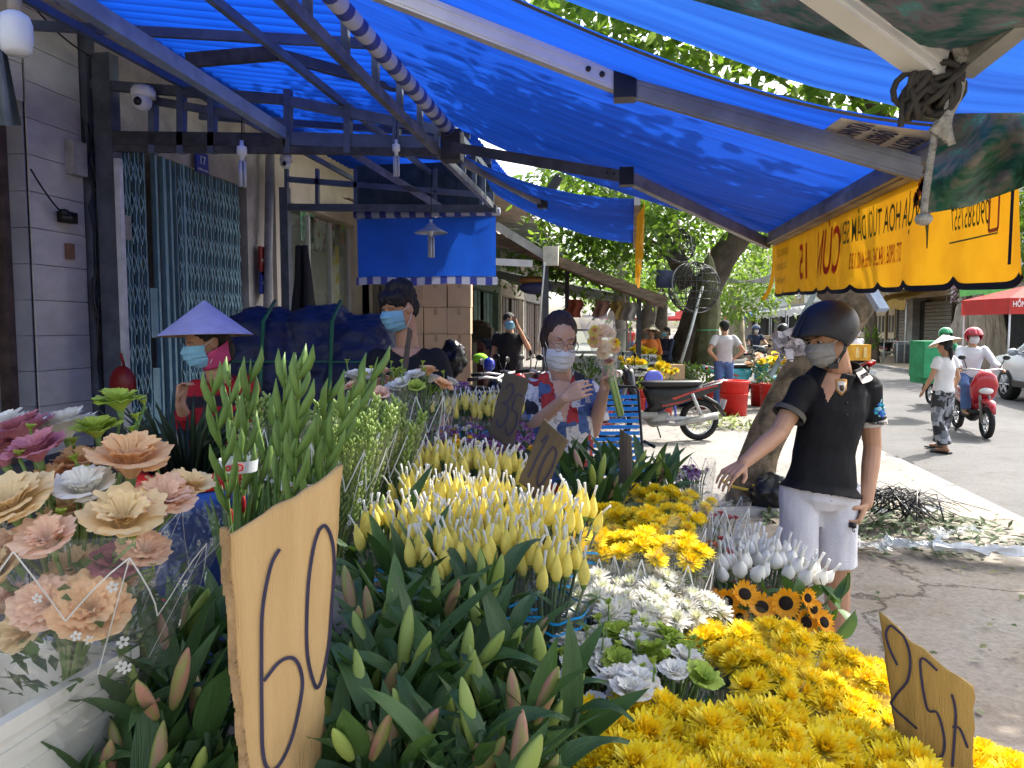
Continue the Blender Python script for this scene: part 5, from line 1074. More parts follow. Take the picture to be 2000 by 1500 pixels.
def hand_prims(b, wr, d, n, thumb, s=1.0, curl=.35, spread=.04, grip=0.0):
    """wr wrist, d finger direction, n palm normal (the way the palm faces), thumb = side of the thumb"""
    d = V(d).normalized(); n = V(n); n = (n-d*n.dot(d)).normalized(); t = V(thumb); t = (t-d*t.dot(d)-n*t.dot(n)).normalized()
    for k, (off, ln, r) in enumerate(((.034, .070, .0082), (.0115, .078, .0084), (-.0115, .072, .0082), (-.033, .057, .0074))):
        kn = wr+d*(.088*s)+t*(off*s)-n*.002; b.cap(wr+d*.012*s+t*off*.55*s, kn, .0125*s, .0108*s, 8)
        a = curl*.8; p = kn
        for j, (f, rr2) in enumerate(((.45, 1), (.30, .92), (.25, .82))):
            a += curl*(.5+.25*j)+grip*(.55 if j else .4); q = p+(d*cos(a)+n*sin(a)+t*(off*spread*10)*(1 if j == 0 else .4)).normalized()*(ln*f*s); b.cap(p, q, r*rr2*s, r*rr2*.93*s, 8); p = q
    p0 = wr+d*.025*s+t*.026*s+n*.008; p1 = p0+(d*.62+t*.55+n*(.35+grip*.5))*.040*s; p2 = p1+(d*.85+t*(.22-grip*.6)+n*(.25+grip))*.030*s; b.cap(wr+d*.01*s+t*.012*s, p0, .014*s, .0125*s, 8); b.cap(p0, p1, .0115*s, .0100*s, 8); b.cap(p1, p2, .0098*s, .0080*s, 8)
def head_mat(J, yaw=0, tilt=0, roll=0): return Matrix.Translation(J['head']) @ Matrix.Rotation(yaw, 4, 'Z') @ Matrix.Rotation(tilt, 4, 'X') @ Matrix.Rotation(roll, 4, 'Y') @ Matrix.Scale(J['s'], 4)
def head_prims(b, Hm, J, jaw=1.0):
    tmp = MB(); tmp.ell((0, .012, .032), (.074, .093, .083), 18, 12); tmp.ell((0, -.016, -.028), (.061*jaw, .072, .074), 16, 12); tmp.ell((0, -.052, -.086), (.028*jaw, .028, .022), 12, 8)
    tmp.cap((0, -.084, .012), (0, -.104, -.026), .008, .0125); tmp.ell((-.010, -.094, -.030), (.009, .010, .008)); tmp.ell((.010, -.094, -.030), (.009, .010, .008))
    for s in (-1, 1): tmp.ell((s*.074, .012, -.008), (.010, .020, .031), 10, 8); tmp.ell((s*.034, -.066, -.024), (.022, .018, .020), 10, 8); tmp.ell((s*.031, -.0775, .022), (.022, .010, .007), 10, 6)
    tmp.ell((0, -.083, -.054), (.022, .010, .006)); tmp.ell((0, -.082, -.064), (.020, .010, .007))
    b.add([Hm @ V(p) for p in tmp.v], tmp.f); b.cap(Hm @ V((0, .02, -.05)), J['neck']-V((0, 0, .02)), .054*J['s']*jaw, .058*J['s']*jaw, 14)
VOX = [('SMOOTH', dict(factor=.5, iterations=3))]
def remeshed(b, mats, name, vox, it=3): return baked(b, [('REMESH', dict(mode='VOXEL', voxel_size=vox, use_smooth_shade=True)), ('SMOOTH', dict(factor=.5, iterations=it))], mats, name)
def folds(me, amp, sc, seed=0.0, zs=1.0):
    me.update()
    vs = [v.co+v.normal*(amp*(noise.noise(V((v.co.x*sc+seed, v.co.y*sc, v.co.z*sc*zs)))+.5*noise.noise(V((v.co.x*sc*2.3, v.co.y*sc*2.3+seed, v.co.z*sc*2.3*zs))))) for v in me.vertices]
    me.vertices.foreach_set('co', [c for p in vs for c in p]); me.update(); return me
def body(t, J, vox, sk, fem=False, hands=None, Hm=None, jaw=1.0, legs=True, arms=True, feet=True, it=3, tab=None):
    b = MB(); s = J['s']; b.loft(spine_rings(J, tab or (TORSOF if fem else TORSO), -.016), 20); Hm = Hm or head_mat(J); head_prims(b, Hm, J, jaw); g = .90 if fem else 1.0
    for S in 'RL':
        sh, el, wr = J['sh'+S], J['el'+S], J['wr'+S]; b.ell(sh, (.046*s*g,)*3); b.cap(sh, sh.lerp(el, .5), .044*s*g, .046*s*g, 12); b.cap(sh.lerp(el, .5), el, .046*s*g, .039*s*g, 12); b.cap(el, el.lerp(wr, .35), .039*s*g, .039*s*g, 12); b.cap(el.lerp(wr, .35), wr, .039*s*g, .0265*s*g, 12)
        hd = (hands or {}).get(S)
        if hd: hand_prims(b, wr, *hd[0], s=s*(.92 if fem else 1.0), **hd[1])
        else: d = (wr-el).normalized(); b.ell(wr+d*.075*s, (.022*s, .036*s, .075*s), 10, 8, place(d, V((0, 1, 0))).to_3x3())
        if legs:
            hp, kn, an = J['hip'+S], J['kn'+S], J['an'+S]; b.cap(hp, kn, .082*s, .056*s, 14); b.cap(kn, kn.lerp(an, .3), .054*s, .056*s, 12); b.cap(kn.lerp(an, .3), an, .056*s, .036*s, 12)
            if feet: fd = J.get('ft'+S, V((0, -1, 0))); b.cap(an+V((0, 0, -.045*s))-fd*.04*s, an+fd*.13*s+V((0, 0, -.055*s)), .034*s, .026*s, 10)
    o = obj('body', remeshed(b, sk, 'body', vox, it), t); return o, Hm
def shirt(t, J, mats, vox, f=.6, hem=-.35, inf=.014, fem=False, tab=None, sleeve_r=(.068, .066), amp=.006, pred=None, name='shirt', it=3, seed=0.0, flare=0.0, top=2.9):
    b = MB(); s = J['s']; T0 = tab or (TORSOF if fem else TORSO); ts = [r for r in T0 if hem+.05 < r[0] < top]
    def at_t(tt):
        for (a, x0, y0), (c, x1, y1) in zip(T0, T0[1:]):
            if a <= tt <= c: k = (tt-a)/(c-a); return (tt, x0+(x1-x0)*k, y0+(y1-y0)*k)
        return (tt, T0[1][1], T0[1][2])
    hr = at_t(hem); rows = [(hem, max(hr[1], .155 if not tab else .128)+flare, max(hr[2], .105)+flare)]+ts+[at_t(top)]; b.loft(spine_rings(J, rows, inf), 24)
    for S in 'RL':
        sh, el, wr = J['sh'+S], J['el'+S], J['wr'+S]; b.ell(sh, (.058*s, .058*s, .058*s), 14, 10); L_ = f if isinstance(f, (int, float)) else f[S]
        if L_ <= 1: b.tube([sh, sh.lerp(el, L_*.5), sh.lerp(el, L_)], [.064*s, (sleeve_r[0]-.002)*s, sleeve_r[1]*s], 18)
        else: q = el.lerp(wr, L_-1); b.tube([sh, sh.lerp(el, .5), el], [.064*s, .060*s, .056*s], 16); b.cap(el, el, .056*s); b.tube([el, el.lerp(q, .5), q], [.056*s, .052*s, .046*s], 16)
    me = remeshed(b, mats, name, vox, it); folds(me, amp, 9, seed, .6)
    if pred:
        for p in me.polygons: p.material_index = pred(p.center, p.normal)
    return obj(name, me, t)
def trousers(t, J, mats, vox, f=1.9, top=.25, inf=.016, r=(.098, .085, .075), amp=.006, name='trousers', fem=False, pred=None, seed=3.0, low=None, slim=1.0):
    b = MB(); s = J['s']; T0 = TORSOF if fem else TORSO; rows = [(-.75, .09*slim, .08), (-.45, .158*slim, .108), (min(0, top-.06), .170*slim, .110), (top, .162*slim, .106)]; b.loft(spine_rings(J, rows, inf), 24)
    for S in 'RL':
        hp, kn, an = J['hip'+S], J['kn'+S], J['an'+S]
        if f <= 1: b.tube([hp+V((0, 0, .02)), hp.lerp(kn, f*.5), hp.lerp(kn, f)], [r[0]*s, r[1]*s+.004, r[1]*s], 20)
        else: q = kn.lerp(an, f-1); b.tube([hp+V((0, 0, .02)), hp.lerp(kn, .5), kn, kn.lerp(q, .5), q], [r[0]*s, r[1]*s+.004, r[1]*s*.86, r[2]*s, (low or r[2])*s], 18)
    me = remeshed(b, mats, name, vox); folds(me, amp, 9, seed, .55)
    if pred:
        for p in me.polygons: p.material_index = pred(p.center, p.normal)
    return obj(name, me, t)
def mask(t, Hm, m, drop=0.0, loops=True, w=1.0):
    b = MB()
    def f(s, tt):
        az = (s-.5)*2*1.18; z = .000-.108*tt-drop; dp = lerpt([(0, .099), (.22, .119), (.5, .112), (.8, .100), (1, .070)], tt); hw = lerpt([(0, .073), (.3, .076), (.7, .070), (1, .052)], tt)*w
        pl = .0065*((tt*3.6) % 1.0)*(cos(az)); x = sin(az)*hw*1.04; y = -(dp+pl)*cos(az)+.012*(1-cos(az))-.004
        z2 = z+.012*cos(az)*(1-tt)-.010*(1-cos(az))*(-1 if tt > .5 else 1)*1.2
        return Hm @ V((x, y, z2))
    b.grid(f, 18, 26); o = part('face_mask', b, m, t)
    if loops:
        b = MB()
        for s in (-1, 1):
            for (z0, zz) in ((-.006-drop, .012), (-.094-drop, -.03)): b.tube([Hm @ V((s*.066*w, -.036, z0)), Hm @ V((s*.076, -.01, (z0+zz)/2)), Hm @ V((s*.079, .012, zz))], .0016, 5)
        part('ear_loop', b, whitep, o)
    return o
def face(t, Hm, b0=None, eyes=True, closed=False):
    for s in (-1, 1):
        b = MB()
        if not closed:
            b.mat(0).ell((s*.031, -.0765, .002), (.0135, .006, .0062), 12, 8); b.mat(1).ell((s*.031, -.0815, .001), (.0056, .0028, .0058), 10, 8)
        b.mat(1).tube([(s*.046, -.074, -.0005), (s*.038, -.0825, .0055 if not closed else -.002), (s*.028, -.0845, .0065 if not closed else -.003), (s*.018, -.0825, .001)], [.0008, .0016, .0016, .0008], 5)
        b.v = [tuple(Hm @ V(p)) for p in b.v]; part('eye', b, [eyew, eyed], t)
        b = MB(); b.tube([(s*.049, -.074, .022), (s*.036, -.0855, .0275), (s*.018, -.0890, .0225)], [.001, .0032, .0022], 6, True, .6); b.v = [tuple(Hm @ V(p)) for p in b.v]; part('eyebrow', b, hairm, t)
def hair(t, Hm, m, prims, vox=.006, amp=.005, sc=55, name='hair'):
    b = MB()
    for p in prims:
        if len(p) == 2: b.ell(p[0], p[1], 14, 10)
        else: b.cap(p[0], p[1], p[2], p[3])
    b.v = [tuple(Hm @ V(p)) for p in b.v]; me = remeshed(b, m, name, vox, 2); folds(me, amp, sc, 1.0, .35); return obj(name, me, t)
SHORT = [((0, .022, .048), (.084, .098, .084)), ((0, .055, .0), (.074, .058, .075))]
def dome(Hm, r=(.118, .140, .118), c=(0, .012, .035), rim=lambda a: -.01, th=.012, n=36, k=12, brim=0.0):
    """helmet shell; a = 0 at the front"""
    b = MB()
    def f(s, tt):
        a = tau*s; rz = rim(a); el0 = math.asin(max(-.95, min(.95, (rz-c[2])/r[2]))); el = pi/2+(el0-pi/2)*tt; q = V((c[0]+r[0]*cos(el)*sin(a), c[1]-r[1]*cos(el)*cos(a), c[2]+r[2]*sin(el)))
        if brim and cos(a) > 0: k_ = max(0, tt-.72)/.28; q += V((0, -brim*k_*cos(a)**2, -.006*k_))
        return Hm @ q
    b.grid(f, n, k, th*Hm.to_scale()[0]); return b
def conical(t_or_none, Hm, m1, r=.21, h=.165, z0=.055, label=None, group=None, name='conical_hat', lab=None, tiltm=None):
    T = Hm @ Matrix.Translation((0, .01, z0)) @ (tiltm or Matrix.Identity(4)); b = MB(); b.mat(0).lathe([(r, 0), (r*.66, h*.345), (r*.33, h*.68), (.004, h)], 36, T); b.mat(1).lathe([(r*.985, -.003), (r*.64, h*.33), (.004, h*.96)], 36, T); b.mat(0).lathe([(r*.985, -.003), (r*1.006, -.002), (r, 0)], 36, T); return part(name, b, m1, t_or_none)
palm = M('palm_leaf_hat', (.62, .56, .42), .7, .1, 12, .2, 60, trans=.12, stretch=(1, 1, .3)); palmin = M('palm_leaf_inside', (.40, .30, .18), .8, .15, 12)
# ---------------------------------------------------------------- the customer in black polo
D1 = 3.3; L1 = gnd(1615, D1)
pm = thing('person', 'man in black polo shirt, white shorts, dark helmet and grey mask reaching for flowers', 'person', L1, YAW)
IV = PM[pm.name].inverted(); lp = lambda u, v, dd=0.0: IV @ at(u, v, D1+dd)
J = joints(1.68, pel=lp(1602, 945), waist=lp(1612, 880, .01), chest=lp(1628, 800, .01), neck=lp(1638, 722, .02), head=lp(1616, 658, -.04), shR=lp(1572, 757, -.03), shL=lp(1692, 753, .05), elR=lp(1520, 846, -.10), elL=lp(1704, 872, .07), wrR=lp(1452, 905, -.24), wrL=lp(1692, 985, -.02),
           hipR=lp(1566, 955, 0), hipL=lp(1638, 955, .02), knR=lp(1556, 1115, -.02), knL=lp(1636, 1118, .02), anR=lp(1545, 1300, .0), anL=lp(1632, 1300, .05))
J['ftR'] = V((-.5, -.86, 0)); J['ftL'] = V((-.3, -.95, 0))
Hm = head_mat(J, -1.2, .32, 0) @ Matrix.Scale(.97, 4)
hands = {'R': ((lp(1424, 926, -.28)-J['wrR'], V((.25, .35, -1)), V((.0, -1, -.3))), dict(curl=.30, spread=.03)), 'L': ((lp(1668, 1035, -.05)-J['wrL'], V((-1, .25, -.1)), V((-.25, -1, .1))), dict(curl=.45, grip=.75))}
bo, Hm = body(pm, J, .0042, skin, False, hands, Hm, tab=TORSOS)
polo = M('black_polo', (.010, .010, .011), .8, .15, 20, .2, 200, spec=.25); shortm = M('white_cotton', (.66, .65, .68), .85, .05, 10, .2, 120)
nk = J['neck']; ch = J['chest']
def vneck(c, n):
    dz = nk.z-.005-c.z; x = c.x-nk.x+.066+.22*max(0, dz)
    if n.y < .1 and -.08 < dz < .125 and abs(x) < .052*(1-max(0, dz)/.125)+.002: return 1
    return 0
sh_ = shirt(pm, J, [polo, skin], .0052, .60, -.22, .011, False, amp=.008, pred=vneck, sleeve_r=(.058, .062), flare=.032, tab=TORSOS)
# collar with lettered underside, sleeve bands, badge
b = MB(); cb = MB()
def coll(s, t, side):
    a = radians(34+134*s)*side-.22; rad = .080+.044*t; p = nk+V((sin(a)*rad*1.16-.006, -cos(a)*rad*1.02, .046-.046*t*(1+.3*(1-s))-.046*(1-s))); return p
b.grid(lambda s, t: coll(s, t, 1), 14, 5, .003); b.grid(lambda s, t: coll(s, t, -1), 14, 5, .003); co_ = part('collar', b, polo, sh_)
sp = [coll(s, .55, 1) for s in (.02, .3, .5)]
cream_ = M('cream_tape', (.62, .56, .48), .8); b = MB(); b.grid(lambda s, t: coll(.02+.34*s, .22+.76*t, 1)+V((.006*0, -.004, .004)), 8, 3); cs_ = part('collar_tape', b, cream_, co_)
q0, q1 = coll(.33, .60, 1), coll(.04, .60, 1); nrm_ = V((.5, -.75, .45)).normalized(); xd = (q0-q1).normalized(); yd = nrm_.cross(xd)
text('BURBE', .026, basis((q0+q1)/2+V((.002, -.008, .007)), xd, yd), M('black_print', (.01, .01, .01), .7), co_, world=False, ext=.002, sx=.9)
for S, st in (('L', 'BURBE'), ('R', None)):
    c = J['sh'+S].lerp(J['el'+S], .585); d = (J['el'+S]-J['sh'+S]).normalized(); b = MB(); b.lathe([(.0705*J['s'], -.012), (.0725*J['s'], .012)], 26, Matrix.Translation(c) @ place(d)); bd = part('sleeve_band', b, cream_ if S == 'L' else M('patterned_band', (.10, .09, .07), .8), sh_)
    if st: text('MBURBET', .019, basis(c+V((.0, -.0755, 0)), V((1, 0, -.02)), -d), M('black_print', (.01, .01, .01), .7), bd, world=False, ext=.002)
b = MB(); c = lp(1643, 757, -.155)
def shield(b, c, w, h, lift, m):
    T = basis(c+V((0, -lift, 0)), V((1, .15, 0)), V((0, .12, 1))); b.mat(m).prism([(-w, h), (-w*.3, h*1.12), (0, h), (w*.3, h*1.12), (w, h), (w*.9, -h*.3), (0, -h), (-w*.9, -h*.3)], T, .004)
shield(b, c, .026, .034, 0, 0); shield(b, c, .019, .024, .003, 1); shield(b, c+V((0, 0, -.004)), .010, .013, .0055, 2); part('crest_badge', b, [M('gold_thread', (.42, .20, .05), .6, .4, 120), M('pale_thread', (.5, .45, .38), .7, .3, 90), M('dark_thread', (.05, .03, .02), .8)], sh_)
b = MB(); c = J['shL'].lerp(J['elL'], .38)+V((.018, -.058, 0))
for i in range(34): a = rr(0, tau); r_ = rr(0, 1)**.5; p = c+V((cos(a)*.030*r_, .010*r_, sin(a)*.045*r_)); b.mat(i % 3).ell(p, (rr(.006, .012), .005, rr(.006, .012)), 8, 5)
part('sequin_patch', b, [M('teal_sequin', (.03, .35, .48), .3), M('blue_sequin', (.02, .10, .50), .3), M('pale_sequin', (.25, .5, .6), .3)], sh_)
b = MB()
for k in range(2): b.ell(nk+V((-.012, -.118-.006*k, -.135-.05*k)), (.006, .003, .006), 8, 5)
part('button', b, blackp, sh_)
so2 = trousers(pm, J, shortm, .007, .92, -.08, .009, (.090, .084, .07), .009, 'shorts', slim=.88)
b = MB(); b.tube([J['pel']+V((.0, -.112, -.05)), J['pel']+V((.0, -.116, -.055))], .008, 10); part('button', b, M('steel_button', (.3, .3, .3), .4), so2)
# helmet, mask, strap
def rim1(a): c = cos(a); return .052 if c > .75 else (.052-.087*(.75-c)/.75 if c > 0 else -.035-.02*(-c))
he = thing('helmet', 'matte black half shell helmet with round rivet on the man in polo', 'helmet', L1+V((0, 0, 1.6)), YAW)
hI = PM[he.name].inverted() @ PM[pm.name]; Hh = hI @ Hm
b = dome(Hh, (.112, .136, .112), (0, .010, .040), rim1, .010, 40, 14, .035); part('shell', b, M('matte_black_shell', (.018, .018, .020), .5, .2, 10, .1, 80, spec=.4), he)
b = MB(); 
for r_ in (.016, .009): b.torus(Hh @ V((.1145, .02, .022)), r_, .0028, (Hh.to_3x3() @ V((1, 0, .1))), 18, 6)
b.ell(Hh @ V((.114, .02, .022)), (.006, .006, .006)); part('rivet', b, blackp, he)
b = MB()
for s in (-1, 1): b.ribbon([Hh @ V((s*.088, .015, -.02)), Hh @ V((s*.086, -.005, -.06)), Hh @ V((s*.060, -.035, -.105)), Hh @ V((s*.01, -.045, -.122))], .022, Hh.to_3x3() @ V((s, 0, -.2)), .002)
b.box(Hh @ V((.035, -.04, -.118)), (.04, .03, .03)); part('strap', b, blackp, he, False)
mask(pm, Hm, maskg, .012); face(pm, Hm, closed=False)
hair(pm, Hm, hairm, [((0, .030, .030), (.082, .090, .080)), ((0, .060, -.03), (.068, .045, .045)), ((.072, -.005, .03), (.012, .03, .03))], .006)
b = MB(); q = hands['L'][0][0].normalized(); w = J['wrL']+q*.095+V((-.035, -.03, 0)); b.box(w, (.018, .03, .022), .4); b.torus(w+V((0, -.012, -.018)), .010, .002, (1, 0, .3), 14, 5); b.v = [tuple(PM[pm.name] @ V(p)) for p in b.v]; solo('car_key', b, blackp, 'black key fob held in the left hand of the man in polo', 'key')
b = MB()
for S in 'RL': a = J['an'+S]; f = J['ft'+S]; b.box(a+V((f.x*.05, f.y*.05, -.082)), (.095, .26, .022), atan2(-f.x, -f.y)*-1)
part('sandal', b, rubber, pm, False)

# ---------------------------------------------------------------- the seller with glasses
D2 = 3.4; L2 = gnd(1092, D2)
pw = thing('person', 'woman seller in red white blue patchwork shirt with glasses and lowered mask', 'person', L2, YAW)
IV = PM[pw.name].inverted(); lp2 = lambda u, v, dd=0.0: IV @ at(u, v, D2+dd)
J2 = joints(1.60, pel=lp2(1090, 945), waist=lp2(1090, 885), chest=lp2(1092, 812), neck=lp2(1094, 735, .02), head=lp2(1094, 664, -.03), shR=lp2(1034, 762, .02), shL=lp2(1150, 764, .02), elR=lp2(1030, 842, -.03), elL=lp2(1158, 842, -.02), wrR=lp2(1102, 778, -.24), wrL=lp2(1181, 758, -.17),
            hipR=lp2(1052, 960), hipL=lp2(1128, 960), knR=lp2(1050, 1120), knL=lp2(1130, 1120), anR=lp2(1050, 1275), anL=lp2(1130, 1275))
Hm2 = head_mat(J2, .22, .20, .06) @ Matrix.Scale(.96, 4)
hands = {'R': ((lp2(1142, 758, -.27)-J2['wrR'], V((.1, 1, -.35)), V((-.1, -.1, 1))), dict(curl=.42, spread=.03)), 'L': ((lp2(1192, 728, -.18)-J2['wrL'], V((.35, -1, .05)), V((-1, -.25, .3))), dict(curl=.55, grip=.8))}
body(pw, J2, .0042, M('skin_fair', (.52, .31, .22), .55, .05, 8, spec=.3), True, hands, Hm2, .97)
def patch_mat(name, cols, sc):
    m = bpy.data.materials.new(name); m.use_nodes = True; t = m.node_tree; N = t.nodes; L = t.links; b = N['Principled BSDF']; b.inputs['Roughness'].default_value = .8
    co = N.new('ShaderNodeTexCoord'); mp = N.new('ShaderNodeMapping'); mp.inputs['Scale'].default_value = (sc, sc*.5, sc*.8); mp.inputs['Rotation'].default_value = (0, .12, 0); L.new(co.outputs['Object'], mp.inputs[0])
    v = N.new('ShaderNodeTexVoronoi'); v.distance = 'CHEBYCHEV'; v.inputs['Scale'].default_value = 1; v.inputs['Randomness'].default_value = .8; L.new(mp.outputs[0], v.inputs[0])
    sp = N.new('ShaderNodeSeparateColor'); L.new(v.outputs['Color'], sp.inputs[0]); r = N.new('ShaderNodeValToRGB'); r.color_ramp.interpolation = 'CONSTANT'; e = r.color_ramp.elements
    for i, c in enumerate(cols):
        x = e[i] if i < 2 else e.new(i/len(cols)); x.position = i/len(cols); x.color = (*c, 1)
    L.new(sp.outputs[0], r.inputs[0]); n = N.new('ShaderNodeTexNoise'); n.inputs['Scale'].default_value = 45; L.new(co.outputs['Object'], n.inputs[0]); rm = N.new('ShaderNodeValToRGB'); rm.color_ramp.elements[0].color = (.45, .45, .5, 1); rm.color_ramp.elements[0].position = .36; rm.color_ramp.elements[1].position = .46; L.new(n.outputs[0], rm.inputs[0])
    mx = N.new('ShaderNodeMix'); mx.data_type = 'RGBA'; mx.blend_type = 'MULTIPLY'; mx.inputs[0].default_value = .8; L.new(r.outputs[0], mx.inputs[6]); L.new(rm.outputs[0], mx.inputs[7]); L.new(mx.outputs[2], b.inputs['Base Color']); MATS[name] = m; return m
patch = patch_mat('patchwork_print', [(.62, .60, .60), (.05, .09, .22), (.38, .03, .03), (.62, .58, .55), (.35, .025, .025), (.60, .60, .62), (.06, .11, .28), (.65, .62, .60), (.02, .02, .03), (.08, .14, .30)], 21)
nk2 = J2['neck']
def vneck2(c, n):
    dz = nk2.z-.03-c.z; x = c.x-nk2.x-.01
    return 1 if (n.y < -.1 and -.08 < dz < .16 and abs(x) < .048*(1-max(0, dz)/.16)+.002) else 0
s2 = shirt(pw, J2, [patch, MATS['skin_fair']], .007, .80, -.8, .034, True, amp=.010, pred=vneck2, sleeve_r=(.082, .086), flare=.02)
b = MB()
def lap(s, t, side): return nk2+V((side*(.052+.050*t-.040*s*(1-t)), -.075-.060*s-.02*t, .03-.165*s-.02*t))
b.grid(lambda s, t: lap(s, t, 1), 8, 4, .003); b.grid(lambda s, t: lap(s, t, -1), 8, 4, .003); part('collar', b, patch, s2)
trousers(pw, J2, M('dark_jeans', (.03, .04, .08), .85, .2), .012, 1.95, .2)
mask(pw, Hm2, maskw, .036, True, 1.02); face(pw, Hm2, closed=True)
hair(pw, Hm2, hairb, [((0, .032, .050), (.088, .100, .086)), ((0, .075, .005), (.086, .062, .085)), ((-.074, .028, .0), (.016, .042, .055)), ((.074, .028, .0), (.016, .042, .055)), ((.0, .03, .080), (.070, .085, .064)), ((.05, .07, -.05), (.075, .06, -.13), .022, .014)], .0055, .0035, 60)
gs = thing('eyeglasses', 'round thin framed glasses on the woman seller', 'glasses', L2+V((0, 0, 1.5)), YAW); gI = PM[gs.name].inverted() @ PM[pw.name] @ Hm2
for s in (-1, 1):
    b = MB(); b.torus((s*.034, -.108, -.008), .0265, .0020, (s*.12, 1, .05), 30, 6); b.v = [tuple(gI @ V(p)) for p in b.v]; part('rim', b, M('rose_metal', (.30, .15, .10), .3, metal=.5), gs)
    b = MB(); b.lathe([(0, 0), (.026, 0)], 24, Matrix.Translation((s*.034, -.108, -.008)) @ place(V((s*.12, 1, .05)))); b.v = [tuple(gI @ V(p)) for p in b.v]; part('lens', b, gl, gs)
    b = MB(); b.tube([(s*.060, -.104, -.004), (s*.080, -.03, 0), (s*.082, .02, -.004)], .0014, 5); b.v = [tuple(gI @ V(p)) for p in b.v]; part('temple', b, MATS['rose_metal'], gs)
b = MB(); b.tube([(-.009, -.110, -.004), (0, -.113, .000), (.009, -.110, -.004)], .0014, 5); b.v = [tuple(gI @ V(p)) for p in b.v]; part('bridge', b, MATS['rose_metal'], gs)
# nails of the raised hand are too small to show; the wrapped posy she holds
Bq, Tq = at(1212, 812, D2-.2), at(1170, 640, D2-.22)
po = thing('flower_bunch', 'small wrapped bunch of orange and yellow blooms in the seller\'s raised hand', 'flower bunch', Bq); iv = PM[po.name].inverted(); A = (Tq-Bq); x, y, z = frame(A, RIGHT); sb = MB()
for i in range(9): a = i*2.4; o_ = x*cos(a)+y*sin(a); q = o_*.016*sqrt(i/9); sb.tube([Bq+q, Bq+A*.35+q*1.0, Bq+A*.62+q*1.3], .0048, 6)
part('stem_bundle', sb, M('pale_stem', (.30, .42, .14), .5, .15), po, True, True)['kind'] = 'stuff'
for i, (f, xo, c, s) in enumerate(((.95, .015, 'peach_petal', .034), (.88, -.035, 'blush_petal', .034), (.78, 0, 'cream_petal', .034), (.73, .035, 'peach_petal', .032), (.97, -.02, 'peach_petal', .036), (.90, .03, 'cream_petal', .034), (.84, -.03, 'peach_petal', .034), (.76, .025, 'blush_petal', .032), (.70, -.01, 'cream_petal', .034), (.92, 0, 'peach_petal', .034), (.80, .045, 'peach_petal', .03))):
    obj('flower_head', (MUMYS[0] if i % 3 == 1 else EUS[c][i % 2]), po, iv @ place(A.normalized()*.6-FWD*.8+RIGHT*xo*8, None, Bq+A*f+x*xo-FWD*.015, s))
obj('flower_head', ROSE[0], po, iv @ place(A.normalized()-FWD*.3, None, Bq+A*.60-FWD*.03, .03)); obj('flower_head', EUS['cream_petal'][0], po, iv @ place(A.normalized()-FWD*.3, None, Bq+A*.585-FWD*.025, .034))
sleeve(po, Bq, Bq+A*1.05, .022, .075, .38, 1.06, None, False, 3, m=Mfilm('cloudy_film', (1, 1, 1), .16, .12))
# ---------------------------------------------------------------- the young man in black
D3 = 4.0; L3 = gnd(792, D3)
py_ = thing('person', 'young man in black t-shirt and blue mask standing by the blue bundle', 'person', L3, YAW); IV = PM[py_.name].inverted(); lp3 = lambda u, v, dd=0.0: IV @ at(u, v, D3+dd)
J3 = joints(1.76, pel=lp3(795, 905), waist=lp3(795, 850), chest=lp3(796, 765), neck=lp3(796, 672, .03), head=lp3(780, 602, -.02), shR=lp3(738, 700), shL=lp3(852, 700, .02), elR=lp3(730, 800), elL=lp3(868, 800, .03), wrR=lp3(740, 880, -.12), wrL=lp3(855, 880, -.10), hipR=lp3(760, 915), hipL=lp3(828, 915), knR=lp3(760, 1060), knL=lp3(828, 1060), anR=lp3(760, 1195), anL=lp3(828, 1195))
Hm3 = head_mat(J3, -.75, .30, 0) @ Matrix.Scale(.95, 4)
body(py_, J3, .007, skin, False, None, Hm3)
blackt = M('black_tshirt', (.009, .009, .010), .85, .15, 20, .2, 100); nk3 = J3['neck']
shirt(py_, J3, [blackt, skin], .0065, .75, -.5, .018, amp=.007, sleeve_r=(.075, .078), pred=lambda c, n: 1 if (c-nk3-V((0, -.03, -.02))).length < .085 and n.y < .2 else 0); trousers(py_, J3, M('dark_jeans', (.03, .04, .08), .85, .2), .014, 1.95, .2)
mask(py_, Hm3, maskb); face(py_, Hm3, closed=True)
hair(py_, Hm3, hairm, SHORT+[((0, -.058, .068), (.068, .038, .034)), ((-.055, -.03, .06), (.03, .05, .045)), ((.055, -.03, .06), (.03, .05, .045)), ((0, .03, .095), (.075, .08, .06))], .0065, .011, 45)
# ---------------------------------------------------------------- the woman under the conical hat
D4 = 3.35; L4 = gnd(420, D4)
pc = thing('person', 'woman in red plaid shirt, pink scarf and blue mask bending over greenery', 'person', L4, YAW); IV = PM[pc.name].inverted(); lp4 = lambda u, v, dd=0.0: IV @ at(u, v, D4+dd)
J4 = joints(1.55, pel=lp4(455, 965, .15), waist=lp4(452, 900, .12), chest=lp4(445, 815, .04), neck=lp4(428, 735, -.02), head=lp4(402, 668, -.06), shR=lp4(385, 762, -.08), shL=lp4(480, 750, .05), elR=lp4(375, 850, -.15), elL=lp4(500, 850, 0), wrR=lp4(352, 790, -.30), wrL=lp4(470, 900, -.15), hipR=lp4(420, 980, .15), hipL=lp4(490, 980, .15), knR=lp4(420, 1130), knL=lp4(490, 1130), anR=lp4(420, 1290), anL=lp4(490, 1290))
Hm4 = head_mat(J4, -.85, .30, 0)
hands = {'R': ((lp4(358, 748, -.30)-J4['wrR'], V((1, -.3, .1)), V((0, -1, .2))), dict(curl=.5, grip=.4))}
body(pc, J4, .008, skint, True, hands, Hm4)
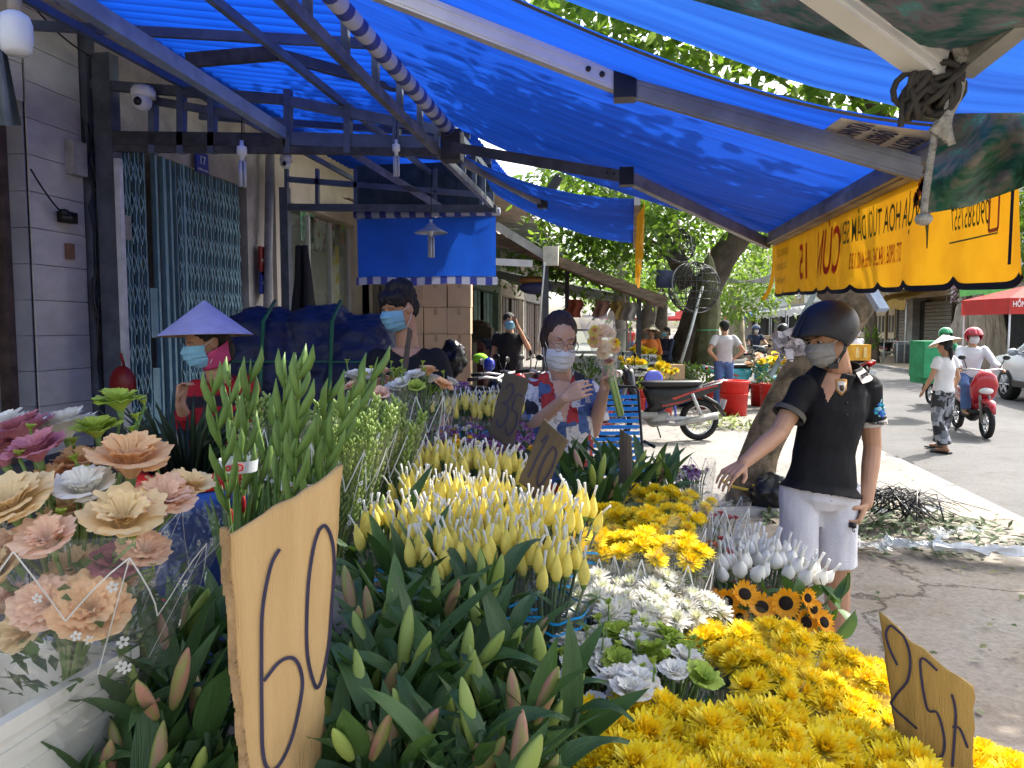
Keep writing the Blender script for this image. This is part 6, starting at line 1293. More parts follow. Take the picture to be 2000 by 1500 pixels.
plaidr = Mstripe('red_plaid', (.35, .012, .02), (.02, .015, .02), 2, .13, .62, .8, 0, .06, .3); shirt(pc, J4, plaidr, .010, 1.75, -.6, .022, True, amp=.008); trousers(pc, J4, M('dark_jeans', (.03, .04, .08), .85, .2), .014, 1.95, .2, fem=True)
mask(pc, Hm4, maskb); face(pc, Hm4)
hair(pc, Hm4, hairm, SHORT+[((0, .07, -.05), (.06, .05, .08))], .008)
b = MB(); b.grid(lambda s, t: Hm4 @ V((sin((s-.5)*5.2)*(.086-.012*t), .02-cos((s-.5)*5.2)*(.088-.02*t)*(1-.25*abs(s-.5)), -.045-.080*t+.10*max(0, abs(s-.5)-.16)*(1-.5*t))), 30, 6, .004); part('scarf', b, M('pink_scarf', (.55, .06, .18), .8, .2, 20), pc)
conical(pc, Hm4, [M('violet_conical_hat', (.36, .35, .52), .7, .12, 10, .15, 50), palmin], .215, .165, .03, tiltm=Matrix.Rotation(-.30, 4, 'X') @ Matrix.Rotation(-.05, 4, 'Y'))

# ---------------------------------------------------------------- people further away
def simple(lab, loc, rz, H, sk, top, bot, J=None, f=.6, vox=.018, fem=False, style=None, hem=-.3, low=1.95, yaw=0, tilt=0, mk=None, r=(.098, .085, .075), flare=0.0, hairp=SHORT, hm=None, hands=None):
    t = thing('person', lab, 'person', loc, rz); J = J or joints(H); Hm = head_mat(J, yaw, tilt); body(t, J, vox, sk, fem, hands, Hm, it=2)
    shirt(t, J, top, vox, f, hem, .016, fem, amp=.006, it=2, flare=flare)
    if bot: trousers(t, J, bot, vox, low, .15, .014, r, .006, fem=fem)
    if mk: mask(t, Hm, mk, loops=False)
    if hairp: hair(t, Hm, hm or hairm, hairp, vox*.7, .005)
    b = MB()
    for S in 'RL': a = J['an'+S]; b.box(a+V((0, -.05, -.075)), (.09, .25, .02))
    part('sandal', b, rubber, t, False)
    return t, J, Hm
jeans = M('blue_jeans', (.07, .13, .30), .85, .2, 8, .2, 100); greyt = M('grey_tshirt', (.42, .42, .43), .85, .08, 10)
# man in grey shirt, back view, hands on hips
s_ = 1.68/1.7; Jg = joints(1.68, elR=V((-.34, .10, 1.12)), elL=V((.34, .10, 1.12)), wrR=V((-.185, .06, .98)), wrL=V((.185, .06, .98)), knR=V((-.13, -.02, .49)), anR=V((-.16, .0, .085)), anL=V((.12, 0, .085)))
t, Jg, Hg = simple('man in grey t-shirt and blue jeans seen from behind with hands on hips', gnd(1415, 14.2), YAW+pi+.15, 1.68, skint, greyt, jeans, Jg, .62, .014, hem=-.25)
b = dome(Hg, (.088, .104, .092), (0, .018, .045), lambda a: .03 if cos(a) > 0 else .0, .006, 24, 8, .05); part('cap', b, M('black_cap', (.012, .012, .014), .8), t)
# walking woman with white hat
Jw = joints(1.5, elR=V((-.21, .06, .98)), wrR=V((-.20, -.02, .77)), elL=V((.20, -.05, .98)), wrL=V((.18, -.15, .82)), knR=V((-.10, -.02, .43)), anR=V((-.14, -.12, .10)), knL=V((.08, -.02, .44)), anL=V((.08, .10, .09)))
zeb = patch_mat('zigzag_print', [(.02, .02, .025), (.35, .36, .40), (.03, .03, .035), (.16, .17, .2)], 22)
t, Jw, Hw = simple('woman walking in white top, patterned trousers and broad white conical hat', gnd(1848, 9.9, -.085), YAW+pi+.5, 1.5, skint, M('white_top', (.68, .66, .68), .85, .05), zeb, Jw, .5, .014, True, hem=-.2, r=(.105, .098, .10))
conical(t, Hw, [M('bleached_hat', (.74, .72, .68), .8, .05), palmin], .235, .13, .05, tiltm=Matrix.Rotation(.32, 4, 'X'))
b = MB(); b.tube([Hw @ V((0, .09, -.02)), Hw @ V((0, .11, -.12)), Hw @ V((.01, .10, -.24))], [.03, .025, .008], 8); part('ponytail', b, hairm, t)
# woman on the phone in black dress
Jb = joints(1.58, elL=V((.26, -.02, 1.12)), wrL=V((.13, -.12, 1.42)), elR=V((-.22, 0, 1.02)), wrR=V((-.26, -.05, .80)))
t, Jb, Hb = simple('woman in long black dress holding a phone to her ear', gnd(995, 9.6, .16), YAW-.25, 1.58, skin, blackt, None, Jb, .5, .014, True, hem=-.4, mk=maskb, yaw=.5, hairp=SHORT+[((0, .10, .0), (.035, .035, .04))])
b = MB(); b.loft([(V((0, 0, .20)), .20, .17), (V((0, 0, .6)), .19, .15), (V((0, 0, .95)), .175, .12), (V((0, 0, 1.1)), .14, .105)], 20); me = remeshed(b, blackt, 'skirt', .02); folds(me, .012, 9, 2, .3); obj('skirt', me, t)
b = MB(); b.box(Jb['wrL']+V((-.02, -.02, .06)), (.012, .07, .13), .3); b.v = [tuple(PM[t.name] @ V(p)) for p in b.v]; solo('phone', b, blackp, 'dark phone at the ear of the woman in black dress', 'phone')
# raised step she stands on
# orange woman with conical hat, navy woman beside her
Jo = joints(1.55, elR=V((-.34, -.12, 1.20)), wrR=V((-.56, -.20, 1.12)), elL=V((.2, -.06, 1.0)), wrL=V((.1, -.2, .95)))
oran = M('orange_shirt', (.68, .19, .04), .85, .1)
t, Jo, Ho = simple('woman in orange long sleeved shirt and conical hat reaching to the left', gnd(1272, 16.5), YAW+.3, 1.55, skint, oran, M('black_trousers', (.015, .015, .018), .85), Jo, 1.9, .016, True, yaw=-1.0)
conical(t, Ho, [palm, palmin], .21, .17, .04, tiltm=Matrix.Rotation(-.25, 4, 'X'))
simple('woman in navy jacket and blue mask beside the orange shirted woman', gnd(1302, 16.8), YAW-1.0, 1.56, skint, M('navy_jacket', (.025, .035, .08), .7, .2), M('black_trousers', (.015, .015, .018), .85), joints(1.56, elR=V((-.2, -.1, 1.0)), wrR=V((-.1, -.28, 1.0)), elL=V((.2, -.1, 1.0)), wrL=V((.08, -.28, 1.0))), 1.9, .016, True, mk=maskb, hairp=SHORT+[((0, .10, -.03), (.045, .04, .05))])
# ================================================================ trees
bark = M('bark', (.15, .11, .08), .95, .35, 5, .9, 14, stretch=(1, 1, .35)); barkp = M('pale_bark', (.34, .29, .22), .95, .3, 6, .9, 16, stretch=(1, 1, .25)); barkd = M('dark_bark', (.075, .058, .045), .95, .35, 5, .9, 14)
tl1 = M('tree_leaf', (.075, .17, .022), .45, .4, 1.2, trans=.4, tc=(.30, .50, .04), c2=(.045, .11, .018)); tl2 = M('tree_leaf_light', (.12, .22, .04), .5, .35, .8, trans=.4, tc=(.35, .50, .08), c2=(.07, .15, .03)); tl3 = M('tree_leaf_dark', (.04, .10, .016), .45, .4, 1.0, trans=.35, tc=(.20, .38, .03))
def crown(par, blobs, mats, ln, w, seed, curl=.25):
    rg = random.Random(seed); b = MB()
    for (c, r, n) in blobs:
        k = max(4, n//14); cl = []
        for _ in range(k):
            d = V((rg.gauss(0, 1), rg.gauss(0, 1), rg.gauss(0, 1))).normalized()*rg.uniform(.35, 1.0)**.5; cl.append((V(c)+V((d.x*r[0], d.y*r[1], d.z*r[2])), d))
        for i in range(n):
            q, d = cl[rg.randrange(k)]; p = q+V((rg.gauss(0, 1), rg.gauss(0, 1), rg.gauss(0, .8)))*ln*1.3; a = (d*.5+V((rg.gauss(0, 1), rg.gauss(0, 1), rg.gauss(-.35, .6)))).normalized(); s = a.cross(V((rg.gauss(0, .4), rg.gauss(0, .4), 1))); s = s.normalized() if s.length > 1e-3 else V((1, 0, 0)); nn = s.cross(a); L_ = ln*rg.uniform(.6, 1.25); W_ = w*rg.uniform(.7, 1.2)*.5; b.cur = rg.randrange(len(mats))
            b.add([p, p+a*L_*.3+s*W_-nn*W_*.3, p+a*L_*.62+s*W_*.85-nn*(W_*.3+curl*L_*.15), p+a*L_-nn*curl*L_*.5, p+a*L_*.62-s*W_*.85-nn*(W_*.3+curl*L_*.15), p+a*L_*.3-s*W_-nn*W_*.3, p+a*L_*.5-nn*curl*L_*.08], [(0, 1, 6), (1, 2, 6), (2, 3, 6), (3, 4, 6), (4, 5, 6), (5, 0, 6)])
    o = part('crown', b, mats, par, False, True); o['kind'] = 'stuff'; return o
def trunk(par, pts, rs, m, n=14, name='trunk', rough=.12):
    pts = [V(p) for p in pts]; P = []; Rr = []
    for i in range(len(pts)-1):
        for k in range(5): f = k/5; P.append(pts[i].lerp(pts[i+1], f)); Rr.append(rs[i]+(rs[i+1]-rs[i])*f)
    P.append(pts[-1]); Rr.append(rs[-1])
    for _ in range(2): P = [P[0]]+[(P[i-1]+P[i]*2+P[i+1])/4 for i in range(1, len(P)-1)]+[P[-1]]
    b = MB(); b.tube(P, Rr, n); b.v = [tuple(V(p)+V((noise.noise(V(p)*4), noise.noise(V(p)*4+V((9, 0, 0))), 0))*(rough*Rr[min(len(Rr)-1, i//n)]*1.6)) for i, p in enumerate(b.v)]
    return part(name, b, m, par, True, True)
# leaning tree beside the customer
t1 = thing('tree', 'leaning mottled tree trunk directly behind the man in polo', 'tree', atZ(1455, 985, 0))
D = 6.65; A_ = lambda u, v, dd=0: at(u, v, D+dd)
trunk(t1, [A_(1452, 1010), A_(1460, 960), A_(1490, 870), A_(1535, 775), A_(1595, 690), A_(1668, 600), A_(1740, 480, .2), A_(1800, 330, .6), A_(1830, 150, 1.0)], [.23, .185, .165, .165, .165, .17, .16, .15, .13], barkp if False else M('mottled_bark', (.27, .195, .125), .95, .45, 9, 1.0, 22, c2=(.085, .065, .04)), 18)
trunk(t1, [A_(1668, 600), A_(1610, 560, .3), A_(1560, 480, .5), A_(1500, 380, 1.0), A_(1400, 180, 1.6)], [.12, .11, .10, .08, .05], bark, 10, 'branch'); trunk(t1, [A_(1800, 330, .6), A_(1650, 150, 1.4), A_(1400, 30, 2.0), A_(1150, -60, 2.4)], [.09, .08, .06, .03], bark, 10, 'branch')
crown(t1, [(at(1040, -10, 8.6), (.7, .8, .35), 330), (at(1200, 40, 8.4), (.7, .8, .4), 420), (at(1380, 90, 8.2), (.8, .8, .4), 460), (at(1560, 150, 8.0), (.7, .8, .4), 420), (at(1720, 190, 7.8), (.7, .8, .45), 360), (at(1500, -40, 9.2), (1.6, 1.2, .8), 700), (at(1850, -100, 8.6), (1.6, 1.4, 1.0), 700), (at(1200, -160, 9.4), (1.6, 1.4, .8), 600), (V((2.0, 6.8, 5.2)), (.9, .9, .4), 900), (V((3.2, 7.6, 5.6)), (1.0, 1.0, .5), 600), (V((.9, 6.5, 5.4)), (.9, .8, .35), 800), (V((1.2, 7.6, 5.8)), (1.2, .8, .4), 500)], [tl1, tl2, tl1], .21, .105, 5)
# mid tree with the wire baskets
t2 = thing('tree', 'thick leaning tree hung with wire baskets in the middle distance', 'tree', gnd(1325, 17)); D = 17; 
trunk(t2, [A_(1318, 782), A_(1330, 730), A_(1352, 650), A_(1378, 570), A_(1412, 500), A_(1460, 440), A_(1520, 370)], [.50, .40, .34, .34, .31, .27, .2], barkd, 14)
trunk(t2, [A_(1345, 560, .3), A_(1320, 500, .4), A_(1285, 440, .6), A_(1230, 380, 1)], [.24, .20, .17, .1], barkd, 10, 'branch'); trunk(t2, [A_(1320, 510, .2), A_(1270, 470, 0), A_(1200, 450, -.3), A_(1150, 420, -.5)], [.09, .08, .06, .03], bark, 8, 'branch')
crown(t2, [(at(1130, 400, 15), (1.0, 1.4, .6), 900), (at(1220, 440, 16), (1.1, 1.4, .7), 1000), (at(1120, 500, 16.5), (.8, 1.2, .5), 600), (at(1320, 400, 17), (1.2, 1.6, .6), 1000), (at(1420, 440, 18), (1.0, 1.5, .5), 700), (at(1250, 530, 18.5), (1.0, 1.2, .5), 600), (at(1500, 430, 17.5), (.9, 1.2, .6), 500), (at(1200, 330, 14.5), (1.6, 1.8, .6), 1100), (at(1400, 300, 16), (1.8, 1.8, .8), 1000)], [tl3, tl1, tl1, tl2], .22, .095, 6)
# slim trunks beyond the second stall
t3 = thing('tree', 'slim leaning pair of dark trunks behind the orange shirted woman', 'tree', gnd(1242, 22)); D = 22
trunk(t3, [A_(1240, 745), A_(1252, 690), A_(1265, 620), A_(1290, 520), A_(1320, 430)], [.28, .24, .22, .2, .15], barkd, 10); trunk(t3, [A_(1285, 745, 2), A_(1288, 680, 2), A_(1294, 600, 2), A_(1300, 520, 2)], [.24, .2, .18, .15], barkd, 10)
crown(t3, [(at(1270, 520, 23), (1.6, 1.6, .8), 700), (at(1180, 560, 26), (1.5, 1.6, .8), 500), (at(1060, 520, 27), (1.6, 1.6, .9), 700), (at(1000, 500, 30), (1.8, 1.6, 1.0), 600)], [tl3, tl1], .24, .11, 8)
# light green street trees further on
def ftree(lab, u, d, tr, blobs, mats, bm=barkp, seed=1, ln=.3, w=.15, top=560):
    t = thing('tree', lab, 'tree', gnd(u, d)); trunk(t, [at(u, 640+1.6*FPX/d, d), at(u-2, 640, d), at(u-6, top, d)], [tr*1.2, tr, tr*.7], bm, 10); crown(t, blobs, mats, ln, w, seed); return t
ftree('pale trunked street tree with feathery light crown left of the far rider', 1440, 40, .42, [(at(1460, 570, 38), (2.0, 2, 1.0), 900), (at(1430, 500, 40), (2.4, 2, 1.4), 900), (at(1480, 480, 36), (1.6, 2, 1.2), 600), (at(1440, 598, 37), (1.2, 1.5, .5), 350)], [tl2, tl2, tl1], seed=11, ln=.34, w=.14)
ftree('dense green street tree far down the road at the vanishing point', 1255, 75, .5, [(at(1230, 560, 74), (5, 4, 3), 900), (at(1300, 540, 78), (5, 4, 3), 900), (at(1180, 560, 80), (4, 4, 2.5), 600)], [tl2, tl1], seed=12, ln=.7, w=.35)
ftree('green street tree far down the right pavement', 1395, 62, .4, [(at(1390, 545, 60), (3.5, 3, 2.5), 900), (at(1350, 590, 66), (2.5, 3, 1.5), 500)], [tl2, tl1], seed=13, ln=.55, w=.25)
t4 = ftree('slender grey street tree with plants round its foot before the shutters', 1704, 34, .26, [(at(1720, 500, 34), (3.0, 2.5, 1.0), 700), (at(1640, 480, 35), (2.5, 2.5, 1.2), 500)], [tl1, tl2], bark, 14, .35, .17)
trunk(t4, [at(1704, 580, 34), at(1730, 560, 34), at(1790, 548, 33)], [.16, .12, .06], bark, 8, 'branch')
lb = MB(); sprigs(lb, at(1704, 705, 33.6), at(1704, 640, 33.6), .45, 120, .3, .12); part('ivy', lb, tl1, t4, False, True)['kind'] = 'stuff'
# banyan
tb = thing('tree', 'huge pale banyan trunk with many fused roots across the road', 'tree', gnd(1905, 25.5)); rg = random.Random(4)
for i in range(11):
    u = 1872+8.2*i; dd = 25.5-.5*sin(i/10*pi)*1.6+rg.uniform(-.2, .2); trunk(tb, [at(u+rg.uniform(-3, 3), 640+1.56*FPX/25.5, dd), at(u+rg.uniform(-3, 3)-2, 650, dd), at(u*.75+1910*.25, 590, dd), at(u*.6+1908*.4+rg.uniform(-6, 6), 545, dd+.2), at(u+rg.uniform(-30, 30), 440, dd+.4)], [.22, .19, .17, .17, .14], barkp, 9, 'trunk', .3)
b = MB()
for i in range(90): u = rg.uniform(1862, 1960); v0 = rg.uniform(545, 580); p = at(u, v0, 24.7+rg.uniform(-.3, .5)); b.tube([p, p+V((rg.uniform(-.25, .25), rg.uniform(-.2, .2), rg.uniform(-.1, .2))), p+V((rg.uniform(-.4, .4), rg.uniform(-.2, .2), rg.uniform(-.5, -.1)))], .02, 4)
part('aerial_root', b, bark, tb, True, True)['kind'] = 'stuff'
crown(tb, [(at(1990, 470, 24), (1.0, 1.5, 1.4), 500), (at(1960, 380, 25), (2.5, 2, 1.0), 600), (at(2060, 400, 24), (2, 2, 1.8), 700), (at(1860, 300, 26), (3, 2, 1.5), 700)], [tl1, tl2], .32, .16, 15)
# street tree just outside the right edge that shades the pavement
t6 = thing('tree', 'street tree at the kerb overhanging from the right edge', 'tree', (3.5, 4.2, 0)); trunk(t6, [(3.5, 4.2, -.1), (3.6, 4.4, 1.5), (3.9, 5.0, 3.2), (4.4, 6.2, 4.6)], [.2, .16, .13, .09], bark, 12); trunk(t6, [(3.9, 5.0, 3.2), (5.0, 5.2, 4.2), (5.6, 6.4, 5.0)], [.1, .08, .05], bark, 8, 'branch')
crown(t6, [((4.6, 6.4, 5.0), (1.5, 1.5, .7), 1500), ((5.6, 7.6, 5.6), (1.5, 1.5, .8), 1500), ((4.2, 7.8, 5.4), (1.2, 1.2, .7), 1000), ((6.2, 6.0, 5.4), (1.2, 1.2, .7), 900), (at(2010, 150, 6.5), (.25, .3, .3), 60), (at(2040, 130, 6.5), (.5, .4, .4), 120)], [tl1, tl2], .20, .10, 16)
# wire baskets
def wireball(lab, c, r, rings=9, mer=14):
    t = thing('wire_basket', lab, 'basket', c-UP*r); b = MB(); rg = random.Random(int(r*1000))
    for i in range(1, rings): a = pi*i/rings; b.torus(c+UP*(r*cos(a)), r*sin(a), .009, (rg.uniform(-.06, .06), rg.uniform(-.06, .06), 1), 26, 4)
    for i in range(mer): a = pi*i/mer; b.torus(c, r, .009, (cos(a), sin(a), rg.uniform(-.1, .1)), 30, 4)
    for k in range(60):
        z = rg.uniform(-.9, .9); a = rg.uniform(0, tau); q = lambda zz, aa: c+V((sqrt(1-zz*zz)*cos(aa), sqrt(1-zz*zz)*sin(aa), zz))*r
        b.tube([q(z, a), q(max(-.95, min(.95, z+.12)), a+.22)], .008, 4); b.tube([q(z, a+.22), q(max(-.95, min(.95, z+.12)), a)], .008, 4)
    part('mesh', b, M('wire', (.06, .06, .065), .5), t, True, True)['kind'] = 'stuff'
    b = MB(); b.torus(c, r*1.02, .014, (.5, -.8, .3), 36, 6); b.tube([c+UP*r, c+UP*(r+1.3)+FWD*.9], .012, 5); part('rim', b, M('wire_light', (.30, .30, .3), .5), t, True, True); return t
wireball('large wire mesh ball hanging in front of the leaning tree', at(1356, 562, 15.6), .52)
wireball('smaller wire mesh ball behind the large one, up left', at(1325, 480, 16.4), .36)
b = MB(); b.tube([at(1372, 560, 15.4), at(1348, 650, 15.2), at(1318, 748, 15.0)], .03, 8); solo('pole', b, M('galvanised', (.5, .52, .52), .4), 'pale metal pole leaning against the tree with wire baskets', 'pole')
q = at(1300, 545, 15.5); b = MB(); b.box(q, (.42, .02, .36), .5); b.tube([q+UP*.18, at(1290, 455, 17.4)], .01, 5); solo('hanging_board', b, M('navy_board', (.03, .04, .10), .7), 'dark blue hand lettered board hanging left of the wire ball', 'sign')
# folded green parasol tied by the tree
um = thing('parasol', 'folded olive parasol tied with cord beside the leaning tree', 'parasol', gnd(1382, 15.8)); b = MB()
b.lathe([(.03, .35), (.20, .40), (.30, .55), (.26, .9), (.20, 1.25), (.24, 1.5), (.20, 2.2), (.08, 2.7), (.03, 2.8)], 22, Matrix.Translation((0, 0, .25)), False, lambda a, z: 1+.13*cos(a*8)); part('canopy', b, M('olive_cloth', (.10, .10, .05), .9, .25), um)
b = MB(); b.tube([(0, 0, 0), (0, 0, 3.1)], .025, 8); part('pole', b, wood, um); b = MB(); b.torus((0, 0, 1.5), .21, .012, (0, 0, 1), 20, 6); part('cord', b, M('green_cord', (.1, .4, .2), .8), um)
# ================================================================ second stall on the left
st = thing('market_stall', 'dim market stall with low rusty corrugated roof beyond the cartons', 'stall', gnd(1040, 11.5)); rust = M('rusty_sheet', (.16, .12, .10), .8, .4, 4, .4, 20)
SA, SB = atY(1065, 500, 11.3), atY(1302, 590, 11.3)
def sroof(s, t): x = -4.4+(SB.x+4.4)*s; z = lerpt([(-4.4, 3.5), (SA.x-.9, 3.0), (SA.x, SA.z), (SB.x, SB.z)], x); return (x, 11.3+9.0*t, z+.018*sin(tau*(x)/.12)+.05+.35*t)
b = MB(); b.grid(sroof, 240, 6); part('roof', b, rust, st, True, True)
b = MB(); b.bar(SA, SB, .07, .14); part('edge_beam', b, wood, st, False, True); b = MB(); b.bar(atY(968, 440, 11.28), SA, .06, .12); part('edge_beam', b, M('pale_timber', (.42, .42, .40), .7, .2), st, False, True)
b = MB(); b.bar(atY(905, 508, 11.2), atY(1040, 515, 11.2), .06, .10); part('white_beam', b, whitep, st, False, True)
for (x, y, z, w) in ((SA.x, 11.35, SA.z, .09), (SA.x, 15.3, SA.z+.2, .08), (SB.x-.35, 15.3, SB.z+.3, .10), (-3.4, 11.4, 3.1, .1)): b = MB(); b.box((x, y, z/2), (w, w, z)); part('post', b, steel, st, False, True)
for i in range(8): y = 11.9+i*1.05; b = MB(); b.bar((SA.x-.8, y, 2.9+.04*i), (SB.x, y, SB.z-.03+.04*i), .05, .08); part('rafter', b, wood, st, False, True)
b = MB(); b.box(atY(1076, 500, 11.2), (.22, .12, .28)); part('meter_box', b, M('ivory_box', (.55, .53, .46), .6), st, False, True)
q = atY(1066, 560, 11.1); b = MB(); b.tube([atY(1064, 512, 11.1), atY(1058, 580, 11.1), atY(1051, 672, 11.1)], .012, 6); part('cord', b, whitep, st, True, True)
b = MB(); b.box((-3.2, 12.4, .08), (2.6, 2.2, .16)); part('floor', b, concrete, st, False, True)
for (u, v, w, h, c, nm) in ((1047, 562, .55, .22, (.05, .06, .14), 'blue_bundle'), (1042, 548, .5, .14, (.3, .15, .04), 'orange_bundle')): q = atY(u, v, 12.2); b = MB(); b.ell(q, (w/2, .25, h/2)); part('hanging_bundle', b, M(nm, c, .8), st, True, True)
for k, s in enumerate((1108, 1160, 1190, 1215)):
    q = atY(s, 585+k*2, 13.6); b = MB(); b.grid(lambda a, t: q+V((a*.26+.03*sin(t*6), .05*sin(a*9), -.32*t)), 8, 8); part('hanging_cloth', b, M('cloth%d' % k, [(.30, .08, .05), (.3, .18, .16), (.26, .2, .07), (.25, .25, .25)][k], .85), st, True, True)
st3 = thing('market_stall', 'far market stall with dark tarpaulin roof down the left row', 'stall', (-2.2, 25, 0))
b = MB(); b.grid(lambda s, t: (-4.6+4.6*s, 20.6+11*t, 3.3-.9*s+.04*sin(t*22)), 6, 30); part('roof', b, M('dark_tarpaulin', (.05, .06, .06), .8, .3), st3, True, True)
for y in (20.8, 26, 31.4): b = MB(); b.box((-.1, y, 1.2), (.08, .08, 2.4)); part('post', b, wood, st3, False, True)
for i in range(9):
    b = MB(); q = V((-3.6+rr(-.4, .4), 12.6+i*.75, 0)); hh = rr(.7, 1.7); b.box(q+UP*(hh/2+.16), (rr(.4, .7), .55, hh), rr(-.1, .1)); b.ell(q+UP*(hh+.2), (.3, .28, .16)); part('goods_pile', b, M('goods%d' % (i % 4), [(.05, .05, .06), (.10, .03, .03), (.04, .06, .12), (.12, .10, .07)][i % 4], .8), st, False, True)
# glass cabinet counter
gc = thing('display_cabinet', 'glass display cabinet in the light at the end of the dim stall', 'cabinet', gnd(1165, 17)); 
for (z, m_) in ((.45, whitep), (1.5, alu), (1.0, alu)): b = MB(); b.box((0, 0, z), (1.5, .6, .05 if z > .5 else .9)); part('shelf', b, m_, gc, False)
for x in (-.75, .75):
    for y in (-.3, .3): b = MB(); b.box((x, y, 1.2), (.04, .04, .65)); part('post', b, alu, gc, False)
b = MB(); b.box((0, -.3, 1.2), (1.46, .008, .58)); part('pane', b, gl, gc, False)
# stacked cartons under the blind
cart = M('carton', (.56, .39, .25), .85, .1, 2, .1, 30); tape = M('carton_tape', (.42, .28, .16), .4)
cb_ = MB(); cb_.box((0, 0, .1775), (.312, .312, .355)); cbm = cb_.mesh('carton', cart, False); tp = MB(); tp.box((0, -.157, .30), (.04, .002, .09)); tp.box((0, 0, .356), (.04, .312, .002)); tpm = tp.mesh('tape', tape, False)
nm_ = ('left', 'middle', 'right'); lv_ = ('lowest', 'second', 'third', 'fourth', 'fifth', 'topmost')
for i, u in enumerate((838, 872, 905)):
    for k in range(6):
        p = gnd(806+i*46.5, 10.4+.03*i); c = thing('carton', 'plain carton in the stack under the blind, %s column, %s' % (nm_[i], lv_[k]), 'carton', p+UP*(.362*k)+V((rr(-.006, .006), rr(-.03, .03), .02)), YAW+rr(-.04, .04), 'stacked cartons'); obj('box', cbm, c); obj('tape', tpm, c)
# tarp covered bundle
tc_ = gnd(620, 6.6); tp_ = thing('covered_bundle', 'large goods pile wrapped in dark blue tarpaulin with green straps', 'bundle', tc_, YAW); tarp = M('navy_tarpaulin', (.010, .016, .055), .5, .25, 5, .7, 14, spec=.35)
b = MB()
for (x, y, rx, rz_) in ((-.42, 0, .34, 1.72), (.02, .1, .36, 1.74), (.42, .05, .34, 1.66)): b.loft([(V((x, y, 0)), rx, .55), (V((x, y, .6)), rx+.04, .58), (V((x, y, 1.25)), rx+.02, .55), (V((x, y, rz_-.12)), rx*.85, .45), (V((x, y, rz_)), rx*.4, .2)], 18, .4)
me = remeshed(b, tarp, 'tarpaulin', .025, 2); folds(me, .03, 5, 2, 1.2); folds(me, .012, 19, 7, .7); obj('tarpaulin', me, tp_)
gs_ = M('green_strap', (.02, .12, .05), .6); b = MB()
for z in (.75, 1.28): b.tube([(-.83, -.3, z), (-.45, -.62, z), (0, -.56, z), (.45, -.62, z), (.83, -.3, z)], .016, 6, True, .5)
for x in (-.3, .25): b.tube([(x, -.66, .1), (x, -.65, 1.0), (x, -.52, 1.6), (x, -.2, 1.78)], .016, 6, True, .5)
part('strap', b, gs_, tp_)
# clothes and bags hanging by the glass shop
b = MB(); q = at(588, 480, 8.0); b.grid(lambda s, t: q+RIGHT*((s-.5)*(.12+.12*t))+FWD*(.05*sin(s*12+t*2))-UP*(.75*t), 14, 10, .02); solo('hanging_coat', b, M('black_coat', (.012, .012, .014), .8), 'dark rain coat hanging on the post by the glass shop', 'coat')
b = MB(); b.ell(at(240, 750, 6.2), (.12, .06, .15), 12, 8); b.tube([at(244, 722, 6.2), at(236, 690, 6.15)], .012, 6); me_ = b; solo('plastic_bag', b, M('red_bag', (.22, .012, .012), .4, .2, trans=.15), 'red plastic bag hanging at the steel post', 'bag')
b = MB(); b.grid(lambda s, t: at(-20+62*s*(.5+.5*t), 90+155*t, 3.0+.05*sin(s*9)), 12, 10); solo('hanging_cloth', b, M('grey_cloth', (.10, .12, .12), .9, .3), 'grey green cloth hanging at the left edge over the gate', 'cloth')
# barrel and greenery in front of the hat woman
t = tub('tall blue barrel with red rim before the woman in conical hat', V((gnd(368, 2.75).x, gnd(368, 2.75).y, 0)), .19, .98, bluep, redp, 'barrel', 'barrel'); b = MB(); b.lathe([(.205, 0), (.215, .03), (.20, .06), (.17, .055), (.17, .0)], 26, Matrix.Translation((0, 0, .985))); part('red_rim', b, redp, t)
b = MB(); c0_ = gnd(355, 2.75, 1.0)
for i in range(85): a = rr(0, tau); r_ = rr(0, .12); p = c0_+V((cos(a)*r_, sin(a)*r_, 0)); d = V((cos(a)*rr(.2, .9), sin(a)*rr(.2, .9), rr(.6, 1.2))).normalized(); e = p+d*rr(.2, .38); b.tube([p, p.lerp(e, .5)+UP*.03, e-UP*.03], [.006, .010, .0006], 5, True, .25)
solo('leaf_bundle', b, M('deep_green', (.012, .03, .012), .5, .3), 'dark spiky foliage bundle in the barrel at the left', 'foliage')
b = MB(); b.box(gnd(330, 4.2, .40), (1.3, .6, .8), YAW); b.box(gnd(330, 4.2, .82), (1.4, .7, .04), YAW); solo('dark_counter', b, M('dark_counter_board', (.03, .028, .03), .8), 'dark low counter in front of the pale blue gate', 'counter', None, False)
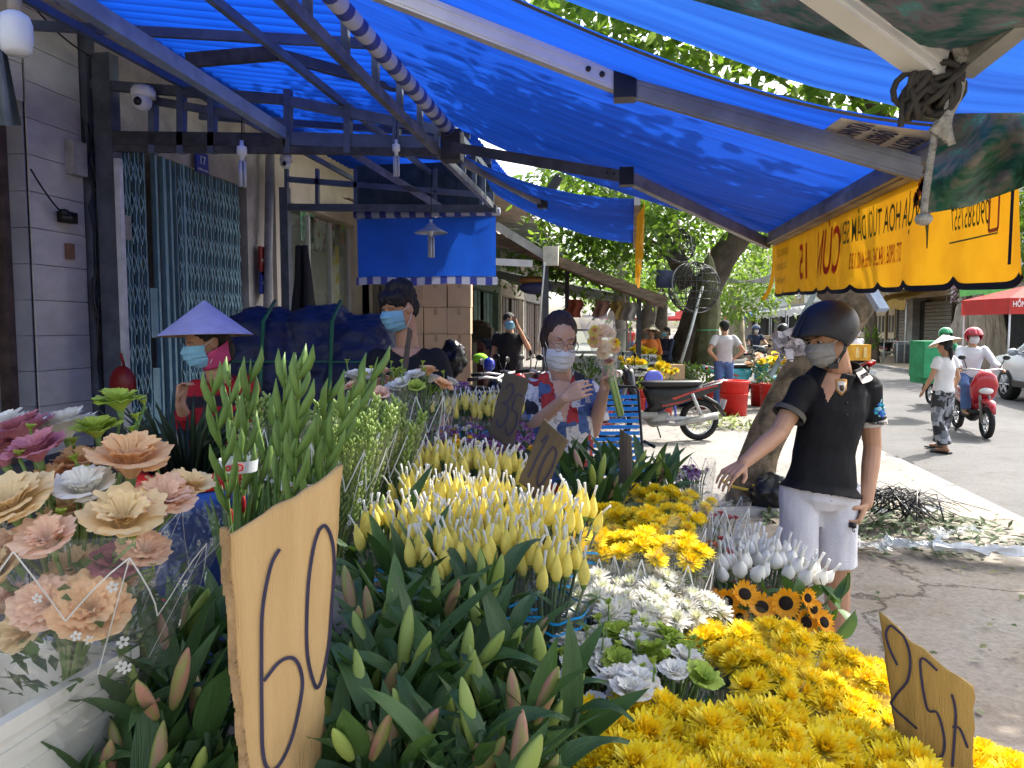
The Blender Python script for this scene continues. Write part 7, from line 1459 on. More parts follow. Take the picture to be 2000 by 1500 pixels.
# ================================================================ two wheelers
redpaint = M('red_paint', (.42, .012, .025), .25, .08, 3, coat=.6)
def bike(lab, loc, rz, c, c2=None, scooter=False, seatc=None, cat='motorbike', plate=None, lean=0.0):
    t = thing('motorbike' if not scooter else 'scooter', lab, cat, loc, rz, None, Matrix.Rotation(rz, 3, 'Z') @ Matrix.Rotation(lean, 3, 'Y')); r = .285 if not scooter else .235; yf, yr = -.62, .60; c2 = c2 or blackp; w = .045
    for y in (yf, yr):
        b = MB(); b.torus((0, y, r), r-.045, .045, (1, 0, 0), 32, 8); wh = part('wheel', b, rubber, t)
        b = MB(); b.torus((0, y, r), r-.085, .014, (1, 0, 0), 28, 6); 
        for k in range(18): a = tau*k/18; b.tube([(.03*(1 if k % 2 else -1), y+cos(a)*.03, r+sin(a)*.03), (0, y+cos(a+.3)*(r-.09), r+sin(a+.3)*(r-.09))], .003, 4)
        b.tube([(-.06, y, r), (.06, y, r)], .04, 12); part('rim', b, chrome, wh)
    b = MB()
    for s in (-1, 1): b.tube([(s*.07, yf, r), (s*.06, yf+.14, .62), (s*.03, yf+.22, .86)], .022, 8)
    part('fork', b, aludirt, t)
    b = MB(); b.tube([(0, yf-.26, r+.16), (0, yf-.13, r+.30), (0, yf+.06, r+.315), (0, yf+.24, r+.2)], [.02, .065, .07, .05], 10, True, .7); part('front_fender', b, c, t)
    b = MB(); b.loft([(V((0, yf+.25, .50)), .10, .06), (V((0, yf+.20, .62)), .17, .07), (V((0, yf+.16, .78)), .19, .08), (V((0, yf+.14, .92)), .14, .09), (V((0, yf+.15, 1.0)), .06, .05)] if scooter else [(V((0, yf+.33, .42)), .12, .05), (V((0, yf+.30, .60)), .16, .055), (V((0, yf+.24, .78)), .13, .07), (V((0, yf+.20, .94)), .11, .09), (V((0, yf+.21, 1.0)), .07, .06)], 18, .15); part('leg_shield', b, c, t)
    b = MB(); b.ell((0, yf+.08, .70 if scooter else .93), (.10 if scooter else .085, .06, .05), 14, 8); part('headlight', b, M('lamp_lens', (.7, .72, .72), .1), t)
    b = MB(); b.tube([(-.34, yf+.34, 1.0), (-.2, yf+.22, 1.02), (0, yf+.20, .99), (.2, yf+.22, 1.02), (.34, yf+.34, 1.0)], .014, 8); part('handlebar', b, alu, t)
    for s in (-1, 1):
        b = MB(); b.tube([(s*.36, yf+.355, .995), (s*.22, yf+.25, 1.015)], .020, 8); part('grip', b, rubber, t)
        b = MB(); b.tube([(s*.22, yf+.24, 1.02), (s*.27, yf+.22, 1.16)], .007, 6); b.ell((s*.30, yf+.22, 1.19), (.055, .012, .035)); part('mirror', b, blackp, t)
    b = MB(); b.loft([(V((0, -.10, .40)), .08, .10), (V((0, .05, .48)), .10, .16), (V((0, .18, .60)), .125, .34), (V((0, .22, .70)), .12, .42), (V((0, .24, .755)), .09, .40)], 20, .2); part('body', b, c if scooter else c2, t)
    b = MB(); b.box((0, -.20, .36), (.20, .36, .10) if not scooter else (.30, .42, .06)); b.cap((0, -.05, .30), (0, .10, .32), .11, .10); part('engine', b, aludirt if not scooter else blackp, t)
    b = MB()
    for s in (-1, 1): b.prism([(-.02, .56), (.28, .60), (.62, .74), (.86, .80), (.84, .72), (.45, .56), (.10, .46)], Matrix.Translation((s*.115, 0, 0)) @ Matrix(((0, 0, 1, 0), (1, 0, 0, 0), (0, 1, 0, 0), (0, 0, 0, 1))), .02)
    part('side_panel', b, c, t, False)
    b = MB()
    for s in (-1, 1): b.prism([(.16, .60), (.60, .735), (.82, .78), (.80, .755), (.45, .665), (.2, .575)], Matrix.Translation((s*.122, 0, 0)) @ Matrix(((0, 0, 1, 0), (1, 0, 0, 0), (0, 1, 0, 0), (0, 0, 0, 1))), .014); b.prism([(.02, .50), (.3, .555), (.5, .61), (.3, .535), (.05, .485)], Matrix.Translation((s*.122, 0, 0)) @ Matrix(((0, 0, 1, 0), (1, 0, 0, 0), (0, 1, 0, 0), (0, 0, 0, 1))), .014)
    part('stripe', b, M('decal', (.45, .05, .04), .35) if c is not redpaint else M('decal_silver', (.5, .5, .5), .35), t, False)
    b = MB(); b.loft([(V((0, .18, .74)), .10, .36), (V((0, .20, .79)), .135, .44), (V((0, .21, .825)), .12, .42), (V((0, .22, .835)), .05, .3)], 20, .3); part('seat', b, seatc or M('seat_vinyl', (.014, .014, .016), .45, .15, 30, .1, 120), t)
    b = MB(); b.ell((0, .80, .74), (.07, .05, .035)); part('tail_light', b, redp, t)
    b = MB(); b.tube([(0, .30, r+.34), (0, .62, r+.34), (0, .84, r+.22), (0, .96, r+.05)], [.07, .075, .06, .05], 10, True, .5); part('rear_fender', b, blackp, t)
    b = MB(); b.tube([(.10, -.08, .26), (.14, .2, .24), (.16, .35, .28), (.165, .80, .36)], [.02, .022, .045, .05], 10); part('exhaust', b, aludirt, t)
    b = MB(); b.tube([(-.09, .62, .74), (-.11, .85, .80), (0, .93, .82), (.11, .85, .80), (.09, .62, .74)], .011, 6); part('grab_rail', b, alu, t)
    b = MB(); b.bar((.09, .1, .32), (.09, .60, .30), .025, .07); b.cap((.075, .58, r), (.105, .60, r), .06, .05); part('chain_case', b, alu, t); b = MB(); b.tube([(.13, .45, .66), (.11, .60, .34)], .024, 8); part('shock_absorber', b, alu, t)
    b = MB(); b.tube([(-.08, .0, .30), (-.18, .12, .02)], .011, 6); part('kickstand', b, blackp, t)
    if plate: b = MB(); b.box((0, .935, .50), (.19, .008, .14), 0, Matrix.Rotation(-.3, 3, 'X')); lp_ = part('licence_plate', b, whitep, t, False)
    return t
redpaint = M('red_paint', (.42, .012, .025), .25, .08, 3, coat=.6); blackpaint = M('black_paint', (.012, .012, .014), .25, .1, 3, coat=.5); tealp = M('teal_paint', (.03, .36, .46), .3, .1, coat=.5); greyp = M('grey_paint', (.16, .17, .18), .35, .1, coat=.4)
bike('black motorbike with long seat parked behind the blue chair', gnd(1285, 10.3), YAW+pi/2+.12+pi, blackpaint, blackp, plate=True)
bike('black and red motorbike whose seat shows left of the seller', gnd(975, 7.4, .10), YAW+pi/2+.25, redpaint, blackp, seatc=M('teal_black_vinyl', (.03, .045, .045), .4, .15))
bike('grey motorbike with number plate parked at the cartons', gnd(940, 9.3), YAW+.7, greyp, blackp, plate=True)
bike('red motorbike parked under the dim stall by the woman in black dress', gnd(1040, 9.6), YAW-.5, redpaint, blackp)
bike('dark motorbike with handlebars turned among the parked ones', gnd(905, 8.5), YAW+1.1, blackpaint, blackp, plate=True)
b = MB(); b.ell(at(938, 700, 8.6), (.09, .08, .06)); solo('rag', b, M('lime_rag', (.28, .65, .03), .8), 'lime green rag lying on a parked motorbike', 'rag')
b = MB(); b.ell(at(955, 712, 8.4), (.07, .07, .08)); solo('helmet', b, M('blue_gloss', (.03, .05, .35), .2), 'small shiny blue helmet on a parked motorbike', 'helmet')
me = MB(); me.ell((0, 0, .25), (.17, .14, .24), 14, 10); bb_ = remeshed(me, blackp, 'bag', .02, 2); folds(bb_, .03, 12); o = obj('black_bag', bb_, None, Matrix.Translation(at(884, 705, 8.3)-UP*.2) @ Matrix.Scale(.9, 4)); tag(o, 'black plastic bag hung on a motorbike left of the cartons', 'bag')
bike('teal scooter parked behind the man in grey', gnd(1452, 15.2), YAW+pi/2+.3, tealp, blackp, True, cat='scooter')
RS = gnd(1905, 11.7, -.085); bike('red scooter ridden toward the viewer by the helmeted pair', RS, YAW-.22, redpaint, greyp, True, cat='scooter')
FS = gnd(1478, 23, -.085*0); bike('dark scooter of the far rider coming along the road', FS, YAW, blackpaint, blackp, True, cat='scooter')
BS = gnd(1532, 17.5, 0); bike('red motorbike under the rider in blue behind the tree', BS, YAW+2.3, redpaint, blackp)
WS = gnd(1668, 20, -.085); bike('motorbike ridden away with a yellow box', WS, YAW+pi+.1, redpaint, blackp, plate=True)
bike('parked motorbike across the road in front of the shutters', gnd(1735, 37), YAW+1.2, redpaint, blackp)
def seated(H=1.62, arm=(.24, -.42, 1.02)):
    return joints(H, pel=V((0, .18, .86)), waist=V((0, .17, 1.0)), chest=V((0, .12, 1.19)), neck=V((0, .08, 1.36)), head=V((0, .05, 1.49)), shR=V((-.17, .10, 1.30)), shL=V((.17, .10, 1.30)), elR=V((-.25, -.08, 1.10)), elL=V((.25, -.08, 1.10)), wrR=V((-.28, -.27, 1.02)), wrL=V((.28, -.27, 1.02)), hipR=V((-.10, .16, .84)), hipL=V((.10, .16, .84)), knR=V((-.17, -.22, .74)), knL=V((.17, -.22, .74)), anR=V((-.15, -.20, .38)), anL=V((.15, -.20, .38)))
def rider(lab, loc, rz, top, bot, hel, f=.6, mk=maskw, back=0.0, vox=.018, vis=None):
    J = seated(); 
    if back:
        for k in J:
            if k != 's': J[k] = J[k]+V((0, back, .04))
    t, J, Hm = simple(lab, loc, rz, 1.62, skint, top, bot, J, f, vox, mk=mk, hairp=None, hem=-.2); Hm = Hm
    if hel: b = dome(Hm, (.125, .145, .125), (0, .01, .03), lambda a: .035 if cos(a) > .3 else -.06, .012, 26, 10, .03); part('helmet', b, hel, t)
    if vis: b = MB(); b.grid(lambda s, tt: Hm @ V((sin((s-.5)*2.4)*.125, -.155*cos((s-.5)*2.4), .05-.13*tt)), 10, 6); part('visor', b, vis, t)
    return t
greenh = M('green_helmet', (.02, .28, .10), .25, .1, coat=.4); rider('rider in white jacket with red and blue helmet on the red scooter', RS, YAW-.22, M('white_jacket', (.66, .68, .74), .8, .06), jeans, M('red_helmet', (.45, .02, .04), .25, coat=.4), 1.9, maskw)
GS = gnd(1850, 15.5, -.085); bike('scooter behind the white hatted woman carrying the green delivery box', GS, YAW-.1, blackpaint, blackp, True, cat='scooter'); rider('delivery rider in green helmet behind the white hatted woman', GS, YAW-.1, M('green_jacket', (.03, .25, .11), .8), jeans, greenh, 1.9)
b = MB(); q = gnd(1818, 13.6); b.box(V((q.x, q.y, .98)), (.46, .5, .62), YAW); b.box(V((q.x, q.y, 1.30)), (.48, .52, .03), YAW); b.box(V((q.x, q.y+.3, .60)), (.2, .5, .12), YAW); solo('delivery_box', b, M('green_canvas', (.03, .28, .12), .7, .2, 6, .3, 12), 'green insulated delivery bag left of the white conical hat', 'delivery bag', None, False)
rider('far rider in navy shirt and face mask on the dark scooter', FS, YAW, M('navy_shirt', (.02, .03, .06), .85), M('khaki', (.2, .17, .12), .85), M('navy_helmet', (.05, .08, .15), .3), .6, maskw)
rider('rider in blue shirt and dark helmet half hidden behind the tree', BS, YAW+2.3, M('blue_shirt', (.08, .17, .38), .85), jeans, M('black_helmet', (.015, .015, .018), .3), 1.9, None)
rider('rider in white shirt seen from behind on the motorbike with yellow box', WS, YAW+pi+.1, M('white_shirt', (.68, .68, .72), .85, .05), M('black_trousers', (.015, .015, .018), .85), M('pale_helmet', (.5, .55, .62), .3), 1.5, None)
b = MB(); q = gnd(1671, 19.2); b.box(V((q.x, q.y, .93)), (.62, .42, .40), YAW+.1); yb_ = solo('yellow_box', b, M('amber_plastic', (.75, .36, .03), .4), 'yellow plastic box strapped behind the white shirted rider', 'box', None, False)
b = MB()
for k in range(3): b.box(V((q.x+(-.2+.2*k)*cos(YAW), q.y-.22+(-.2+.2*k)*sin(YAW), .93)), (.09, .012, .26), YAW+.1)
o = part('slot', b, M('pale_amber', (.8, .55, .2), .5), yb_, False); o.matrix_parent_inverse = Matrix.Translation(yb_.location).inverted()
# silver car
ca = thing('car', 'silver suv parked across the road at the right edge', 'car', (9.35, 17.3, -.085)); sil = M('silver_paint', (.46, .49, .54), .25, .05, 2, metal=.35, coat=.6); tint = M('tinted_glass', (.015, .018, .022), .06, spec=.8)
prof = [(-2.2, .45), (-2.25, .85), (-2.1, 1.05), (-1.95, 1.5), (-1.6, 1.66), (-.2, 1.70), (.45, 1.60), (1.15, 1.10), (1.95, .98), (2.2, .85), (2.28, .55), (2.2, .32), (-2.1, .32)]
def carx(z): return .90-.16*max(0, z-1.0)/.7 if z > 1 else .90-.05*max(0, .5-z)
b = MB(); n = len(prof)
vs = [V((-carx(z), y, z)) for y, z in prof]+[V((carx(z), y, z)) for y, z in prof]; b.add(vs, [tuple(range(n)), tuple(range(2*n-1, n-1, -1))]+[(i, n+i, n+(i+1) % n, (i+1) % n) for i in range(n)])
me = baked(b, [('BEVEL', dict(width=.07, segments=3, limit_method='ANGLE', angle_limit=.35))], sil, 'body'); obj('body', me, ca)
Tm = lambda s: Matrix.Translation((s, 0, 0)) @ Matrix(((0, 0, 1, 0), (1, 0, 0, 0), (0, 1, 0, 0), (0, 0, 0, 1)))
for s in (-1, 1):
    for poly in ([(-.15, 1.08), (-.15, 1.58), (.40, 1.50), (.98, 1.10)], [(-1.05, 1.08), (-1.05, 1.58), (-.25, 1.58), (-.25, 1.08)], [(-1.85, 1.12), (-1.70, 1.52), (-1.15, 1.57), (-1.15, 1.08)]):
        b = MB(); vs = [V((s*(carx(z)+.008), y, z)) for y, z in poly]; b.add(vs, [tuple(range(4)) if s < 0 else tuple(range(3, -1, -1))]); part('window', b, tint, ca, False)
    b = MB(); b.ell((s*1.02, .85, 1.10), (.11, .07, .085)); b.tube([(s*.86, .85, 1.05), (s*.98, .85, 1.08)], .025, 6); part('mirror', b, sil, ca)
    for y in (-.55, .35): b = MB(); b.box((s*.905, y, .95), (.03, .18, .03)); part('door_handle', b, chrome, ca, False)
    b = MB(); b.box((s*.893, .0, .40), (.03, 2.6, .14)); part('sill', b, blackp, ca, False)
    b = MB(); b.ell((s*.68, 2.10, .82), (.18, .14, .09)); part('headlight', b, M('lamp_lens', (.7, .72, .72), .1), ca)
    for y in (-1.38, 1.42):
        b = MB(); b.lathe([(.22, -.11), (.34, -.11), (.36, -.08), (.36, .08), (.34, .11), (.22, .11)], 28, Matrix.Translation((s*.80, y, .36)) @ Matrix.Rotation(pi/2, 4, 'Y')); wh = part('wheel', b, rubber, ca)
        b = MB()
        for k in range(6): a = tau*k/6; b.bar((s*.90, y, .36), (s*.90, y+cos(a)*.22, .36+sin(a)*.22), .05, .03)
        b.torus((s*.89, y, .36), .23, .02, (1, 0, 0), 26, 6); part('rim', b, alu, wh)
b = MB(); b.add([V((-.74, .50, 1.58)), V((.74, .50, 1.58)), V((.82, 1.12, 1.14)), V((-.82, 1.12, 1.14))], [(0, 1, 2, 3)]); b.v = [(x, y+.03, z+.02) for x, y, z in b.v]; part('windscreen', b, tint, ca, False)
# ================================================================ shops across the road
XR = 13.5
shut = M('roller_shutter', (.20, .175, .14), .6, .15, 3); cream2 = M('cream_paint', (.62, .52, .36), .8, .15, 2); whitew = M('white_wash', (.70, .68, .63), .85, .12, 1); tin = M('tin_roof', (.42, .50, .48), .5, .25, 2); greyw = M('grey_render', (.32, .31, .30), .9, .2, 2)
def rhouse(lab, y0, y1, wall, h=6.2, bays=(), awning=None, upper=True, tinr=False):
    t = thing('shop_house', lab, 'building', (XR, (y0+y1)/2, 0)); w = y1-y0; yc = (y0+y1)/2
    b = MB(); b.box((XR+3, yc, (h+2.95)/2), (6, w-.03, h-2.95)); b.box((XR+3.3, yc, 1.475), (5.4, w-.03, 2.93)); part('wall', b, wall, t, False, True)
    for (ya, yb, kind) in bays:
        m = (ya+yb)/2; ww = yb-ya
        if kind == 'shutter':
            for k in range(16): b = MB(); b.box((XR+.18, m, .10+.165*(k+.5)), (.05, ww-.04, .145)); part('shutter_slat', b, shut, t, False, True)
        elif kind == 'pillar': b = MB(); b.box((XR+.12, m, 1.47), (.5, ww, 2.94)); part('pillar', b, greyw, t, False, True)
        elif kind == 'door':
            k = max(2, int(ww/.55))
            for i in range(k):
                y = ya+ww*(i+.5)/k; b = MB(); b.box((XR+.15, y, 1.4), (.08, ww/k-.04, 2.7)); d_ = part('door_panel', b, cream2, t, False, True)
                b = MB()
                for z in (.7, 1.75): b.box((XR+.105, y, z), (.02, ww/k-.2, .55 if z < 1 else .9))
                part('louvre', b, M('dark_louvre', (.05, .045, .04), .7), d_, False, True)
        elif kind == 'dark': b = MB(); b.box((XR+.3, m, 1.4), (.2, ww-.04, 2.8)); part('shade_block', b, roomshade, t, False, True)  # dark block painted as the shade inside a doorway
        elif kind == 'grille':
            b = MB(); b.box((XR+.2, m, 1.6), (.3, ww-.04, 1.6)); part('window', b, roomshade, t, False, True); b = MB(); b.box((XR+.2, m, .4), (.35, ww-.02, .78)); part('window_wall', b, wall, t, False, True)
            for i in range(8): b = MB(); b.box((XR+.03, ya+ww*(i+.5)/8, 1.6), (.03, .035, 1.6)); part('bar', b, roomshade if False else brown, t, False, True)
    if upper:
        n = max(1, int(w/2.2))
        for i in range(n):
            y = y0+w*(i+.5)/n; b = MB(); b.box((XR-.02, y, 4.6), (.06, 1.1, 1.3)); wi = part('window', b, glass, t, False, True); b = MB()
            for a in (-.58, 0, .58): b.box((XR-.05, y+a, 4.6), (.06, .08, 1.38))
            for z in (-.68, .68): b.box((XR-.05, y, 4.6+z), (.06, 1.24, .08))
            part('frame', b, whitep, wi, False, True)
        b = MB(); b.box((XR-.35, yc, 3.3), (.9, w-.1, .12)); part('ledge', b, greyw, t, False, True)
    if tinr:
        b = MB(); b.grid(lambda s, tt: (XR-2.1+2.4*s, y0+.1+(w-.2)*tt, 3.15+.75*s+.025*sin(tt*w*28)), 3, 160); part('tin_roof', b, tin, t, True, True)
    if awning:
        m_, z0, drop, out = awning; b = MB(); b.grid(lambda s, tt: (XR-out*s+.0, y0+.2+(w-.4)*tt, z0+.55-.5*s-.06*sin(tt*w*3)*s), 6, 24); b.grid(lambda s, tt: (XR-out-.02+.03*sin(tt*w*5), y0+.2+(w-.4)*tt, z0+.05-.06*sin(tt*w*3)-drop*s), 3, 40); part('awning', b, m_, t, True, True)
        for y in (y0+.4, y1-.4): b = MB(); b.tube([(XR-out+.1, y, 0), (XR-out+.1, y, z0)], .035, 6); part('pole', b, alu, t, True, True)
    return t
fringe = M('orange_fringe_cloth', (.66, .34, .08), .8, .1, 4, c2=(.72, .50, .16), trans=.3, stretch=(1, 3, .3)); wawn = M('white_awning_cloth', (.74, .73, .70), .8, .08, 3, trans=.35); redaw = M('red_awning', (.5, .04, .04), .8, trans=.2); bluaw = M('blue_awning_far', (.06, .2, .5), .8, trans=.2)
rhouse('pale shop house with barred window behind the silver car', 24.5, 30.4, whitew, 7, [(25.5, 28.3, 'grille'), (28.8, 30.2, 'dark')])
u3 = rhouse('cream shop house with barred window beside the banyan', 30.4, 35.0, cream2, 6.5, [(30.7, 33.0, 'grille'), (33.2, 33.9, 'pillar'), (33.9, 34.9, 'dark')])
rhouse('shop house with two roller shutters under an orange fringed awning', 35.0, 43.2, cream2, 5.4, [(35.2, 38.2, 'shutter'), (38.2, 38.9, 'dark'), (38.9, 39.5, 'pillar'), (39.5, 41.6, 'shutter'), (41.6, 42.1, 'dark'), (42.1, 43.1, 'door')], (fringe, 2.75, .42, 1.7), False, True)
rhouse('cream shop house with louvred doors left of the shutters', 43.2, 50, cream2, 6.5, [(43.6, 46.5, 'door'), (46.6, 47.2, 'dark'), (47.2, 49.8, 'door')], (wawn, 2.9, .1, 1.6), True)
for i, (a, c_, w_, aw) in enumerate(((50, 56, greyw, wawn), (56, 62.5, whitew, wawn), (62.5, 69, yellowy, wawn), (69, 76, whitew, bluaw), (76, 84, greyw, wawn), (84, 94, cream2, redaw), (94, 108, whitew, wawn))):
    rhouse('distant shop house on the right row, ' + ('first after the louvred doors', 'with the widest white awning', 'ochre upper wall', 'with blue awning', 'grey with white awning', 'with red awning', 'last before the trees')[i], a, c_, w_, 6.5+(i % 3)*1.6, [(a+.3, a+(c_-a)*.45, 'dark'), (a+(c_-a)*.5, c_-.3, 'shutter' if i % 2 else 'dark')], (aw, 2.8, .5 if i < 3 else .3, 2.6))
# white banner on the cream house, red canopy
b = MB(); q0, q1 = atX(1856, 600, XR-1.4), atX(1908, 600, XR-1.4); b.grid(lambda s, t: (XR-1.4+.03*sin(s*8), q0.y+(q1.y-q0.y)*s, 3.25-.75*t+.05*sin(s*5)), 14, 6); bn = solo('banner', b, M('printed_banner', (.66, .62, .64), .8, c2=(.45, .25, .30), scale=4, thr=(.5, .62), trans=.2), 'white printed banner between the orange fringe and the banyan', 'banner')
PC = gnd(2010, 19.5); rc = thing('market_canopy', 'red canopy with white lettering at the right edge', 'canopy', PC, YAW); redc = M('red_canvas', (.55, .05, .04), .75, .1, 3, trans=.25)
zt, zb = 1.55+(640-583)/FPX*19.0, 1.55+(640-614)/FPX*19.0
b = MB(); b.add([V((-1.05, -.8, zt)), V((1.05, -.8, zt)), V((1.05, 1.2, zt)), V((-1.05, 1.2, zt)), V((0, .2, zt+.35))], [(0, 1, 4), (1, 2, 4), (2, 3, 4), (3, 0, 4)]); b.grid(lambda s, t: (-1.05+2.1*s, -.8-.02*t, zt-(zt-zb)*t), 12, 2); b.grid(lambda s, t: (-1.05, -.8+2*s, zt-(zt-zb)*t), 6, 2); cl_ = part('canvas', b, redc, rc, False)
text('HỒNG SÂM HÀN', .19, basis((-1.0, -.835, (zt+zb)/2+.04), V((1, 0, 0)), UP), whitep, cl_, world=False, sx=.78, bold=.003, ax='LEFT'); text('hồng sâm  -  linh chi', .08, basis((0, -.835, zb+.05), V((1, 0, 0)), UP), whitep, cl_, world=False)
for x in (-1.0, 1.0):
    for y in (-.75, 1.15): b = MB(); b.tube([(x, y, 0), (x, y, zt)], .025, 6); part('pole', b, alu, rc)
for i, (u, v, w) in enumerate(((1905, 565, .9), (1950, 562, .8))): q = at(u, v, 22); b = MB(); b.grid(lambda s, t: q+RIGHT*((s-.5)*w)+UP*(.12*s-.22*t), 6, 3); part('green_strip', b, M('green_tarp', (.12, .42, .10), .7), rc, True, True)
# tubs, rail
tub('pale grey tub standing before the roller shutters', gnd(1768, 33.6), .42, .85, M('grey_blue_plastic', (.28, .33, .40), .5)); ra = thing('metal_rail', 'low pale metal rail in front of the roller shutters', 'rail', gnd(1740, 33.5))
for k in range(4): b = MB(); p = at(1726+k*26, 688, 33.6-.4*k); b.tube([V((p.x, p.y, 0)), V((p.x, p.y, .95))], .03, 6); part('post', b, alu, ra, True, True)
p, q = at(1726, 668, 33.6), at(1804, 668, 32.4); b = MB(); b.tube([V((p.x, p.y, .95)), V((q.x, q.y, .95))], .03, 6); part('bar', b, alu, ra, True, True)
b = MB(); b.box((0, 0, 0), (.2, 1.05, .06), 0, Matrix.Rotation(0, 3, 'Z')); 
fl = MB(); fl.bar(at(1684, 540, 5.4), at(1724, 606, 5.2), .085, .04); fl.tube([at(1686, 544, 5.4), at(1690, 565, 6.6)], .015, 6); fx = solo('tube_lamp', fl, M('lamp_housing', (.35, .42, .55), .4), 'slanted blue grey tube lamp hanging below the yellow valance', 'lamp', None, False)
# paper sheaf and steel bracket on the leaning tree
sf_ = thing('paper_sheaf', 'sheaf of crumpled white paper hung on the leaning tree', 'paper', at(1546, 668, 6.2)); b = MB(); rg = random.Random(8)
for i in range(46): c = at(1540+rg.gauss(0, 9), 668+rg.gauss(0, 10), 6.2+rg.uniform(-.08, .05)); d1 = V((rg.gauss(0, 1), rg.gauss(0, .5), rg.gauss(0, 1))).normalized(); d2 = d1.cross(V((rg.gauss(0, 1), rg.gauss(0, 1), .3))).normalized(); b.grid(lambda s, t: c+d1*((s-.5)*.11)+d2*((t-.5)*.09)+d1.cross(d2)*(.03*sin(s*7+i)+.02*sin(t*9)), 3, 3)
part('paper', b, M('pinkish_paper', (.60, .54, .55), .9, .08, 5), sf_, False, True)
b = MB(); b.bar(at(1598, 560, 6.25), at(1505, 735, 6.25), .045, .03); br = solo('slotted_bracket', b, M('slotted_steel', (.30, .36, .34), .5), 'slotted steel angle bar leaning on the tree', 'bracket', None, False)
# blue slatted chair
ch_ = thing('chair', 'blue slatted folding chair between the seller and the motorbike', 'chair', gnd(1212, 5.9), YAW+.05); blu = M('bright_blue_slat', (.01, .25, .72), .4, .08); CW = .42
for k in range(11): b = MB(); z = .50+.048*k; y = .16+.018*k; b.box((0, y, z), (CW, .012, .030), 0, Matrix.Rotation(-.3, 3, 'X')); part('slat', b, blu, ch_, False)
for k in range(6): b = MB(); b.box((0, -.22+.065*k, .44+.004*k), (CW, .045, .012)); part('seat_slat', b, blu, ch_, False)
b = MB(); b.tube([(-.225, .08, .02), (-.225, .13, .42), (-.225, .36, 1.02), (-.20, .375, 1.06), (.20, .375, 1.06), (.225, .36, 1.02), (.225, .13, .42), (.225, .08, .02)], .012, 8); part('back_frame', b, blackp, ch_)
for s in (-1, 1): b = MB(); b.tube([(s*.235, .30, .01), (s*.235, -.25, .43)], .012, 8); part('leg', b, blackp, ch_); b = MB(); b.tube([(s*.24, .18, .63), (s*.24, -.15, .64)], .014, 8); part('armrest', b, blackp, ch_)
# roadside flower buckets further off
def pot(lab, u, d, m, kind=0, r=.22, h=.42, sign_=None, z=0.0):
    p = gnd(u, d, z); t = tub(lab, p, r, h, m); lb = MB(); sprigs(lb, p+UP*(h*.6), p+UP*(h+.45), r*1.5, 150, .16, .05, .1, 1.0); part('foliage', lb, (leafm, tl2, leafm)[kind % 3], t, False, True)['kind'] = 'stuff'; iv = PM[t.name].inverted()
    for i in range((0, 14, 10, 16)[kind]): a = rr(0, tau); q = p+V((cos(a)*r*rr(0, 1.3), sin(a)*r*rr(0, 1.3), h+rr(.35, .55))); obj('flower_head', (MUMY[0], MUMY[0], EUS['blush_petal'][0], MUMY[1])[kind], t, iv @ place(V((rr(-.4, .4), -.5, 1)), None, q, rr(.07, .11)))
    if sign_: q = p+UP*(h+.35)-FWD*.25; b = MB(); b.box(q, (.36, .015, .20), YAW+.15); sg = part('price_card', b, whitep, t, False, True); text(sign_, .15, basis(q-FWD*.012, RIGHT+FWD*.15, UP), inkm, sg, sx=1.0, bold=.002); b = MB(); b.tube([q, q-UP*.4], .008, 5); part('stick', b, wood, t, True, True)
pot('red bucket of green flowers with 25k card beyond the raised posy', 1243, 14.0, redp, 1, .26, .42, '25k'); pot('red bucket of yellow flowers with 1520k card near the orange woman', 1262, 15.6, redp, 3, .26, .46, '1520k', .1)
pot('tall dark foliage bucket right of the raised posy', 1205, 13.0, bluep, 0, .24, .5); pot('dark foliage bucket behind the seller, right of her head', 1155, 12.5, redp, 0, .26, .55); pot('foliage in a blue pot behind the seller', 1130, 13.5, bluep, 0, .26, .55); pot('red tub with yellow flowers by the purple chair', 1290, 13.2, redp, 3, .24, .36)
pot('red bucket with pale pink flowers behind the man in grey', 1492, 15.0, redp, 2, .24, .44); pot('red bucket of yellow flowers right of the teal scooter', 1512, 14.3, redp, 3, .24, .5); pot('leafy bucket below the folded parasol', 1375, 14.6, redp, 0, .24, .36); pot('leafy pot at the left of the leaning tree', 1345, 15.0, bluep, 0, .2, .36)
tub('large red bin in front of the man in grey', gnd(1436, 13.4), .26, .62, redp)
for i, (u, d) in enumerate(((1160, 11.6), (1180, 12.0))): tub('empty red flower bucket behind the seller, ' + ('left', 'right')[i], gnd(u, d), .2, .36+.1*i, redp)
def pchair(lab, u, d, z=0.0):
    t = thing('plastic_chair', lab, 'chair', gnd(u, d, z), YAW+.4); m = M('violet_plastic', (.08, .10, .48), .4)
    b = MB(); b.grid(lambda s, t_: ((s-.5)*.36, .17+.04*t_-.05*(1-abs(2*s-1)**2)*0, .42+.42*t_*(1-.25*abs(2*s-1)**3)), 10, 8, .02); part('backrest', b, m, t); b = MB(); b.box((0, 0, .41), (.38, .38, .03)); part('seat', b, m, t, False)
    for x in (-.16, .16):
        for y in (-.16, .16): b = MB(); b.tube([(x, y, .4), (x*1.15, y*1.15, 0)], .02, 6); part('leg', b, m, t)
pchair('violet plastic chair beside the red tub', 1292, 12.5); pchair('violet plastic chair at the feet of the woman in black dress', 978, 8.6)
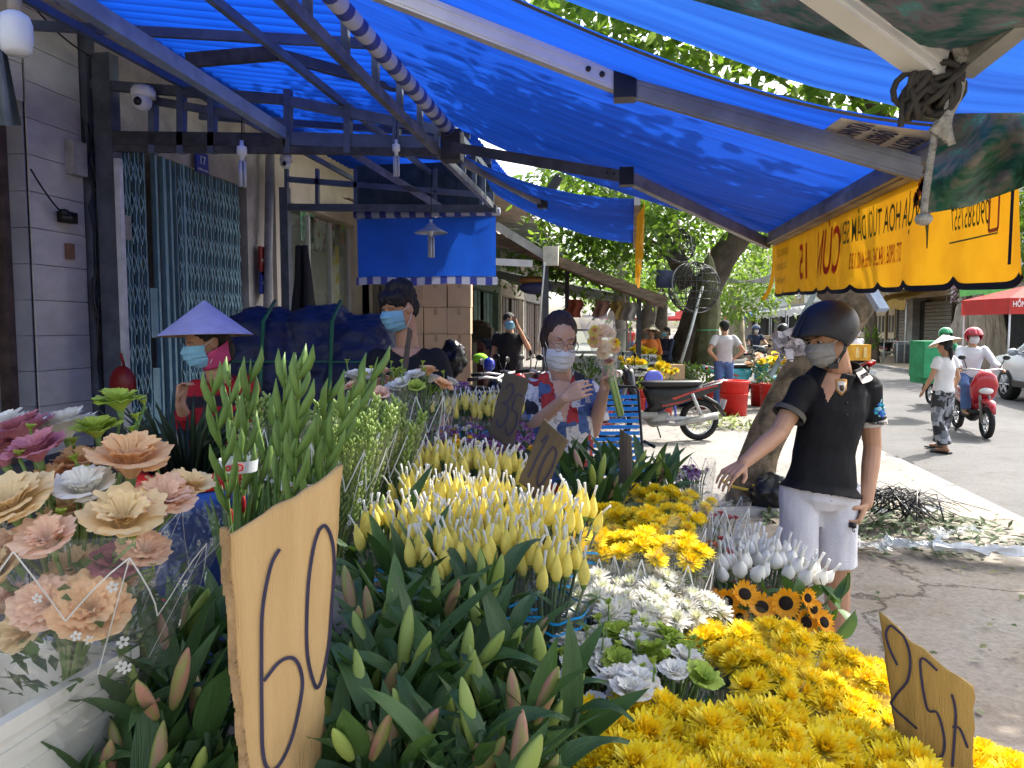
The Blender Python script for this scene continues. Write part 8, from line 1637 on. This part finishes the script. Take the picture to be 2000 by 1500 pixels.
# folded cardboard parcels, stacked timber, far clutter
for i, (u, d) in enumerate(((1302, 14.5), (1308, 14.7))): b = MB(); b.box(gnd(u, d, .4+.3*i), (.5, .4, .28), YAW+.1); solo('carton', b, cart, 'brown parcel behind the violet chair, ' + ('lower', 'upper')[i], 'carton', None, False)
for i in range(6): b = MB(); b.box(gnd(1512+rr(-3, 3), 33, .12+.2*i), (1.2+rr(-.2, .1), .8, .18), rr(-.1, .1)); solo('timber_bundle', b, M('raw_timber', (.42, .30, .18), .9), 'bundle of boards stacked across the road, layer %s from the ground' % ('one', 'two', 'three', 'four', 'five', 'six')[i], 'timber', 'stacked board bundles', False)
for i, (u, d, c_) in enumerate(((1330, 60, redaw), (1190, 42, wawn), (1215, 50, redaw), (1255, 36, wawn))):
    t = thing('parasol', 'open market parasol far down the road, ' + ('red one near the far trees', 'white one behind the slim trunks, left', 'red one behind the white', 'white one behind the slim trunks, right')[i], 'parasol', gnd(u, d)); b = MB(); b.lathe([(1.5, 2.1), (1.5, 2.25), (.8, 2.65), (.02, 2.9)], 12); part('canopy', b, c_, t, False); b = MB(); b.tube([(0, 0, 0), (0, 0, 2.9)], .03, 6); part('pole', b, alu, t)
bp_ = rr; cols_ = [(.5, .05, .05), (.6, .6, .62), (.05, .1, .3), (.55, .45, .1), (.02, .02, .03)]
for i, (u, d) in enumerate(((1232, 38), (1248, 44), (1275, 40), (1345, 48), (1325, 55))): simple('small figure far down the road, ' + ('leftmost, in red', 'second, in white', 'third, in blue', 'right of the tree, in yellow', 'farthest, in black')[i], gnd(u, d), rr(0, 6), 1.6, skint, M('far_top%d' % i, cols_[i], .85), jeans, None, .6, .045)
# overhead cables over the road
for i in range(5): cable('overhead cable across the gap above the road, strand ' + ('one', 'two', 'three', 'four', 'five')[i], sag(at(1395, 545-4*i, 45), at(1560, 515+7*i, 22), .35), .025)
# utility pole by second stall
b = MB(); b.tube([gnd(1210, 19), gnd(1210, 19, 6)], .16, 10); solo('utility_pole', b, concrete, 'grey concrete utility pole behind the dim stall roof', 'pole')
# ================================================================ litter on the pavement
lt = MB(); rg = random.Random(21); cP = at(1735, 1045, 5.7)
for i in range(700):
    a = rg.uniform(0, tau); r_ = rg.uniform(0, 1)**.7; p = V((cP.x+cos(a)*r_*.95, cP.y+sin(a)*r_*.75, .02+.16*(1-r_)*rg.uniform(0, 1))); d = V((rg.gauss(0, 1), rg.gauss(0, 1), rg.gauss(0, .3))).normalized(); s = d.cross(UP).normalized(); L_ = rg.uniform(.05, .14); lt.add([p, p+d*L_*.5+s*L_*.18+UP*.01, p+d*L_, p+d*L_*.5-s*L_*.18], [(0, 1, 2, 3)])
cP.z = 0; tag(obj('leaf_litter', lt.mesh('leaf_litter', M('cut_leaf', (.075, .12, .045), .7, .35, 3, c2=(.12, .16, .07)), False)), 'heap of cut leaves and stems on the pavement behind the man', 'leaf litter', kind='stuff')
b = MB()
for i in range(60):
    a = rg.uniform(0, tau); c = V((cP.x+.12+rg.gauss(0, .12), cP.y+.2+rg.gauss(0, .1), .16)); d = V((cos(a), sin(a)*.5, 0)); b.tube([c-d*rg.uniform(.2, .5)+UP*rg.uniform(-.1, .03), c+V((rg.gauss(0, .05), 0, rg.uniform(.05, .16))), c+d*rg.uniform(.2, .5)+UP*rg.uniform(-.1, .05)], .007, 4, True, .4)
o = solo('plastic_strapping', b, blackp, 'tangle of black plastic strapping on the leaf heap', 'strapping', kind='stuff')
for i, (u, v, w, h) in enumerate(((1700, 1000, .22, .12), (1800, 1000, .2, .14), (1860, 1045, .35, .12), (1790, 1070, .3, .12), (1930, 1085, .5, .12), (1700, 1072, .2, .12))):
    q = atZ(u, v, .05); b = MB(); rz_ = rr(-.5, .5); b.grid(lambda s, t: q+Matrix.Rotation(rz_, 3, 'Z') @ V(((s-.5)*w*1.3+.05*noise.noise(V((s*4, t*4, i))), (t-.5)*h*1.3+.06*noise.noise(V((s*4, t*4, i+9))), .10*abs(noise.noise(V((s*3.5, t*3.5, i*3.1))))+.01)), 14, 10); solo('plastic_sheet', b, (Mfilm('cloudy_film2', (.9, .95, 1), .2, .45), whitep, MATS['cloudy_film'])[i % 3], 'crumpled plastic sheet on the leaf heap, ' + ('near the man', 'white piece by the straps', 'long bluish piece', 'flat clear piece', 'trailing end at right', 'small piece at front')[i], 'plastic sheet', None, False)
b = MB()
for i in range(150):
    u, v = rg.uniform(1330, 2000), rg.uniform(830, 1480); 
    if rg.random() < .4: u, v = rg.uniform(1650, 1990), rg.uniform(1000, 1120)
    p = atZ(u, v, .012); 
    if p.x > 3.0: continue
    a = rg.uniform(0, tau); d = V((cos(a), sin(a), rg.uniform(-.1, .25))); s = V((-sin(a), cos(a), .1)); L_ = rg.uniform(.02, .07); b.add([p, p+d*L_*.5+s*L_*.25+UP*.006, p+d*L_, p+d*L_*.5-s*L_*.25], [(0, 1, 2, 3)])
tag(obj('fallen_leaves', b.mesh('fallen_leaves', M('fallen_leaf', (.10, .15, .05), .7, .4, 3, c2=(.22, .20, .08)), False)), 'scattered fallen leaves on the cracked pavement', 'fallen leaves', kind='stuff')
b = MB(); c = gnd(1425, 11.8)
for i in range(320): a = rg.uniform(0, tau); r_ = rg.uniform(0, 1)**.6; p = V((c.x+cos(a)*r_*.75, c.y+sin(a)*r_*.5, .22*(1-r_)*rg.uniform(0, 1)+.02)); d = V((rg.gauss(0, 1), rg.gauss(0, 1), rg.gauss(.1, .4))).normalized(); s = d.cross(UP).normalized(); L_ = rg.uniform(.08, .2); b.add([p, p+d*L_*.5+s*.02, p+d*L_, p+d*L_*.5-s*.02], [(0, 1, 2, 3)])
tag(obj('stem_litter', b.mesh('stem_litter', M('yellow_green_cut', (.22, .28, .06), .7, .3, 3), False)), 'heap of yellow green stems on the ground by the motorbike', 'litter', kind='stuff')
bg_ = MB(); bg_.ell((0, 0, .16), (.17, .15, .17), 14, 10); me = remeshed(bg_, blackp, 'rubbish_bag', .02, 2); folds(me, .03, 14); o = obj('rubbish_bag', me, None, Matrix.Translation(gnd(1512, 6.3))); tag(o, 'black rubbish bag at the foot of the leaning tree', 'bag')
b = MB(); b.torus(at(1462, 948, 6.55), .21, .012, (.1, 0, 1), 26, 6); b.tube(bez(at(1470, 948, 6.3), at(1500, 955, 6.2), at(1500, 985, 6.2)), .012, 6); solo('tie_cord', b, M('yellow_cord', (.6, .42, .05), .8), 'yellow cord tied round the leaning tree foot', 'cord')
b = MB(); b.box(atZ(1440, 1000, .03), (.9, .12, .06), .3); b.box(atZ(1370, 985, .02), (.5, .14, .05), -.2); solo('kerb_stone', b, concrete, 'broken tree pit kerb stones by the leaning tree', 'kerb stone', None, False)
b = MB(); b.lathe([(.0, .0), (.24, .0), (.28, .05), (.26, .05), (.22, .015), (0, .015)], 26, Matrix.Translation(gnd(1375, 6.6))); solo('shallow_basin', b, M('dull_metal', (.25, .22, .2), .6), 'shallow basin on the ground left of the leaning tree', 'basin')
bpy.data.scenes.remove(TMP)
